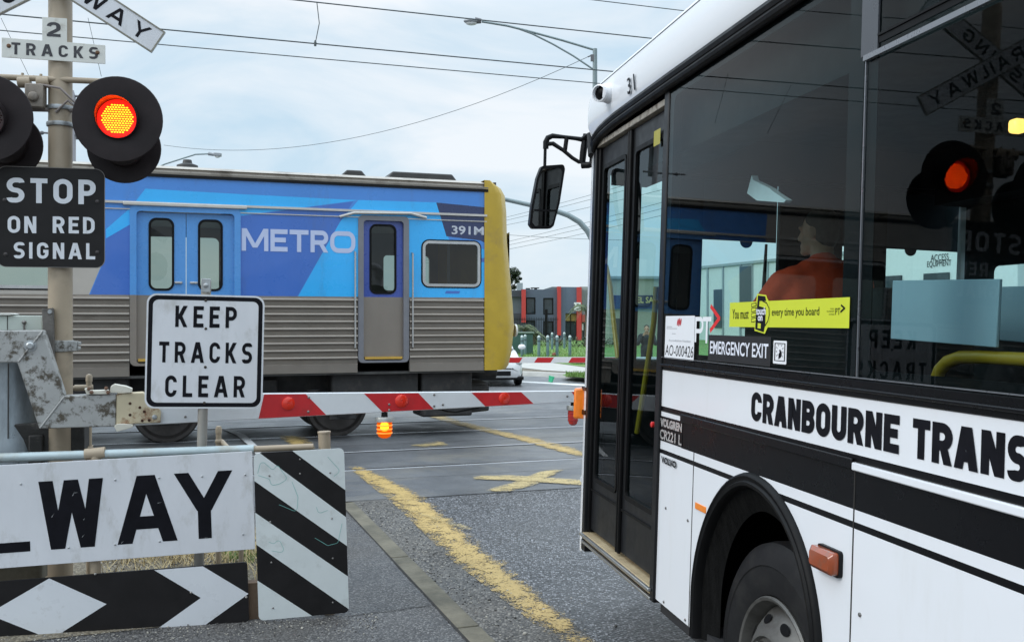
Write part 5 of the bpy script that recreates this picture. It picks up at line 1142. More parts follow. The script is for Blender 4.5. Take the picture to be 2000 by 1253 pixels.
def bus_leaf(a0, a1, seam):
    g = (a0+.075, zs+.33+seam*0, a1-.075, dh-.14)
    lf = sheet('door_leaf', BS, [(a0, zs+.03), (a1, zs+.03), (a1, dh-.02), (a0, dh-.02)], [], [rrect(*g, .035)], [MATS['door_grey']], bus, -.03, solid=.035)
    MB().face([BS.p(a, b, -.034) for a, b in rrect(*g, .035)]).build('pane', DG, lf, smooth=False)
    m = MB(); ring(m, BS, rrect(g[0]-.012, g[1]-.012, g[2]+.012, g[3]+.012, .045), rrect(g[0]+.012, g[1]+.012, g[2]-.012, g[3]-.012, .025), -.036, -.022); m.build('glass_seal', MATS['rubber'], lf)
    m = MB(); m.fbox(BS, a0+.02, a1-.02, seam, seam+.012, -.03, -.022); m.build('leaf_seam', MATS['rubber'], lf)
    m = MB(); m.fbox(BS, a0, a0+.022, zs+.02, dh-.02, -.032, -.012); m.fbox(BS, a1-.022, a1, zs+.02, dh-.02, -.032, -.012); m.build('edge_rubber', MATS['rubber'], lf, bevel=.006); return lf, g
l1, g1 = bus_leaf(.06, lm, bp(1190, 985)[1]); l2, g2 = bus_leaf(lm+.012, aD-.055, bp(1255, 1030)[1])
dr = Fr(BS.p(0, 0, -.03), BS.X, BS.Z, BS.N)
m = MB(); a0, b1 = dr.px(1283, 258); a1, b0 = dr.px(1295, 281); m.face([dr.p(a0, b0, .015), dr.p(a1, b0, .015), dr.p(a1, b1, .015), dr.p(a0, b1, .015)]); ys = m.build('yellow_sticker', pm('sticker_yellow', (.32, .29, .04), .5), l2, smooth=False)
m = MB(); a, b = dr.px(1277, 829); m.lathe(dr.p(a, b, .0), dr.N, [(.014, 0), (.014, .012), (.008, .016)], 14); m.build('door_button', pm('button_red', (.6, .02, .02), .3, coat=.3), l2)
# step sill
m = MB(); m.fbox(BS, .05, aD-.03, zs-.03, zs+.006, -.32, .012); m.build('step_tread', pm('step_dirt', (.38, .30, .18), .7, var=.15, vs=9, dirt=(.2, .13, .07), ds=6, dlo=.5, dhi=.75), bus, bevel=.004)
m = MB(); m.fbox(BS, .04, aD-.02, zs-.012, zs+.004, .012, .03); m.fbox(BS, .06, aD-.03, zs-.055, zs-.04, .0, .018); m.build('step_edge', MATS['alu'], bus, bevel=.003)
m = MB(); m.fbox(BS, .03, aD-.03, z0b-.03, zs-.03, -.1, -.004); m.fbox(BS, .02, .1, zs-.1, zs-.04, -.05, .01); m.build('step_skirt', MATS['door_grey'], bus, bevel=.004)
# ---- stickers on the first window
sk = Fr(BS.p(0, 0, .008), BS.X, BS.Z, BS.N)
def srect(m, u0, v0, u1, v1, c=0, r=.004, mi=0):
    a0, b1 = sk.px(u0, v0); a1, b0 = sk.px(u1, v1); return m.face([sk.p(a, b, c) for a, b in rrect(a0, b0, a1, b1, r, 2)], mi)
PAPER = pm('paper_white', (.74, .75, .78), .5, var=.02)
m = MB(); a0 = sk.px(1299, 660)[0]; a1 = sk.px(1356, 660)[0]; b1 = sk.px(1328, 617)[1]; b0 = sk.px(1328, 702.5)[1]; m.face([sk.p(a, b) for a, b in rrect(a0, b0, a1, b1, .004, 2)]); ac = m.build('notice_sheet', PAPER, bus, smooth=False)
m = MB(); small_text(m, sk, 'AO-000426', a0+.008, a1-.006, b0+.014, b0+.062, c=.0006, bold=-.004, shear=.1); m.build('lettering', MATS['letter_black'], ac, smooth=False)
m = MB(); small_text(m, sk, 'Accreditation Number', a0+.05, a1-.035, b0+.078, b0+.088, c=.0006)
for z, x0, x1 in ((.143, .02, .10), (.135, .015, .17), (.112, .10, .15)): m.face([sk.p(a0+x0*.9, b0+z, .0006), sk.p(a0+x1*.9, b0+z, .0006), sk.p(a0+x1*.9, b0+z+.0025, .0006), sk.p(a0+x0*.9, b0+z+.0025, .0006)])
m.build('fine_print', pm('print_grey', (.35, .36, .38), .6), ac, smooth=False)
m = MB(); lx, ly = (a0+a1)/2-.003, b1-.028
for k in range(3):
    t = -.018+k*.018; m.face([sk.p(lx+t+.02*math.cos(f)*(.42)-.006*math.sin(f)*-1, ly+.019*math.sin(f)*(1 if k == 1 else .85), .0006) for f in [6.283*j/14 for j in range(14)]])
m.build('emblem', pm('emblem_red', (.5, .03, .04), .5), ac, smooth=False)
m = MB(); 
def ln(m, p, q, w, c=0): 
    a = V((*sk.px(*p), 0)); b = V((*sk.px(*q), 0)); d = (b-a).normalized(); n = V((-d.y, d.x, 0))*w/2; a -= d*w*.35; b += d*w*.35
    m.face([sk.p(x.x, x.y, c) for x in (a-n, b-n, b+n, a+n)])
a0, b1 = sk.px(1358, 619); a1, b0 = sk.px(1373, 669); word(m, sk, 'P', a0, a1, b0, b1, t=.17, c=.0002, wid=dict(P=(a1-a0)/(b1-b0)*1.0)); a0, b1 = sk.px(1373, 619); a1, b0 = sk.px(1388, 671); word(m, sk, 'T', a0, a1, b0, b1, t=.17, c=.0002, wid=dict(T=(a1-a0)/(b1-b0)))
ptl = m.build('transit_logo', PAPER, bus, smooth=False)
m = MB(); ln(m, (1389, 599), (1405, 622), .018); ln(m, (1405, 622), (1388, 645), .018, .0003); m.build('red_arrow', pm('logo_red', (.65, .02, .02), .45), ptl, smooth=False)
LIME = pm('lime', (.56, .62, .03), .45, var=.02)
m = MB(); a0, a1 = sk.px(1425, 615)[0], sk.px(1659, 615)[0]; b1 = .5*(sk.px(1425, 592)[1]+sk.px(1659, 580)[1]); b0 = .5*(sk.px(1425, 639)[1]+sk.px(1658, 641)[1])
bL1, bR1, bL0, bR0 = sk.px(1425, 591.5)[1], sk.px(1659, 580.5)[1], sk.px(1424, 638.5)[1], sk.px(1657, 641)[1]
m.face([sk.p(a0, bL0), sk.p(a1, bR0), sk.p(a1, bR1), sk.p(a0, bL1)]); yb = m.build('lime_banner', LIME, bus, smooth=False)
px_ = lambda pts, c: [sk.p(*sk.px(u, v, 0), c) for u, v in pts]
m = MB(); m.face(px_([(1479, 574), (1497, 576.5), (1499, 583), (1503, 590), (1504, 612), (1503, 632), (1494, 652), (1474, 646), (1474, 632), (1476, 600)], .0006)); m.build('banner_symbol', LIME, yb, smooth=False)
m = MB(); m.face(px_([(1481, 577), (1495, 579), (1497, 588), (1484, 588), (1483, 598), (1496, 602), (1495, 634), (1492, 649), (1475.5, 643), (1476.5, 625), (1479, 600)], .0012))
for v0, v1 in ((593, 600), (602, 610), (612, 620), (622, 630)): m.face(px_([(1468, v0), (1478, v0-2), (1478, v1-2), (1468, v1)], .0012))
th = [(1490, 588), (1498, 592), (1502.5, 602), (1503, 615), (1500, 628), (1495, 636)]
for p, q in zip(th, th[1:]): ln(m, p, q, .0042, .0015)
m.build('symbol_black', MATS['letter_black'], yb, smooth=False)
m = MB()
for v0, v1 in ((594.3, 598.7), (603.3, 608.7), (613.3, 618.7), (623.3, 628.7)): m.face(px_([(1469.3, v0), (1477, v0-1.6), (1477, v1-1.8), (1469.3, v1)], .002))
m.face(px_([(1481, 631), (1487, 632), (1486.5, 642), (1480.5, 641)], .002)); m.build('symbol_lime', LIME, yb, smooth=False)
m = MB(); textpx(m, sk, 'touch', 1478, 600, 1496, 615, c=.0018, bold=.03); textpx(m, sk, 'on', 1481, 617, 1490, 627, c=.0018, bold=.03); m.build('lettering', pm('pale_letter', (.7, .72, .8), .5), yb, smooth=False)
m = MB(); textpx(m, sk, 'You must', 1431, 604, 1462, 623, c=.0008, bold=.004); textpx(m, sk, 'every time you board', 1508, 602, 1600, 621, c=.0008, bold=.004); textpx(m, sk, 'PT', 1632, 602, 1641, 615, c=.0008); ln(m, (1643.5, 596.5), (1650, 602), .006, .0008); ln(m, (1650, 602), (1642.5, 609), .006, .001)
textpx(m, sk, 'PUBLIC', 1622, 602, 1630, 604.5, c=.0008); textpx(m, sk, 'TRANSPORT', 1615, 607, 1630, 609.5, c=.0008); textpx(m, sk, 'VICTORIA', 1619, 613, 1630, 615.5, c=.0008); m.build('lettering', MATS['letter_black'], yb, smooth=False)
m = MB(); srect(m, 1383, 657, 1505, 712, 0); a0 = sk.px(1383, 690)[0]; a1 = sk.px(1505, 690)[0]; m = MB(); b1 = .5*(sk.px(1383, 655)[1]+sk.px(1505, 657)[1]); b0 = .5*(sk.px(1383, 704)[1]+sk.px(1505, 716)[1]); m.face([sk.p(a0, b0), sk.p(a1, b0), sk.p(a1, b1), sk.p(a0, b1)]); ee = m.build('exit_label', pm('label_black', (.014, .013, .014), .5), bus, smooth=False)
m = MB(); b1 = .5*(sk.px(1388, 666)[1]+sk.px(1500, 671)[1]); b0 = .5*(sk.px(1388, 691)[1]+sk.px(1500, 700)[1]); small_text(m, sk, 'EMERGENCY EXIT', sk.px(1387, 680)[0], sk.px(1501, 680)[0], b0, b1, c=.0008, bold=.018); m.build('lettering', MATS['pale_letter'], ee, smooth=False)
m = MB(); a0, b1 = sk.px(1511, 665); a1, b0 = sk.px(1535.5, 712); m.face([sk.p(a, b) for a, b in rrect(a0, b0, a1, b1, .004, 2)]); es = m.build('hand_label', PAPER, bus, smooth=False)
m = MB(); w_ = a1-a0; h_ = b1-b0
ring(m, sk, rrect(a0+.1*w_, b0+.12*h_, a1-.1*w_, b1-.1*h_, .001, 1), rrect(a0+.16*w_, b0+.15*h_, a1-.16*w_, b1-.13*h_, .001, 1), .0003, .0008)
for k in range(9):
    t = math.radians(-40+k*32); cx, cy = a0+.5*w_, b0+.55*h_; x0, y0 = cx+.2*w_*math.cos(t), cy+.2*w_*math.sin(t); x1, y1 = cx+.3*w_*math.cos(t), cy+.3*w_*math.sin(t); n = V((-(y1-y0), x1-x0, 0)).normalized()*.0011; m.face([sk.p(x0-n.x, y0-n.y, .0008), sk.p(x1-n.x, y1-n.y, .0008), sk.p(x1+n.x, y1+n.y, .0008), sk.p(x0+n.x, y0+n.y, .0008)])
m.face([sk.p(a0+x*w_, b0+y*h_, .0009) for x, y in ((.42, .2), (.62, .3), (.66, .5), (.55, .62), (.45, .6), (.5, .5), (.42, .42))]); m.build('hand_symbol', MATS['letter_black'], es, smooth=False)
# ---- front mask
def fa(c, z):                                              # how far forward of the door edge the front stands
    s = -c/BW; bul = 1-abs(2*s-1)**2.6; low = max(0, 1-abs(z-.68)/.35)*.045
    return -(.10+.21*bul+low-max(0, z-1.25)*.045)
cs = [0, -.004, -.02, -.05, -.1, -.18, -.3, -.6, -1.0, -1.25, -1.5, -1.9, -2.2, -2.32, -2.4, -2.45, -2.48, -2.496, -2.5]
def frow(z): 
    r = [BS.p(.0, z, 0), BS.p(-.04, z, .002)]
    for c in cs[1:-1]:
        e = min(1, (-c/.12))**.5 if c > -.12 else (min(1, ((BW+c)/.12))**.5 if c < -BW+.12 else 1)
        r.append(BS.p(fa(c, z)*e + (-.05)*(1-e), z, c))
    return r+[BS.p(-.04, z, -BW), BS.p(0, z, -BW)]
zz = [.38, .42, .5, .68, .9, .97, 1.05, 1.25]; m = MB(); rows = [frow(z) for z in zz]; n = len(rows[0]); m.add([p for r in rows for p in r], [(i*n+j, i*n+j+1, (i+1)*n+j+1, (i+1)*n+j) for i in range(len(rows)-1) for j in range(n-1)]); m.build('front_panel', MATS['bus_white'], bus, ang=50)
m = MB(); zz = [1.25, 1.7, 2.2, 2.7]; rows = [frow(z) for z in zz]; ci = 5; cj = n-4
m.add([p for r in rows for p in r], [(i*n+j, i*n+j+1, (i+1)*n+j+1, (i+1)*n+j) for i in range(3) for j in list(range(ci))+list(range(cj, n-1))]); m.build('corner_pillar', MATS['bus_white'], bus, ang=50)
m = MB(); rows2 = [r[ci:cj+1] for r in rows]; k = len(rows2[0]); m.add([p for r in rows2 for p in r], [(i*k+j, i*k+j+1, (i+1)*k+j+1, (i+1)*k+j) for i in range(3) for j in range(k-1)]); m.build('windscreen', WSG, bus, ang=80)
m = MB(); rows = [frow(z) for z in (2.7, 2.8, 2.95, 3.1)]; m.add([p for r in rows for p in r], [(i*n+j, i*n+j+1, (i+1)*n+j+1, (i+1)*n+j) for i in range(3) for j in range(n-1)]); m.build('front_header', MATS['bus_white'], bus, ang=50)
m = MB(); m.fbox(BS, .0, .05, 2.66, 3.19, -2.4, -.1); m.fbox(BS, -.1, .02, 2.64, 2.7, -2.4, -.1); m.build('header_beam', MATS['dark_in'], bus)
# black accents on the front corner, headlamp, indicator
m = MB(); a, b0 = bp(1150, 770); _, b1 = bp(1150, 750)
for v0, v1 in ((757, 764), (803, 812)): z1 = bp(1148, v0)[1]; z0_ = bp(1148, v1)[1]; m.cut().fbox(BS, -.09, -.0, z0_, z1, -.02, .006)
m.build('corner_stripe', MATS['bus_black'], bus)
zi1, zi0 = bp(1145, 760)[1], bp(1145, 821)[1]
ih_ = MB(); ih_.fbox(BS, -.11, -.085, zi0+.02, zi1-.02, -.08, .02); ih_ = ih_.build('indicator_base', MATS['black_plastic'], bus)
m = MB(); o_ = BS.p(-.16, (zi0+zi1)/2, .025); m.prism([BS.p(-.21, zi0+.005, -.02), BS.p(-.10, zi0, .05), BS.p(-.08, zi0, .055), BS.p(-.07, zi0, .02), BS.p(-.07, zi0, -.05), BS.p(-.2, zi0, -.06)], BS.Z*(zi1-zi0)); m.build('indicator_lens', pm('indicator_orange', (.92, .22, .01), .2, var=.12, vs=12, coat=.7), ih_, bevel=.012)
m = MB(); m.fbox(BS, -.17, -.10, bp(1135, 935)[1]+.01, bp(1135, 850)[1], -.2, -.055); m.build('headlamp', MATS['lamp_glass'], bus, bevel=.02)
m = MB(); m.fbox(BS, -.185, -.11, bp(1137, 975)[1], bp(1137, 945)[1], -.16, -.045); m.build('tow_cover', MATS['black_plastic'], bus, bevel=.01)
m = MB(); m.tube([BS.p(-.16, bp(1137, 925)[1], -.05), BS.p(-.175, bp(1137, 937)[1], -.055), BS.p(-.13, bp(1137, 942)[1], -.03)], .02, 8); m.build('lamp_rim', MATS['bus_white'], bus)
# ---- mirror
MY = 5.98
def mp(u, v, d=0): return at(u, v, MY+d)
m = MB()
def bar(pts, r, n=10): m.tube([mp(*p) for p in pts], r, n)
bar([(1066, 291), (1066, 278), (1070, 270), (1079, 266), (1100, 268), (1125, 271), (1142, 274)], [.018, .018, .018, .016, .012, .013, .016])
bar([(1068, 282), (1080, 281), (1100, 294), (1118, 309), (1131, 317), (1140, 316)], [.014, .014, .012, .012, .012, .012]); bar([(1107, 268), (1103, 297)], .014)
bar([(1143, 262), (1141, 285), (1139, 300), (1137, 320)], [.013, .022, .022, .02]); m.tube([mp(1137, 323), mp(1150, 323, -.02), mp(1162, 318, -.06)], [.022, .02, .018], 12); m.tube([mp(1165, 270, -.05), mp(1157, 298, -.03), mp(1155, 320, -.03)], [.02, .016, .014], 10); m.tube([mp(1140, 272), mp(1152, 264, -.05), BS.p(-.02, 2.74, .01)], [.02, .02, .022], 10)
mir = m.build('mirror_arm', MATS['black_plastic'], bus)
m = MB(); m.tube([mp(1065, 285), mp(1064, 325)], .010, 10); m.build('mirror_stem', MATS['black_plastic'], mir)
mfr = Fr(mp(1068, 385), (1, .24, .0), (.095, 0, 1), (.24, -1, -.05)); mo = [mfr.px(u, v) for u, v in ((1053, 322), (1096, 323), (1099, 333), (1094, 400), (1086, 444), (1080, 449), (1046, 446), (1039, 437), (1040, 400), (1046, 345))]
mo = rpath(mo, .02, True, 4)
cx = sum(p[0] for p in mo)/len(mo); cy = sum(p[1] for p in mo)/len(mo); ins = lambda k, p=mo: [(cx+(a-cx)*k, cy+(b-cy)*(1-(1-k)*.6)) for a, b in p]
m = MB(); n_ = len(mo); L0 = [mfr.p(a, b, 0) for a, b in mo]; L1 = [mfr.p(a, b, -.05) for a, b in mo]; L2 = [mfr.p(a, b, -.10) for a, b in ins(.8)]; m.add(L0+L1+L2, [(i, (i+1) % n_, n_+(i+1) % n_, n_+i) for i in range(n_)]+[(n_+i, n_+(i+1) % n_, 2*n_+(i+1) % n_, 2*n_+i) for i in range(n_)]+[list(range(2*n_, 3*n_))]); ring(m, mfr, mo, ins(.84), -.01, .002); mh = m.build('mirror_housing', MATS['black_plastic'], mir)
gl_, ntg, Ng, Lg, Pg = newmat('mirror_silver'); Pg.inputs['Metallic'].default_value = 1; Pg.inputs['Base Color'].default_value = (.42, .44, .44, 1); Pg.inputs['Roughness'].default_value = .02
MB().face([mfr.p(a, b, -.006) for a, b in ins(.86)]).build('mirror_glass', gl_, mh, smooth=False)
m = MB(); a0, b_ = mfr.px(1043, 408); a1, _ = mfr.px(1094, 408); m.fbox(mfr, a0+.01, a1-.012, b_-.008, b_+.004, -.006, .0); m.build('mirror_divider', MATS['black_plastic'], mh)
# ---- inside
IN = MATS['dark_in']; YEL_ = pm('rail_yellow', (.40, .235, .015), .4, var=.05)
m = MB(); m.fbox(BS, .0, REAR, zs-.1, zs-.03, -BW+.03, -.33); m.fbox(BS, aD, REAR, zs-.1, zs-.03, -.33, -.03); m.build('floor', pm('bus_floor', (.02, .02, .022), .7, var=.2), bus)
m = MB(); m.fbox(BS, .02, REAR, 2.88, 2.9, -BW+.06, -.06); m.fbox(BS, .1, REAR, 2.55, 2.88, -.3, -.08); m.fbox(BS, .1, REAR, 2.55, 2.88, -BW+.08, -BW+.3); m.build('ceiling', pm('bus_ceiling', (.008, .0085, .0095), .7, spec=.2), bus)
rwf = Fr(BS.p(0, 0, -BW), BS.X, BS.Z, -BS.N)
rh = [rrect(.28, 1.72, 1.3, 2.17, .04)]+[rrect(1.45+k*1.6, 1.62, 2.95+k*1.6, 2.75, .05) for k in range(6)]
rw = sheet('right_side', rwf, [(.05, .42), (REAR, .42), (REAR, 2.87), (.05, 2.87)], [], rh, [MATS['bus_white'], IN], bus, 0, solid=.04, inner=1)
m = MB(); 
for h in rh[1:]: m.cut().face([rwf.p(a, b, -.015) for a, b in h])
MB().face([rwf.p(a, b, -.015) for a, b in rh[0]]).build('driver_window', WSG, rw, smooth=False)
m.build('right_window', glass('rear_glass', (.05, .06, .065), .05), rw, smooth=False)
m = MB(); m.fbox(BS, REAR, REAR+.05, .4, 2.9, -BW, 0); m.build('rear_panel', MATS['bus_white'], bus)
m = MB(); m.fbox(BS, -.24, .28, zs-.05, 1.47, -BW+.08, -.62); m.fbox(BS, -.15, .1, zs-.05, 1.53, -.62, -.06); m.fbox(BS, .12, .5, 1.3, 1.55, -2.2, -1.35); m.build('dashboard', pm('dash', (.012, .012, .013), .7, spec=.2), bus, bevel=.03)
sw = BS.p(.62, 1.5, -1.72); swn = (BS.X*.5+BS.Z*.85).normalized(); m = MB(); x, y = orth(swn); m.tube([sw+(x*math.cos(t)+y*math.sin(t))*.23 for t in [6.283*i/32 for i in range(33)]], .015, 8); m.tube([sw-x*.22, sw-swn*.03, sw+x*.22], .014, 8); m.tube([sw-y*.22, sw-swn*.03], .014, 8); m.lathe(sw-swn*.04, swn, [(.06, 0), (.06, .03)], 16); m.tube([sw-swn*.04, sw-swn*.4+BS.X*-.1], .04, 10); m.build('steering_wheel', MATS['black_plastic'], bus)
# sun blind with its half round tab, seen dark against the windscreen
Bl = Fr(BS.p(-.08, 0, 0), -BS.N, BS.Z, BS.X)
zb = Bl.px(1440, 471)[1]; m = MB(); c0 = Bl.px(1366, 470)[0]
tabc = Bl.px(1458, 472)[0]; tr_ = Bl.px(1470, 472)[0]-tabc
outl = [(c0, zb), (tabc-tr_, zb)]+[(tabc-tr_*math.cos(math.pi*i/10), zb-tr_*1.0*math.sin(math.pi*i/10)) for i in range(1, 10)]+[(tabc+tr_, zb), (Bl.px(1516, 470)[0], zb), (Bl.px(1516, 470)[0], 2.68), (c0, 2.68)]
m.plate(Bl, outl, 0, .006); m.build('sun_blind', pm('blind_blue', (.012, .016, .026), .8), bus)
zb2 = Bl.px(1760, 487)[1]; m = MB(); t2 = Bl.px(1779, 487)[0]; c1 = Bl.px(1640, 470)[0]; c2 = 2.53
outl = [(c1, zb2), (t2-tr_, zb2)]+[(t2-tr_*math.cos(math.pi*i/10), zb2-tr_*math.sin(math.pi*i/10)) for i in range(1, 10)]+[(t2+tr_, zb2), (c2, zb2), (c2, 2.68), (c1, 2.68)]; m.plate(Bl, outl, 0, .006); m.build('sun_blind', MATS['blind_blue'], bus)
m = MB(); 
for u0, u1 in ((1304, 1367), (1517, 1640), (1657, 1726), (1872, 1905)):
    x0, x1 = Bl.px(u0, 550)[0], Bl.px(u1, 550)[0]; m.cut().fbox(Bl, x0, x1, 1.25, 2.68, -.02, .02)
m.build('windscreen_post', IN, bus)
m = MB(); w0 = Bl.px(1498, 600); w1 = Bl.px(1505, 476); m.tube([Bl.p(w0[0]-.02, w0[1]-.1, -.06), Bl.p(*w0, -.06), Bl.p(*w1, -.06)], [.018, .016, .009], 8); w2 = Bl.px(1463, 606); m.tube([Bl.p(w0[0], w0[1], -.06), Bl.p((w0[0]+w2[0])/2, w0[1]+.01, -.07), Bl.p(*w2, -.05)], .008, 8); m.build('wiper', MATS['black_plastic'], bus)
# partition, boards, rails
CP = Fr(BS.p(0, 0, -.42), BS.X, BS.Z, BS.N)
def cbox(u0, v0, u1, v1, nm, mat, c=0, d=.012, fr=CP):
    a0, b1 = fr.px(u0, v0); a1, b0 = fr.px(u1, v1); m = MB(); m.fbox(fr, a0, a1, b0, b1, c-d, c); return m.build(nm, mat, bus, bevel=.003)
BOARD = pm('board_blue', (.36, .46, .54), .6, var=.04, vs=3)
Q1 = CP.pl([(1743, 548), (1952, 545), (1945, 679), (1739, 662)]); m = MB(); m.plate(CP, Q1[::-1], 0, .012); m.build('seat_screen', BOARD, bus, bevel=.003)
Q2 = CP.pl([(1956, 560), (2120, 556), (2115, 680), (1951, 665)], -.25); m = MB(); m.plate(CP, Q2[::-1], -.25, .012); m.build('seat_screen', BOARD, bus, bevel=.003)
c_ = CP.px; yr = [c_(1812, 742), c_(1820, 722), c_(1835, 706), c_(1860, 697), c_(1900, 697), c_(2200, 714)]
m = MB(); m.tube([CP.p(a, b, -.03) for a, b in [(yr[0][0]-.02, yr[0][1]-.35)]+yr], .021, 14); m.build('hand_rail', YEL_, bus)
C3 = Fr(BS.p(0, 0, -1.45), BS.X, BS.Z, BS.N); m = MB(); a = C3.px(1563, 300)[0]; zt_ = C3.px(1563, 180)[1]; m.tube([C3.p(a, zs), C3.p(a, 2.88)], .018, 12); b = C3.px(1560, 326)[1]; a2 = C3.px(1376, 326)[0]; m.tube([C3.p(a, b), C3.p(a2, b)], .018, 12); m.build('hand_rail', YEL_, bus)
m = MB(); a, b = C3.px(1375, 335); m.ball(C3.p(a, b), .03); a, b = C3.px(1553, 328); m.fbox(C3, a-.03, a+.05, b-.03, b+.03, -.03, .03); m.build('rail_joint', pm('joint_alloy', (.4, .4, .4), .4, .5), bus)
C4 = Fr(BS.p(0, 0, -.28), BS.X, BS.Z, BS.N); m = MB(); m.tube([C4.p(*C4.px(u, v)) for u, v in ((1244, 845), (1256, 770), (1268, 690), (1277, 630), (1282, 560))], .016, 10); m.tube([C4.p(*C4.px(u, v)) for u, v in ((1207, 700), (1200, 640), (1192, 560), (1184, 520))], .016, 10); m.build('door_rail', YEL_, bus)
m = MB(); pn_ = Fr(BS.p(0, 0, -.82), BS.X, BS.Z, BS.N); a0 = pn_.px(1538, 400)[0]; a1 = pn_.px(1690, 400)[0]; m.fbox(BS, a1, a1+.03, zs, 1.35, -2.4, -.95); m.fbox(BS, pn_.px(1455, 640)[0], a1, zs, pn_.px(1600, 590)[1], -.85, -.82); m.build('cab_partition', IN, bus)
for r_ in range(6):
    for c0 in (-.12, -1.5):
        if r_ == 0 and c0 < -1: continue
        m = MB(); x = 3.35+r_*.85; m.fbox(BS, x, x+.45, zs+.38, zs+.5, c0-.88, c0); m.fbox(BS, x+.4, x+.5, zs+.45, zs+1.15, c0-.88, c0); m.build('passenger_seat', pm('seat_fabric', (.012, .015, .025), .9, var=.3), bus, bevel=.04)
m = MB(); a, b = BS.px(1975, 246, -.3); m.fbox(BS, a-.018, a+.018, b-.02, b+.02, -.34, -.30); m.build('cabin_lamp', pm('lamp_amber', (.9, .5, .15), .3, emit=2.2, ec=(1, .55, .12)), bus, bevel=.01)
m = MB(); a, b = BS.px(1467, 142, -.5); m.ball(BS.p(a, b, -.5), (.022, .022, .026)); m.build('cabin_lamp', pm('lamp_dim', (.8, .3, .1), .3, emit=.35, ec=(1, .35, .15)), bus)
m = MB(); q = [BS.px(u, v, -.10) for u, v in ((1366, 216), (1400, 200), (1400, 138), (1366, 152))]; m.plate(BS, q, -.10, .002); m.build('paper_sheet', pm('sheet_blue', (.8, .84, .9), .6), bus)
m = MB(); CQ = Fr(BS.p(0, 0, -.35), BS.X, BS.Z, BS.N); q = [CQ.px(u, v) for u, v in ((1459, 378), (1468, 343), (1471, 352), (1503, 368), (1512, 376), (1535, 391), (1531, 396), (1478, 392))]; m.plate(CQ, q, 0, .03); m.build('ticket_bracket', pm('bracket_pale', (.85, .87, .9), .5, var=.1), bus)
m = MB(); a1s = BS.px(1700, 560, -.95)[0]; m.fbox(BS, a1s-.32, a1s-.12, 1.1, 1.95, -1.62, -1.05); m.fbox(BS, a1s-.75, a1s-.2, 1.0, 1.14, -1.62, -1.05); m.fbox(BS, a1s-.7, a1s-.3, zs, 1.0, -1.5, -1.15); m.build('driver_seat', pm('seat_dark', (.02, .022, .026), .9, var=.2), bus, bevel=.05)

# ------------------------------------------------------------------ people
def person(label, loc, fwd, parts, skin, group=None):
    """parts: name -> (list of capsules/balls in a local frame x right, y forward, z up, material, voxel)"""
    fwd = V(fwd).normalized(); rt = V((fwd.y, -fwd.x, 0)); t = thing('person', label, 'person', loc)
    L = lambda p: V(loc)+rt*p[0]+fwd*p[1]+V((0, 0, p[2]))
    body = None
    for nm, (prims, mt, vox) in parts.items():
        m = MB()
        for pr in prims:
            if pr[0] == 'c': m.cap(L(pr[1]), pr[2], L(pr[3]), pr[4])
            else:
                R_ = Matrix((rt, fwd, V((0, 0, 1)))).transposed()
                if len(pr) > 3: R_ = R_ @ Matrix.Rotation(pr[3], 3, 'Z')
                m.ball(L(pr[1]), pr[2], R_, 20, 14)
        o = m.build(nm, mt, t if nm == 'body' else body, remesh=vox, merge=False)
        if nm == 'body': body = o
    return t
SKIN = pm('skin', (.55, .30, .19), .5, var=.08, vs=20)
def head(c, r, yaw):                                         # skull, jaw, nose, ears around a centre c, turned by yaw
    cs_, sn = math.cos(yaw), math.sin(yaw); X = lambda x, y, z: (c[0]+x*cs_-y*sn, c[1]+x*sn+y*cs_, c[2]+z)
    return [('b', X(0, -.01, .03), (.076, .095, .098), yaw), ('b', X(0, .03, -.055), (.058, .066, .062), yaw), ('c', X(0, .085, -.10), .022, X(0, .07, -.09), .03), ('c', X(0, .092, .015), .011, X(0, .11, -.028), .016), ('b', X(0, .094, -.066), (.024, .012, .007), yaw), ('b', X(0, .094, -.077), (.022, .012, .008), yaw), ('b', X(.032, .083, .012), (.014, .008, .008), yaw), ('b', X(-.032, .083, .012), (.014, .008, .008), yaw), ('c', X(-.05, .082, .03), .010, X(.05, .082, .03), .010),
            ('b', X(.078, -.005, -.01), (.010, .02, .032), yaw-.25), ('b', X(-.078, -.005, -.01), (.010, .02, .032), yaw+.25), ('c', X(0, -.03, -.05), .055, (c[0], c[1]-.045, c[2]-.17), .06)]
def hand(w, d, up, s):                                       # wrist, finger direction, palm normal
    w, d, up = V(w), V(d).normalized(), V(up).normalized(); sd = d.cross(up); o = [('c', tuple(w), .026, tuple(w+d*.05), .03), ('c', tuple(w+d*.05-sd*.025), .017, tuple(w+d*.09-sd*.028), .014), ('c', tuple(w+d*.05+sd*.025), .017, tuple(w+d*.09+sd*.028), .014)]
    for k, (x, ln_) in enumerate(((-.031, .066), (-.010, .078), (.011, .072), (.031, .056))):
        a = w+d*.09+sd*x; b = a+d*ln_*.5-up*.012; e = b+d*ln_*.25-up*ln_*.42; o += [('c', tuple(a), .0095, tuple(b), .009), ('c', tuple(b), .009, tuple(e), .0078)]
    a = w+d*.03+sd*.035*s; b = a+d*.03+sd*.025*s-up*.012; e = b+d*.028-up*.014; return o+[('c', tuple(a), .013, tuple(b), .011), ('c', tuple(b), .011, tuple(e), .009)]
DF = Fr(BS.p(0, 0, -1.08), BS.X, BS.Z, BS.N); hq = DF.px(1598, 455); hp = DF.p(*hq); dfl = bf
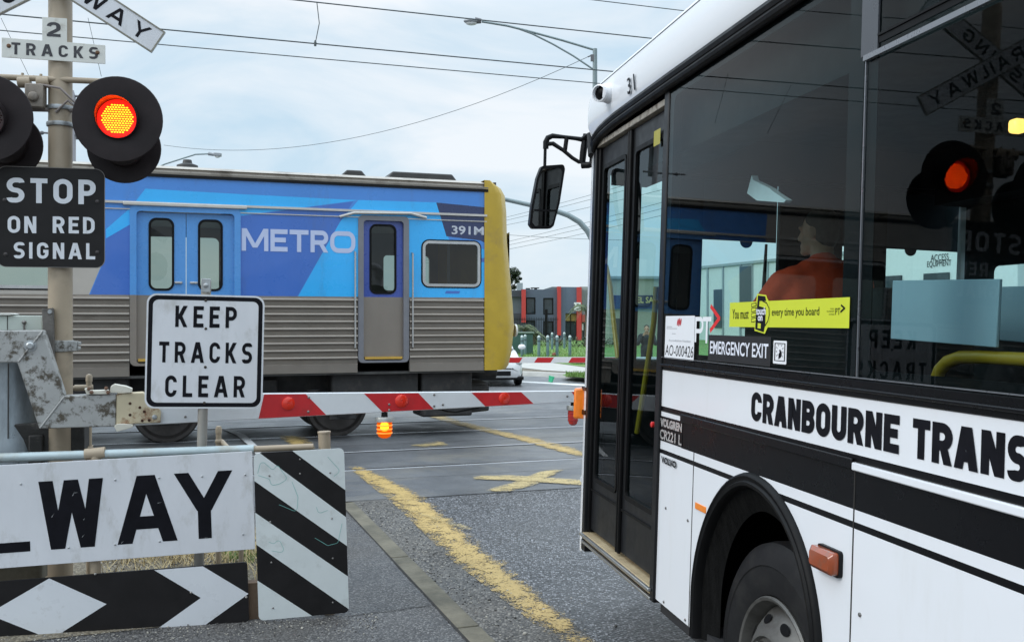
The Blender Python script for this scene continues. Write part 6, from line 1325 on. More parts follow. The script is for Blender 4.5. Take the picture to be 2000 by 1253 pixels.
# local frame origin: below the head at seat height
Zs = -.80; loc = hp+V((0, 0, Zs))
hc_ = (0, 0, .80)
sh = .56
bodyp = head(hc_, 1, .55)+[('c', (0, -.05, .62), .062, (0, -.03, .70), .058), ('b', (0, -.06, .42), (.17, .11, .2)), ('b', (0, -.04, .12), (.16, .12, .17)), ('c', (-.14, -.05, sh-.02), .06, (.14, -.05, sh-.02), .06),
    ('c', (.09, 0, .05), .085, (.14, .42, .06), .06), ('c', (-.09, 0, .05), .085, (-.14, .42, .06), .06), ('c', (.14, .42, .05), .055, (.14, .5, -.38), .04), ('c', (-.14, .42, .05), .055, (-.14, .5, -.38), .04), ('c', (.14, .48, -.40), .04, (.14, .66, -.42), .035), ('c', (-.14, .48, -.40), .04, (-.14, .66, -.42), .035),
    ('c', (.21, -.03, sh-.04), .05, (.27, .1, .30), .042), ('c', (.27, .1, .30), .042, (.18, .34, .30), .03), ('c', (-.21, -.03, sh-.04), .05, (-.30, .1, .34), .042), ('c', (-.30, .1, .34), .042, (-.18, .36, .34), .03)]+hand((.18, .34, .30), (-.1, 1, .1), (0, 0, 1), -1)+hand((-.18, .36, .34), (.1, 1, .1), (0, 0, 1), 1)
jack = [('b', (0, -.06, .38), (.235, .16, .25)), ('b', (0, -.05, .15), (.22, .165, .2)), ('c', (-.12, -.06, .44), .13, (.12, -.06, .44), .13), ('c', (-.1, -.05, .25), .14, (.1, -.05, .25), .14), ('c', (-.16, -.05, .5), .09, (-.05, -.055, .59), .075), ('c', (.16, -.05, .5), .09, (.05, -.055, .59), .075), ('c', (-.17, -.055, sh-.015), .075, (.17, -.055, sh-.015), .075), ('c', (0, -.06, .595), .088, (0, -.05, .625), .08), ('c', (-.09, -.06, .585), .07, (.09, -.06, .585), .07), ('c', (.22, -.03, sh-.05), .088, (.28, .1, .30), .07), ('c', (.28, .1, .30), .062, (.19, .30, .30), .046), ('c', (-.22, -.03, sh-.05), .088, (-.31, .1, .34), .07), ('c', (-.31, .1, .34), .062, (-.2, .31, .34), .046)]
hyaw = .55
def HX(x, y, z): return (hc_[0]+x*math.cos(hyaw)-y*math.sin(hyaw), hc_[1]+x*math.sin(hyaw)+y*math.cos(hyaw), hc_[2]+z)
hair = [('b', HX(0, -.022, .052), (.081, .096, .086), hyaw), ('b', HX(0, -.05, .0), (.078, .066, .085), hyaw), ('b', HX(0, -.055, -.05), (.062, .045, .05), hyaw)]
trou = [('c', (.09, -.02, .05), .1, (.14, .42, .06), .075), ('c', (-.09, -.02, .05), .1, (-.14, .42, .06), .075), ('c', (.14, .42, .05), .072, (.14, .5, -.34), .058), ('c', (-.14, .42, .05), .072, (-.14, .5, -.34), .058), ('b', (0, -.04, .06), (.185, .145, .12))]
person('bus driver in an orange red jacket seated behind the windscreen', loc, dfl, dict(body=(bodyp, SKIN, .007), hair=(hair, pm('hair_dark', (.035, .025, .018), .7, var=.4, vs=60, bump=.4, bs=200), .009), jacket=(jack, pm('jacket_orange', (.90, .085, .025), .8, var=.12, vs=8, bump=1.0, bs=7), .016), trousers=(trou, pm('trouser_navy', (.02, .022, .03), .8), .012)), SKIN)
# onlooker beyond the bus door, hands raised
pY = 30.; pl_ = gnd(1263, CV+H*F/pY); pl_ = V((1263-CU, 0, 0)); pl_ = V(((1263-CU)/F*pY, pY, 0))
fw_ = (-pl_.x, -pl_.y, 0)
S_ = lambda prims: prims
bo = head((0, 0, 1.50), 1, 0)+[('c', (0, -.03, 1.33), .06, (0, -.03, 1.42), .056), ('b', (0, 0, 1.18), (.17, .11, .2)), ('b', (0, 0, .92), (.155, .11, .17)), ('c', (.09, 0, .85), .085, (.1, .02, .47), .06), ('c', (-.09, 0, .85), .085, (-.1, .02, .47), .06), ('c', (.1, .02, .47), .058, (.1, 0, .08), .04), ('c', (-.1, .02, .47), .058, (-.1, 0, .08), .04), ('c', (.1, -.02, .04), .04, (.1, .16, .035), .033), ('c', (-.1, -.02, .04), .04, (-.1, .16, .035), .033),
    ('c', (.2, 0, 1.28), .05, (.27, .12, 1.05), .042), ('c', (.27, .12, 1.05), .042, (.09, .26, 1.32), .03), ('c', (-.2, 0, 1.28), .05, (-.27, .12, 1.05), .042), ('c', (-.27, .12, 1.05), .042, (-.09, .26, 1.32), .03)]+hand((.09, .26, 1.32), (-.5, .3, .8), (.3, -1, 0), -1)+hand((-.09, .26, 1.32), (.5, .3, .8), (-.3, -1, 0), 1)
ja = [('b', (0, 0, 1.16), (.2, .14, .22)), ('b', (0, 0, .92), (.19, .14, .17)), ('c', (-.17, 0, 1.29), .075, (.17, 0, 1.29), .075), ('c', (.2, 0, 1.27), .075, (.27, .12, 1.05), .06), ('c', (.27, .12, 1.05), .06, (.11, .24, 1.29), .045), ('c', (-.2, 0, 1.27), .075, (-.27, .12, 1.05), .06), ('c', (-.27, .12, 1.05), .06, (-.11, .24, 1.29), .045)]
tr2 = [('c', (.09, 0, .86), .1, (.1, .02, .47), .075), ('c', (-.09, 0, .86), .1, (-.1, .02, .47), .075), ('c', (.1, .02, .47), .073, (.1, 0, .1), .06), ('c', (-.1, .02, .47), .073, (-.1, 0, .1), .06)]
hr2 = [('b', (0, -.022, 1.552), (.081, .096, .086)), ('b', (0, -.05, 1.5), (.078, .066, .085))]
person('onlooker in a dark jacket standing beyond the bus with both hands raised', pl_, fw_, dict(body=(bo, SKIN, .008), hair=(hr2, MATS['hair_dark'], .01), jacket=(ja, pm('jacket_dark', (.025, .03, .035), .8), .014), trousers=(tr2, MATS['trouser_navy'], .014)), SKIN)
# ------------------------------------------------------------------ overhead wires, poles, lamps
WIRE = pm('wire', (.07, .085, .09), .5, .3); POLE = pm('pole_grey', (.2, .25, .26), .5, .4, var=.1); DPOLE = pm('pole_dark', (.12, .12, .13), .6, var=.1)
def line_wire(p, u, v, z=None, r=.008, q0=-60, q1=60, label=None, nm='overhead_wire', grp=None, sag=.0):
    u_ = (u-CU)/F; Y = p/(-math.sin(fp)*u_+math.cos(fp)); zz = H-(v-CV)*Y/F
    qc = u_*Y*math.cos(fp)+Y*math.sin(fp)
    m = MB(); m.tube([qp(q0, p, zz), qp(q1, p, zz)], r, 6); o = m.build(nm, WIRE, None, org=qp(qc, p, zz)); return tag(o, label, 'wire', grp), zz
_, zc1 = line_wire(12.15, 680, 92, label='lower contact wire over the near track, hung on a dropper')
_, zm1 = line_wire(12.15, 690, 13, label='upper wire over the near track running to the bus roof')
_, zc2 = line_wire(15.65, 700, 122, label='contact wire over the train track, lowest of the long wires')
_, zm2 = line_wire(15.65, 1245, 11, label='high wire at the top edge above the white bus roof')
for k, q in enumerate((-7.5, 1.72, 10.5)):
    m = MB(); m.tube([qp(q, 12.15, zm1), qp(q+.03, 12.15, (zm1+zc1)/2), qp(q-.02, 12.15, zc1)], .006, 6); m.lathe(qp(q-.02, 12.15, zc1-.03), (0, 0, 1), [(.015, 0), (.018, .04), (.01, .07)], 8)
    tag(m.build('wire_dropper', WIRE, None, org=qp(q, 12.15, zc1)), ('thin dropper wire hung between two overhead wires beside the crossbuck plate', 'thin dropper wire linking the two overhead wires above the train', 'dropper wire over the near track hidden beyond the bus')[k], 'wire')
def span(name, a, b, sag, r, label, n=24):
    a, b = V(a), V(b); m = MB(); pts = []
    for i in range(n+1):
        t = i/n; p = a.lerp(b, t); p.z -= sag*4*t*(1-t); pts.append(p)
    m.tube(pts, r, 5); return tag(m.build(name, WIRE, None, org=a), label, 'wire')
# street lamp with outreach arm behind the bus
SY = 29.5
b = gnd(1162, CV+H*F/SY); sl_ = thing('street_lamp', 'tall grey street lamp with long curved arm behind the bus roof', 'street lamp', b)
m = MB(); m.lathe(b, (0, 0, 1), [(.11, 0), (.1, 2), (.068, at(1162, 96, SY).z)], 14); m.build('pole', POLE, sl_)
m = MB(); f_ = [at(u, v, SY) for u, v in ((1160, 98), (1100, 80), (1030, 61), (990, 51), (941, 43))]; m.tube(f_, .035, 8); m.tube([at(u, v, SY) for u, v in ((1160, 137), (1120, 110), (1080, 87), (1040, 67), (1010, 56))], .028, 8); m.build('outreach_arm', POLE, sl_)
m = MB(); hd = at(922, 42, SY); m.ball(hd+V((-.02, 0, .0)), (.24, .14, .09), None, 16, 10); m.build('lamp_head', pm('lamp_grey', (.28, .3, .32), .4, .3), sl_)
m = MB(); m.tube([at(928, 41, SY), at(940, 42, SY)], [.1, .07], 10); m.build('lamp_neck', DPOLE, sl_)
m = MB(); m.ball(hd+V((-.02, 0, -.06)), (.18, .11, .07), None, 14, 8); m.build('diffuser', pm('lamp_lens', (.6, .62, .62), .2), sl_)
m = MB(); m.fbox(Fr(at(1156, 108, SY), (1, 0, 0), (0, 0, 1), (0, -1, 0)), -.04, .06, -.2, .0, 0, .06); m.tube([at(1148, 112, SY), at(1162, 106, SY)], .02, 6); m.build('insulator', DPOLE, sl_)
span('span_wire', at(320, 284, 40), at(1150, 111, SY-.05), 1.15, .009, 'thin sagging wire crossing the sky up to the street lamp')
# second lamp, far left
SY2 = 52.; b = gnd(240, CV+H*F/SY2); s2 = thing('street_lamp', 'small distant street lamp with bent arm above the train roof', 'street lamp', b)
m = MB(); m.lathe(b, (0, 0, 1), [(.11, 0), (.07, at(240, 360, SY2).z)], 12); m.tube([at(240, 360, SY2), at(322, 321, SY2), at(382, 302, SY2), at(408, 301, SY2)], .04, 8); m.build('pole', POLE, s2)
m = MB(); m.tube([at(407, 300, SY2), at(418, 303, SY2)], [.12, .08], 8); m.fbox(Fr(at(425, 302.5, SY2), (1, 0, -.08), (.08, 0, 1), (0, -1, 0)), -.2, .2, -.09, .09, -.12, .12); m.build('lamp_head', MATS['lamp_grey'], s2, bevel=.03)
m = MB(); m.ball(at(425, 306, SY2), (.15, .1, .08)); m.build('diffuser', MATS['lamp_lens'], s2)
# mast arm of the traffic signals
SY3 = 27.; b = gnd(1162, CV+H*F/SY3); ma = thing('mast_arm', 'grey curved traffic signal mast arm behind the bus mirror', 'pole', b)
m = MB(); m.lathe(b, (0, 0, 1), [(.12, 0), (.1, 3.2)], 16); m.tube([at(u, v, SY3) for u, v in ((1162, 500), (1158, 472), (1148, 452), (1132, 434), (1110, 421), (1085, 412), (1050, 404), (1000, 393), (960, 384), (880, 372))], [.08]*4+[.075, .07, .065, .06, .055, .05], 12); m.build('arm', POLE, ma)
# slim pole behind the mast
SY4 = 28.7; b = gnd(142, CV+H*F/SY4); p4 = thing('catenary_pole', 'slim grey overhead line pole standing behind the crossing mast', 'pole', b)
m = MB(); m.lathe(b, (0, 0, 1), [(.1, 0), (.085, at(142, 190, SY4).z), (.03, at(142, 177, SY4).z)], 12); m.build('pole', pm('pole_lilac', (.3, .29, .31), .5, .2), p4)
m = MB(); m.tube([at(112, 186, SY4), at(172, 190, SY4)], .035, 8); m.build('cross_arm', DPOLE, p4); m = MB(); m.fbox(Fr(at(142, 210, SY4), (1, 0, 0), (0, 0, 1), (0, -1, 0)), -.1, .1, -.9, .2, -.3, -.12); m.build('equipment_box', DPOLE, p4)
m = MB(); m.tube([at(60, 258, SY4), at(142, 264, SY4), at(172, 264, SY4)], .03, 8); m.ball(at(152, 264, SY4), .06); m.ball(at(82, 260, SY4), .06); m.build('cross_arm', DPOLE, p4)
pw = []
for k, (u0, v0, u1, v1) in enumerate(((985, 415, 1165, 371), (985, 421, 1165, 380), (985, 430, 1165, 395), (985, 463, 1165, 423), (985, 470, 1165, 433), (985, 478, 1165, 444))):
    a = at(u0-200, v0+(v0-v1)*200/180+4, 75); e = at(u1+150, v1-(v0-v1)*150/180, 42)
    lb = 'thin sloping power line behind the bus mirror'
    o = span('power_line', a, e, .25, .010, lb, 12); o['group'] = 'thin power lines behind the bus mirror'
span('power_line', at(900, 452, 60), at(1250, 470, 60), .1, .012, 'level thin cable below the curved mast arm', 6)
# far boom gate
FB = Fr(at(1065, 703, 20.5), (math.cos(math.radians(2)), math.sin(math.radians(2)), .0), (0, 0, 1), (math.sin(math.radians(2)), -math.cos(math.radians(2)), 0))
fbx = thing('boom_gate', 'distant red and white boom lowered beyond the tracks', 'boom gate', V((FB.p(4.2, 0).x, FB.p(4.2, 0).y, 0)))
b0, b1 = -.062, .058; a0 = FB.px(880, 703)[0]; a1 = 4.0
m = MB(); m.fbox(FB, a0, a1, b0, b1, -.04, 0); m.build('boom', MATS['white_paint'], fbx, bevel=.004)
m = MB()
for u0 in (982, 1043, 1110, 1172): 
    x0 = FB.px(u0, 709)[0]; x1 = x0+(FB.px(1075, 709)[0]-FB.px(1043, 709)[0]); s = .075; m.face([FB.p(x0, b0+.006, .002), FB.p(x1, b0+.006, .002), FB.p(x1+s, b1-.006, .002), FB.p(x0+s, b1-.006, .002)])
m.build('red_band', MATS['red_paint'], fbx, smooth=False)
m = MB(); m.fbox(FB, 3.9, 4.5, -.3, .35, -.5, .1); m.fbox(FB, 4.05, 4.35, -.95, -.3, -.4, 0); m.build('drive_housing', MATS['galv'], fbx, bevel=.03)
# ------------------------------------------------------------------ verge furniture
BOL = pm('bollard_green', (.11, .18, .19), .5, .2, var=.12, vs=6); BOLC = pm('bollard_cap', (.45, .52, .52), .4, .2)
bol = [(440, 515), (508, 470), (805, 518), (997, 516), (1092, 360), (1200, 512), (1357, 345), (1478, 512), (1860, 520)]
first = None
blab = ['leftmost grey green bollard in front of the green cabinet', 'second grey green bollard from left, half behind the first', 'grey green bollard alone in the middle of the grass', 'grey green bollard fourth from left behind the far boom', 'far grey green bollard on the lawn beside the pale shrub', 'grey green bollard right of the reddish litter on the grass', 'farthest grey green bollard beside the hedge', 'grey green bollard second from the right by the bus', 'rightmost grey green bollard half hidden by the bus front']
for i, (x, y) in enumerate(bol):
    g_ = gnd(980+x/11.11, 650+y/11.11, .145); g_.z = .145
    if first is None:
        first = thing('bollard', blab[0], 'bollard', g_, 'grey green bollards on the verge')
        MB().lathe(g_, (0, 0, 1), [(.07, 0), (.07, .80), (.062, .82), (.062, .85)], 18).build('post', BOL, first)
        MB().lathe(g_, (0, 0, 1), [(.07, .85), (.07, .9), (.045, .945), (.005, .96)], 18).build('cap', BOLC, first)
        MB().lathe(g_, (0, 0, 1), [(.0715, .66), (.0715, .74)], 18, cap=False).build('reflective_band', pm('band_grey', (.06, .09, .1), .3), first)
    else: copies(first, g_, blab[i])
# green cabinet
g_ = gnd(1017, 692, .145); g_.z = .145; cb = thing('service_cabinet', 'dark green metal service cabinet on the grass behind bollards', 'cabinet', g_)
cf = vert_frame(1017, g_.y, 6); cf.O.z = .145; m = MB(); m.fbox(cf, -.6, .6, 0, 1.0, -.5, 0); m.build('body', pm('cab_green', (.035, .09, .075), .5, var=.15), cb, bevel=.02)
m = MB(); m.fbox(cf, -.66, .66, 1.0, 1.07, -.56, .06); m.build('lid', pm('cab_lid', (.16, .22, .18), .6, var=.1), cb, bevel=.02)
m = MB(); m.fbox(cf, -.56, -.02, .06, .94, 0, .015); m.fbox(cf, .02, .56, .06, .94, 0, .015); m.build('door', MATS['cab_green'], cb, bevel=.008)
g_ = gnd(1075, 746, .02); m = MB(); m.lathe(g_, (.25, 0, 1), [(.06, 0), (.085, .16), (.09, .17)], 14); lt = m.build('cup', pm('cup_green', (.05, .5, .25), .4), None, org=g_); tag(lt, 'crushed green drink cup lying in the gutter', 'litter')
m = MB(); g_ = gnd(1083, 696, .145); m.ball(g_+V((0, 0, .07)), (.12, .1, .1)); tag(m.build('litter', pm('litter_red', (.25, .08, .05), .8, var=.4, vs=20), None, org=g_), 'reddish brown litter on the grass between bollards', 'litter')
# ------------------------------------------------------------------ white sedan waiting beyond the far boom
CY = 26.2; cg = gnd(958, CV+H*F/CY); cr = thing('parked_car', 'white sedan waiting behind the train nose and far boom', 'car', cg)
cfm = Fr(cg, (1, .12, 0), (0, 0, 1), (.12, -1, 0))
def car_section(pts_by_c):
    m = MB(); k = len(pts_by_c[0][1]); vs = []
    for c, pr in pts_by_c: vs += [cfm.p(a, z, c) for a, z in pr]
    n = len(pts_by_c); fs = [(i*k+j, i*k+(j+1) % k, (i+1)*k+(j+1) % k, (i+1)*k+j) for i in range(n-1) for j in range(k)]
    fs += [list(range(k))[::-1], list(range((n-1)*k, n*k))]; return m.add(vs, fs)
def sec(w, zl, zh, t=.12): return [(-w+.06, zl), (w-.06, zl), (w, zl+.15), (w, zh-.16), (w-.08, zh-.04), (w*.5, zh), (-w*.5, zh), (-w+.08, zh-.04), (-w, zh-.16), (-w, zl+.15)]
car_section([(.42, sec(.55, .35, .62)), (.36, sec(.74, .24, .70)), (.15, sec(.84, .2, .76)), (-.7, sec(.87, .2, .92)), (-1.1, sec(.88, .2, .97)), (-3.6, sec(.88, .2, 1.0)), (-4.2, sec(.8, .25, .95))]).build('body', pm('car_white', (.72, .73, .74), .25, var=.02, coat=.8), cr, ang=60, bevel=.01)
car_section([(-.95, [(-.72, .94), (.72, .94), (.70, .96), (-.70, .96)]), (-1.7, [(-.72, .94), (.72, .94), (.6, 1.42), (-.6, 1.42)]), (-2.8, [(-.74, .95), (.74, .95), (.6, 1.45), (-.6, 1.45)]), (-3.7, [(-.7, .97), (.7, .97), (.6, 1.02), (-.6, 1.02)])]).build('cabin', MATS['dark_glass'], cr, ang=30)
car_section([(-1.75, [(-.59, 1.41), (.59, 1.41), (.57, 1.45), (-.57, 1.45)]), (-2.85, [(-.59, 1.42), (.59, 1.42), (.57, 1.47), (-.57, 1.47)])]).build('roof', MATS['car_white'], cr)
m = MB()
for s in (-1, 1): m.tube([cfm.p(s*.71, .96, -1.0), cfm.p(s*.6, 1.43, -1.75)], .035, 8)
m.build('pillar', MATS['car_white'], cr)
for s in (-1, 1):
    m = MB(); m.ball(cfm.p(s*.68, .63, .26), (.15, .12, .075), None, 14, 8); m.build('headlight', pm('head_glass', (.55, .6, .58), .08, .4, var=.3, vs=30, coat=1), cr)
    m = MB(); m.ball(cfm.p(s*1.0, 1.02, -1.15), (.11, .07, .075), None, 12, 8); m.build('mirror', MATS['car_white'], cr)
    for c in (-.45, -3.05):
        m = MB(); m.lathe(cfm.p(s*.70, .31, c), cfm.X*s, [(.16, .17), (.2, .19), (.29, .19), (.31, .16), (.31, .03), (.28, 0)], 28); m.build('wheel', MATS['rubber'], cr)
m = MB(); m.fbox(cfm, -.5, .5, .3, .42, .36, .435); m.fbox(cfm, -.3, .3, .5, .6, .36, .42); m.build('grille', MATS['black_plastic'], cr, bevel=.01)
for s in (-1, 1):
    m = MB(); m.lathe(cfm.p(s*.6, .38, .3), cfm.N, [(.06, 0), (.06, .07), (.04, .09)], 14); m.build('fog_lamp', MATS['lamp_glass'], cr)
m = MB(); m.fbox(cfm, -.86, .86, .18, .27, -.3, .36); m.build('bumper_trim', MATS['black_plastic'], cr, bevel=.02)
# ------------------------------------------------------------------ far office building in slate and red
OB = Fr(gnd(955, 668), (math.cos(.05), math.sin(.05), 0), (0, 0, 1), (math.sin(.05), -math.cos(.05), 0)); OY = OB.O.y
ob = thing('office_building', 'slate blue two storey office block with red pillars beyond the grass', 'building', OB.O)
SLATE = pm('slate', (.085, .105, .15), .6, var=.06, vs=.6, dirt=(.06, .07, .1), ds=.3); SLD = pm('slate_dark', (.04, .045, .06), .6, var=.1); REDP = pm('pillar_red', (.48, .045, .04), .5, var=.06); GREYW = pm('zinc_grey', (.33, .35, .35), .5, .2, var=.06)
BG = pm('office_glass', (.03, .045, .055), .08, var=.3, vs=1.5)
o_ = lambda u, v: OB.px(u, v)
def opx(m, u0, v0, u1, v1, c0, c1, mi=0): a0, b1 = o_(u0, v0); a1, b0 = o_(u1, v1); return m.fbox(OB, a0, a1, b0, b1, c0, c1, mi)
aa = [o_(u, 668)[0] for u in (930, 1025, 1091, 1125, 1160)]
W1 = [rrect(*(lambda p, q: (p[0], q[1], q[0], p[1]))(o_(u0, v0), o_(u1, v1)), .02, 1) for u0, v0, u1, v1 in ((1027, 581, 1046, 614), (1061, 582, 1081, 615), (1027, 626, 1046, 655), (1061, 627, 1081, 655))]
sheet('wall', OB, [(o_(1018, 0)[0], 0), (aa[2], 0), (aa[2], o_(1060, 566)[1]), (o_(1018, 0)[0], o_(1040, 565)[1])], [], W1, [SLATE], ob, 0, solid=.25)
m = MB(); opx(m, 930, 567, 1018, 580, -.4, -.02); opx(m, 930, 612, 1018, 668, -.4, -.05); m.build('wall_panel', SLD, ob)
m = MB(); opx(m, 930, 580, 1018, 612, -.5, -.3); m.build('balcony_screen', pm('screen_grey', (.1, .12, .14), .4, var=.1), ob)
m = MB(); opx(m, 1105, 562, 1127, 612, -.4, .05); m.build('wall_panel', SLATE, ob); m = MB(); opx(m, 1093, 561, 1104, 668, -.4, .08); opx(m, 1104, 561, 1127, 612, -.5, .06); m.build('wall_panel', pm('slate_pale', (.11, .14, .2), .6, var=.05), ob)
WO = [(1104, 616, 1126, 668)]
m = MB(); opx(m, 1104, 613, 1126, 628, -.35, -.2); m.build('transom_window', pm('warm_glass', (.32, .24, .07), .2, var=.2), ob); m = MB(); opx(m, 1104, 628, 1126, 668, -.35, -.2); m.build('entrance_glass', BG, ob)
m = MB(); 
for u in (1104, 1114.5, 1126): opx(m, u-.5, 613, u+.5, 668, -.2, -.1)
opx(m, 1104, 627, 1126, 629, -.2, -.1); m.build('entrance_frame', MATS['black_plastic'], ob)
for u0, v0, u1, v1 in ((1018.5, 566, 1026.5, 630), (1088, 560, 1095, 655), (1126, 561, 1135, 668)): m = MB(); opx(m, u0, v0, u1, v1, -.5, .35); m.build('red_pillar', REDP, ob)
m = MB(); opx(m, 1133, 560, 1165, 668, -.4, 0); m.build('wall_panel', GREYW, ob); m = MB()
for k in range(12): u = 1136+k*2.4; opx(m, u, 566, u+.5, 668, 0, .06)
m.build('wall_rib', pm('zinc_dark', (.22, .24, .24), .5, .2), ob)
m = MB(); opx(m, 1136, 615, 1160, 629, 0, .5); m.build('red_canopy', pm('brick_red', (.3, .07, .05), .7, var=.1), ob); m = MB(); opx(m, 1138, 632, 1160, 665, .0, .12); m.build('window', BG, ob); m = MB(); opx(m, 1136, 632, 1139, 645, .1, .2); m.build('small_sign', MATS['white_paint'], ob)
for w in W1:
    xs = [q[0] for q in w]; ys = [q[1] for q in w]; f = MB(); ring(f, OB, rrect(min(xs)-.0, min(ys), max(xs), max(ys), .02, 1), rrect(min(xs)+.1, min(ys)+.1, max(xs)-.1, max(ys)-.1, .02, 1), -.15, -.05); f = f.build('window', MATS['black_plastic'], ob); MB().face([OB.p(a, b, -.14) for a, b in w]).build('pane', BG, f, smooth=False)
m = MB(); m.prism([OB.p(*o_(1056, 567), -.3), OB.p(*o_(1079, 560), -.3), OB.p(*o_(1165, 561), -.3), OB.p(*o_(1165, 567), -.3)], -OB.N*10); m.build('roof', pm('roof_green', (.14, .17, .19), .5, .2), ob)
m = MB(); m.fbox(OB, aa[0], o_(1165, 600)[0], 0, o_(1040, 566)[1]-.3, -12, -.6); m.build('core', SLD, ob)
m = MB(); opx(m, 1013, 551, 1024, 566, -3, -2); m.build('roof_unit', pm('unit_pale', (.3, .35, .36), .5), ob); m = MB(); opx(m, 1031, 561, 1039, 567, -3, -2.2); opx(m, 1041, 560, 1057, 561.5, -3, -2); opx(m, 1043, 561, 1044.5, 567, -3, -2.8); opx(m, 1048, 562, 1053, 567, -3, -2.2); m.build('roof_unit', MATS['unit_dark'], ob)
sb = MB(); opx(sb, 1120, 591, 1133, 607, .4, .46); sb = sb.build('sign_board', MATS['white_paint'], ob)
ofr = Fr(OB.p(0, 0, .465), OB.X, OB.Z, OB.N); m = MB()
for s, u0, v0, u1, v1 in (('UNIT', 1126, 593.5, 1131.5, 596.5), ('SALE', 1126, 598, 1131.5, 600), ('OFFICE', 1125, 602.5, 1131.8, 605.5)):
    pass
a0, b1 = ofr.px(1126, 593.5); a1, b0 = ofr.px(1131, 596); m.face([ofr.p(a0, b0), ofr.p(a1, b0), ofr.p(a1, b1), ofr.p(a0, b1)]); a0, b1 = ofr.px(1125, 603); a1, b0 = ofr.px(1132, 605.5); m.face([ofr.p(a0, b0), ofr.p(a1, b0), ofr.p(a1, b1), ofr.p(a0, b1)])
a0, b1 = ofr.px(1121.5, 594); a1, b0 = ofr.px(1123, 602); m.face([ofr.p(a0, b0), ofr.p(a1, b0), ofr.p(a1, b1), ofr.p(a0, b1)]); m.build('sign_marking', MATS['faded_black'], sb, smooth=False)
# fence, hedge, shrubs, palms, tree
ff = vert_frame(1060, 74, 3); ff.O.z = .14; fe = thing('picket_fence', 'thin dark steel picket fence in front of the slate building', 'fence', ff.O)
m = MB(); a0, a1 = -4, 1.0
for k in range(40): x = a0+k*.13; m.fbox(ff, x, x+.03, 0, 1.9, -.03, 0)
m.fbox(ff, a0, a1+.2, 1.7, 1.75, -.02, .01); m.fbox(ff, a0, a1+.2, .2, .25, -.02, .01); m.build('panel', MATS['black_plastic'], fe)
m = MB(); xg = ff.px(1067, 640)[0]; m.fbox(ff, xg-.1, xg+.1, 0, 2.5, -.1, .05); m.build('gate_post', MATS['black_plastic'], fe)
def leaves(m, c, r, n, s, mats=2, flat=0):
    for i in range(n):
        while True:
            d = V((random.uniform(-1, 1), random.uniform(-1, 1), random.uniform(-1, 1)))
            if d.length <= 1: break
        p = V(c)+V((d.x*r[0], d.y*r[1], d.z*r[2])); x = V((random.uniform(-1, 1), random.uniform(-1, 1), random.uniform(-1, 1))).normalized(); y = orth(x)[0]; k = s*random.uniform(.5, 1.3)
        m.add([p-x*k, p-y*k*.45, p+x*k, p+y*k*.45], [(0, 1, 2, 3)], random.randrange(mats))
LF = [pm('leaf_dark', (.02, .036, .014), .6, var=.3), pm('leaf_mid', (.035, .06, .022), .6, var=.3)]
TY = 105.; tb = gnd(995, CV+H*F/TY); tr = thing('gum_tree', 'dark bushy gum tree rising behind the slate building roof', 'tree', tb)
m = MB(); m.tube([tb, at(996, 600, TY), at(992, 570, TY), at(985, 545, TY)], [.35, .3, .2, .08], 10)
for u, v in ((1003, 535), (975, 555), (1008, 552), (960, 540)): m.tube([at(993, 575, TY), at((993+u)/2, (575+v)/2-3, TY), at(u, v, TY)], [.18, .1, .04], 8)
m.build('trunk', pm('bark', (.1, .08, .06), .9, var=.3), tr)
m = MB()
for u, v, r in ((1003, 531, .62), (990, 530, .6), (1008, 541, .5), (980, 540, .7), (995, 548, .55), (1010, 551, .28), (985, 560, .5), (1003, 561, .35), (975, 558, .6), (1012, 533, .35), (965, 535, .7), (968, 555, .6), (950, 545, .8), (1000, 540, .6), (994, 562, .3), (1016, 545, .2)):
    leaves(m, at(u, v, TY)+V((0, random.uniform(-1, 1), 0)), (r, r*1.2, r*.8), int(800*r), .12)
m.build('crown', LF, tr, smooth=False, merge=False)
def palm(u, v, Y, nf, ln, label, hs):
    b = gnd(u, CV+(H-.14)*F/Y, .14); t = thing('palm', label, 'palm', b); top_ = at(u, v, Y)
    MB().tube([b, b.lerp(top_, .5), top_], [.2, .16, .13], 10).build('trunk', MATS['bark'], t)
    m = MB()
    for i in range(nf):
        a = 6.28*i/nf+random.uniform(-.2, .2); el = random.uniform(.1, 1.1); d = V((math.cos(a), math.sin(a), 0)); prev = top_
        for k in range(9):
            s = (k+1)/9; p = top_+d*ln*s*math.cos(el*.7)+V((0, 0, ln*(math.sin(el)*s-.95*s*s))); sd = V((-d.y, d.x, 0))
            for sg_ in (-1, 1):
                for j in range(2):
                    q = prev.lerp(p, j*.5); L_ = .35*(1-s*.6); m.add([q, q+d*.05, q+sd*sg_*L_+d*.15-V((0, 0, L_*.6))], [(0, 1, 2)], random.randrange(2))
            prev = p
    m.build('fronds', [pm('frond', (.06, .1, .035), .5, var=.3), pm('frond_pale', (.12, .15, .06), .5, var=.3)], t, smooth=False, merge=False)
palm(1147, 603, 62, 20, 1.5, 'drooping green palm beside the grey wall at the bus', 1); palm(1024, 640, 66, 22, 1.4, 'low olive palm in front of the slate building', 1); palm(1043, 652, 66, 16, 1.0, 'brownish low palm right of the olive palm', 1)
hb = MB(); h0 = gnd(1135, 678, .14); hd_ = thing('hedge', 'low clipped dark green hedge before the red pillar', 'hedge', h0)
for k in range(14): leaves(hb, h0+V((-1.4+k*.35, random.uniform(-.2, .2), .3)), (.4, .35, .32), 110, .07)
hb.build('foliage', LF, hd_, smooth=False, merge=False)
hb = MB(); h0 = gnd(1040, 676, .14); hd_ = thing('hedge', 'low dark planting in front of the picket fence', 'hedge', h0)
for k in range(12): leaves(hb, h0+V((-1.9+k*.32, random.uniform(-.2, .2), .22)), (.35, .3, .22), 80, .06)
hb.build('foliage', LF, hd_, smooth=False, merge=False)
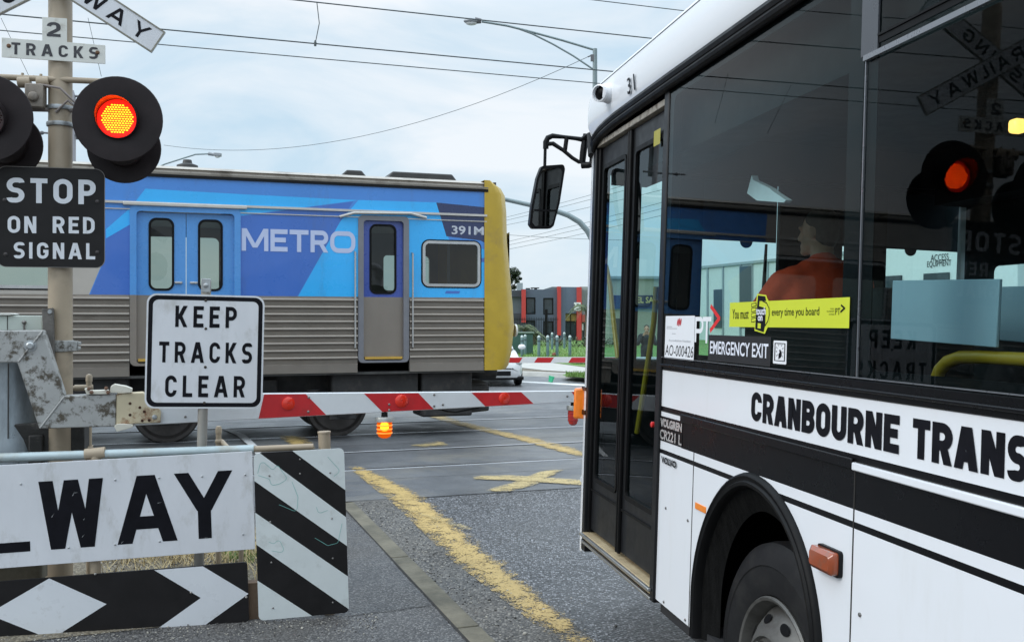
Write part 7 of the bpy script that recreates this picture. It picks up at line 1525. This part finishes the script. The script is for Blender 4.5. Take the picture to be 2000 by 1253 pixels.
hb = MB(); h0 = gnd(1090, 677, .14); s_ = thing('shrub', 'spiky reddish shrub on the lawn beside a bollard', 'shrub', h0)
for i in range(120):
    a = random.uniform(0, 6.28); e = random.uniform(.3, 1.4); d = V((math.cos(a)*math.cos(e), math.sin(a)*math.cos(e), math.sin(e))); n = orth(d)[0]*.03; hb.add([h0-n, h0+n, h0+d*random.uniform(.4, .8)], [(0, 1, 2)], 0)
hb.build('foliage', [pm('leaf_red', (.12, .06, .05), .6, var=.3)], s_, smooth=False, merge=False)
hb = MB(); h0 = gnd(1076, 675, .14); s_ = thing('shrub', 'pale flowering shrub behind the bollards', 'shrub', h0); leaves(hb, h0+V((0, 0, .35)), (.5, .4, .35), 260, .05); hb.build('foliage', [pm('leaf_white', (.5, .5, .46), .7), LF[1]], s_, smooth=False, merge=False)
# warehouses seen through the bus windscreen
def shed(fr, w0, w1, h, d, name, label, wallm, nfeat):
    t = thing(name, label, 'building', fr.p((w0+w1)/2, 0)); m = MB(); m.fbox(fr, w0, w1, 0, h, -d, 0); m.build('wall', wallm, t)
    m = MB(); m.fbox(fr, w0-.15, w1+.15, h, h+.18, -d-.15, .15); m.build('parapet', pm('cap_grey', (.3, .34, .36), .5), t); return t
E1 = vert_frame(1240, 66, 3); sa = shed(E1, E1.px(1190, 600)[0], E1.px(1330, 600)[0], E1.px(1270, 545)[1], 3, 'sales_warehouse', 'beige warehouse with dark blue sales board seen through the bus door', pm('beige_wall', (.36, .35, .29), .7, var=.05), 0)
m = MB(); a0, b1 = E1.px(1194, 577); a1, b0 = E1.px(1312, 603); m.fbox(E1, a0, a1, b0, b1, 0, .15); sg_ = m.build('sign_board', pm('navy_board', (.02, .03, .08), .4), sa); m = MB()
e1 = Fr(E1.p(0, 0, .155), E1.X, E1.Z, E1.N); textpx(m, e1, 'EL SALES', 1244, 580, 1296, 592, bold=.015); m.build('lettering', pm('gold_letter', (.6, .48, .2), .4), sg_, smooth=False)
m = MB()
for u0, u1 in ((1200, 1215), (1225, 1238), (1290, 1310)): a0, b1 = E1.px(u0, 622); a1, b0 = E1.px(u1, 668); m.fbox(E1, a0, a1, b0, b1, 0, .05)
m.build('window', BG, sa)
wq = 42.5; WF = Fr(qp(wq, 40, 0), PX, (0, 0, 1), -QX); WHS = pm('pale_wall', (.6, .64, .64), .6, var=.04)
wt = thing('warehouse', 'long pale warehouse across the road seen through the bus windscreen', 'building', qp(wq, 58, 0))
zw = WF.px(1655, 497)[1]; p0 = WF.px(1960, 500)[0]-14; p1 = WF.px(1366, 520)[0]
m = MB(); m.box(qp(wq, 40+p0, 0), QX*20, PX*(p1-p0), V((0, 0, zw))); m.build('wall', WHS, wt); m = MB(); m.box(qp(wq-.15, 40+p0-.15, zw), QX*20.3, PX*(p1-p0+.3), V((0, 0, .2))); m.build('parapet', MATS['cap_grey'], wt)
pf = WF.px(1945, 500)[0]; pn = WF.px(1700, 500)[0]
m = MB(); m.box(qp(wq-.6, 40+pf-2, 0), QX*.55, PX*(pn-pf+2), V((0, 0, zw+1.6))); m.build('facade', pm('facade_white', (.66, .7, .69), .55, var=.04), wt)
wf2 = Fr(qp(wq-.62, 40, 0), PX, (0, 0, 1), -QX)
class Mir:                                             # text must run right to left along PX as seen from the road
    pass
wf3 = Fr(wf2.p(0, 0, 0), -PX, (0, 0, 1), -QX)
m = MB(); 
for s, u0, v0, u1, v1 in (('ACCESS', 1818, 498, 1853, 508), ('EQUIPMENT', 1811, 511, 1858, 521)):
    a0, b1 = wf3.px(u0, v0); a1, b0 = wf3.px(u1, v1); small_text(m, wf3, s, a0, a1, b0, b1, bold=.0, c=.01)
a0, b1 = wf3.px(1985, 489); a1, b0 = wf3.px(2020, 497); small_text(m, wf3, 'HIRE', a0, a1, b0, b1, bold=.03, c=.01)
m.build('lettering', MATS['letter_black'], wt, smooth=False)
m = MB()
for u0, v0, u1, v1 in ((1728, 540, 1762, 575), (1806, 535, 1855, 580)):
    a0, b1 = wf3.px(u0, v0); a1, b0 = wf3.px(u1, v1); m.fbox(wf3, a0, a1, b0, b1, .0, .1)
m.build('window', BG, wt)
wf4 = Fr(qp(wq, 40, 0), -PX, (0, 0, 1), -QX); m = MB()
for u0, v0, u1, v1 in ((1447, 521, 1470, 640), (1396, 566, 1413, 640)):
    a0, b1 = wf4.px(u0, v0); a1, b0 = wf4.px(u1, v1); m.fbox(wf4, a0, a1, max(b0, .05), b1, 0, .12)
m.build('roller_door', pm('door_slate', (.05, .075, .09), .5), wt)
m = MB()
for u in (1383, 1413, 1447, 1470, 1500): a0 = wf4.px(u, 560)[0]; m.fbox(wf4, a0-.1, a0+.1, 0, zw, 0, .1)
m.build('downpipe', MATS['cap_grey'], wt)

span('dropper_line', at(172, 36, 15), at(198, 150, 15), 0, .004, 'thin slanting line in the sky below the crossbuck arm', 4)
span('dropper_line', at(2, 36, 15), at(58, 152, 15), 0, .004, 'thin slanting line in the sky at the left edge by the tracks plate', 4)
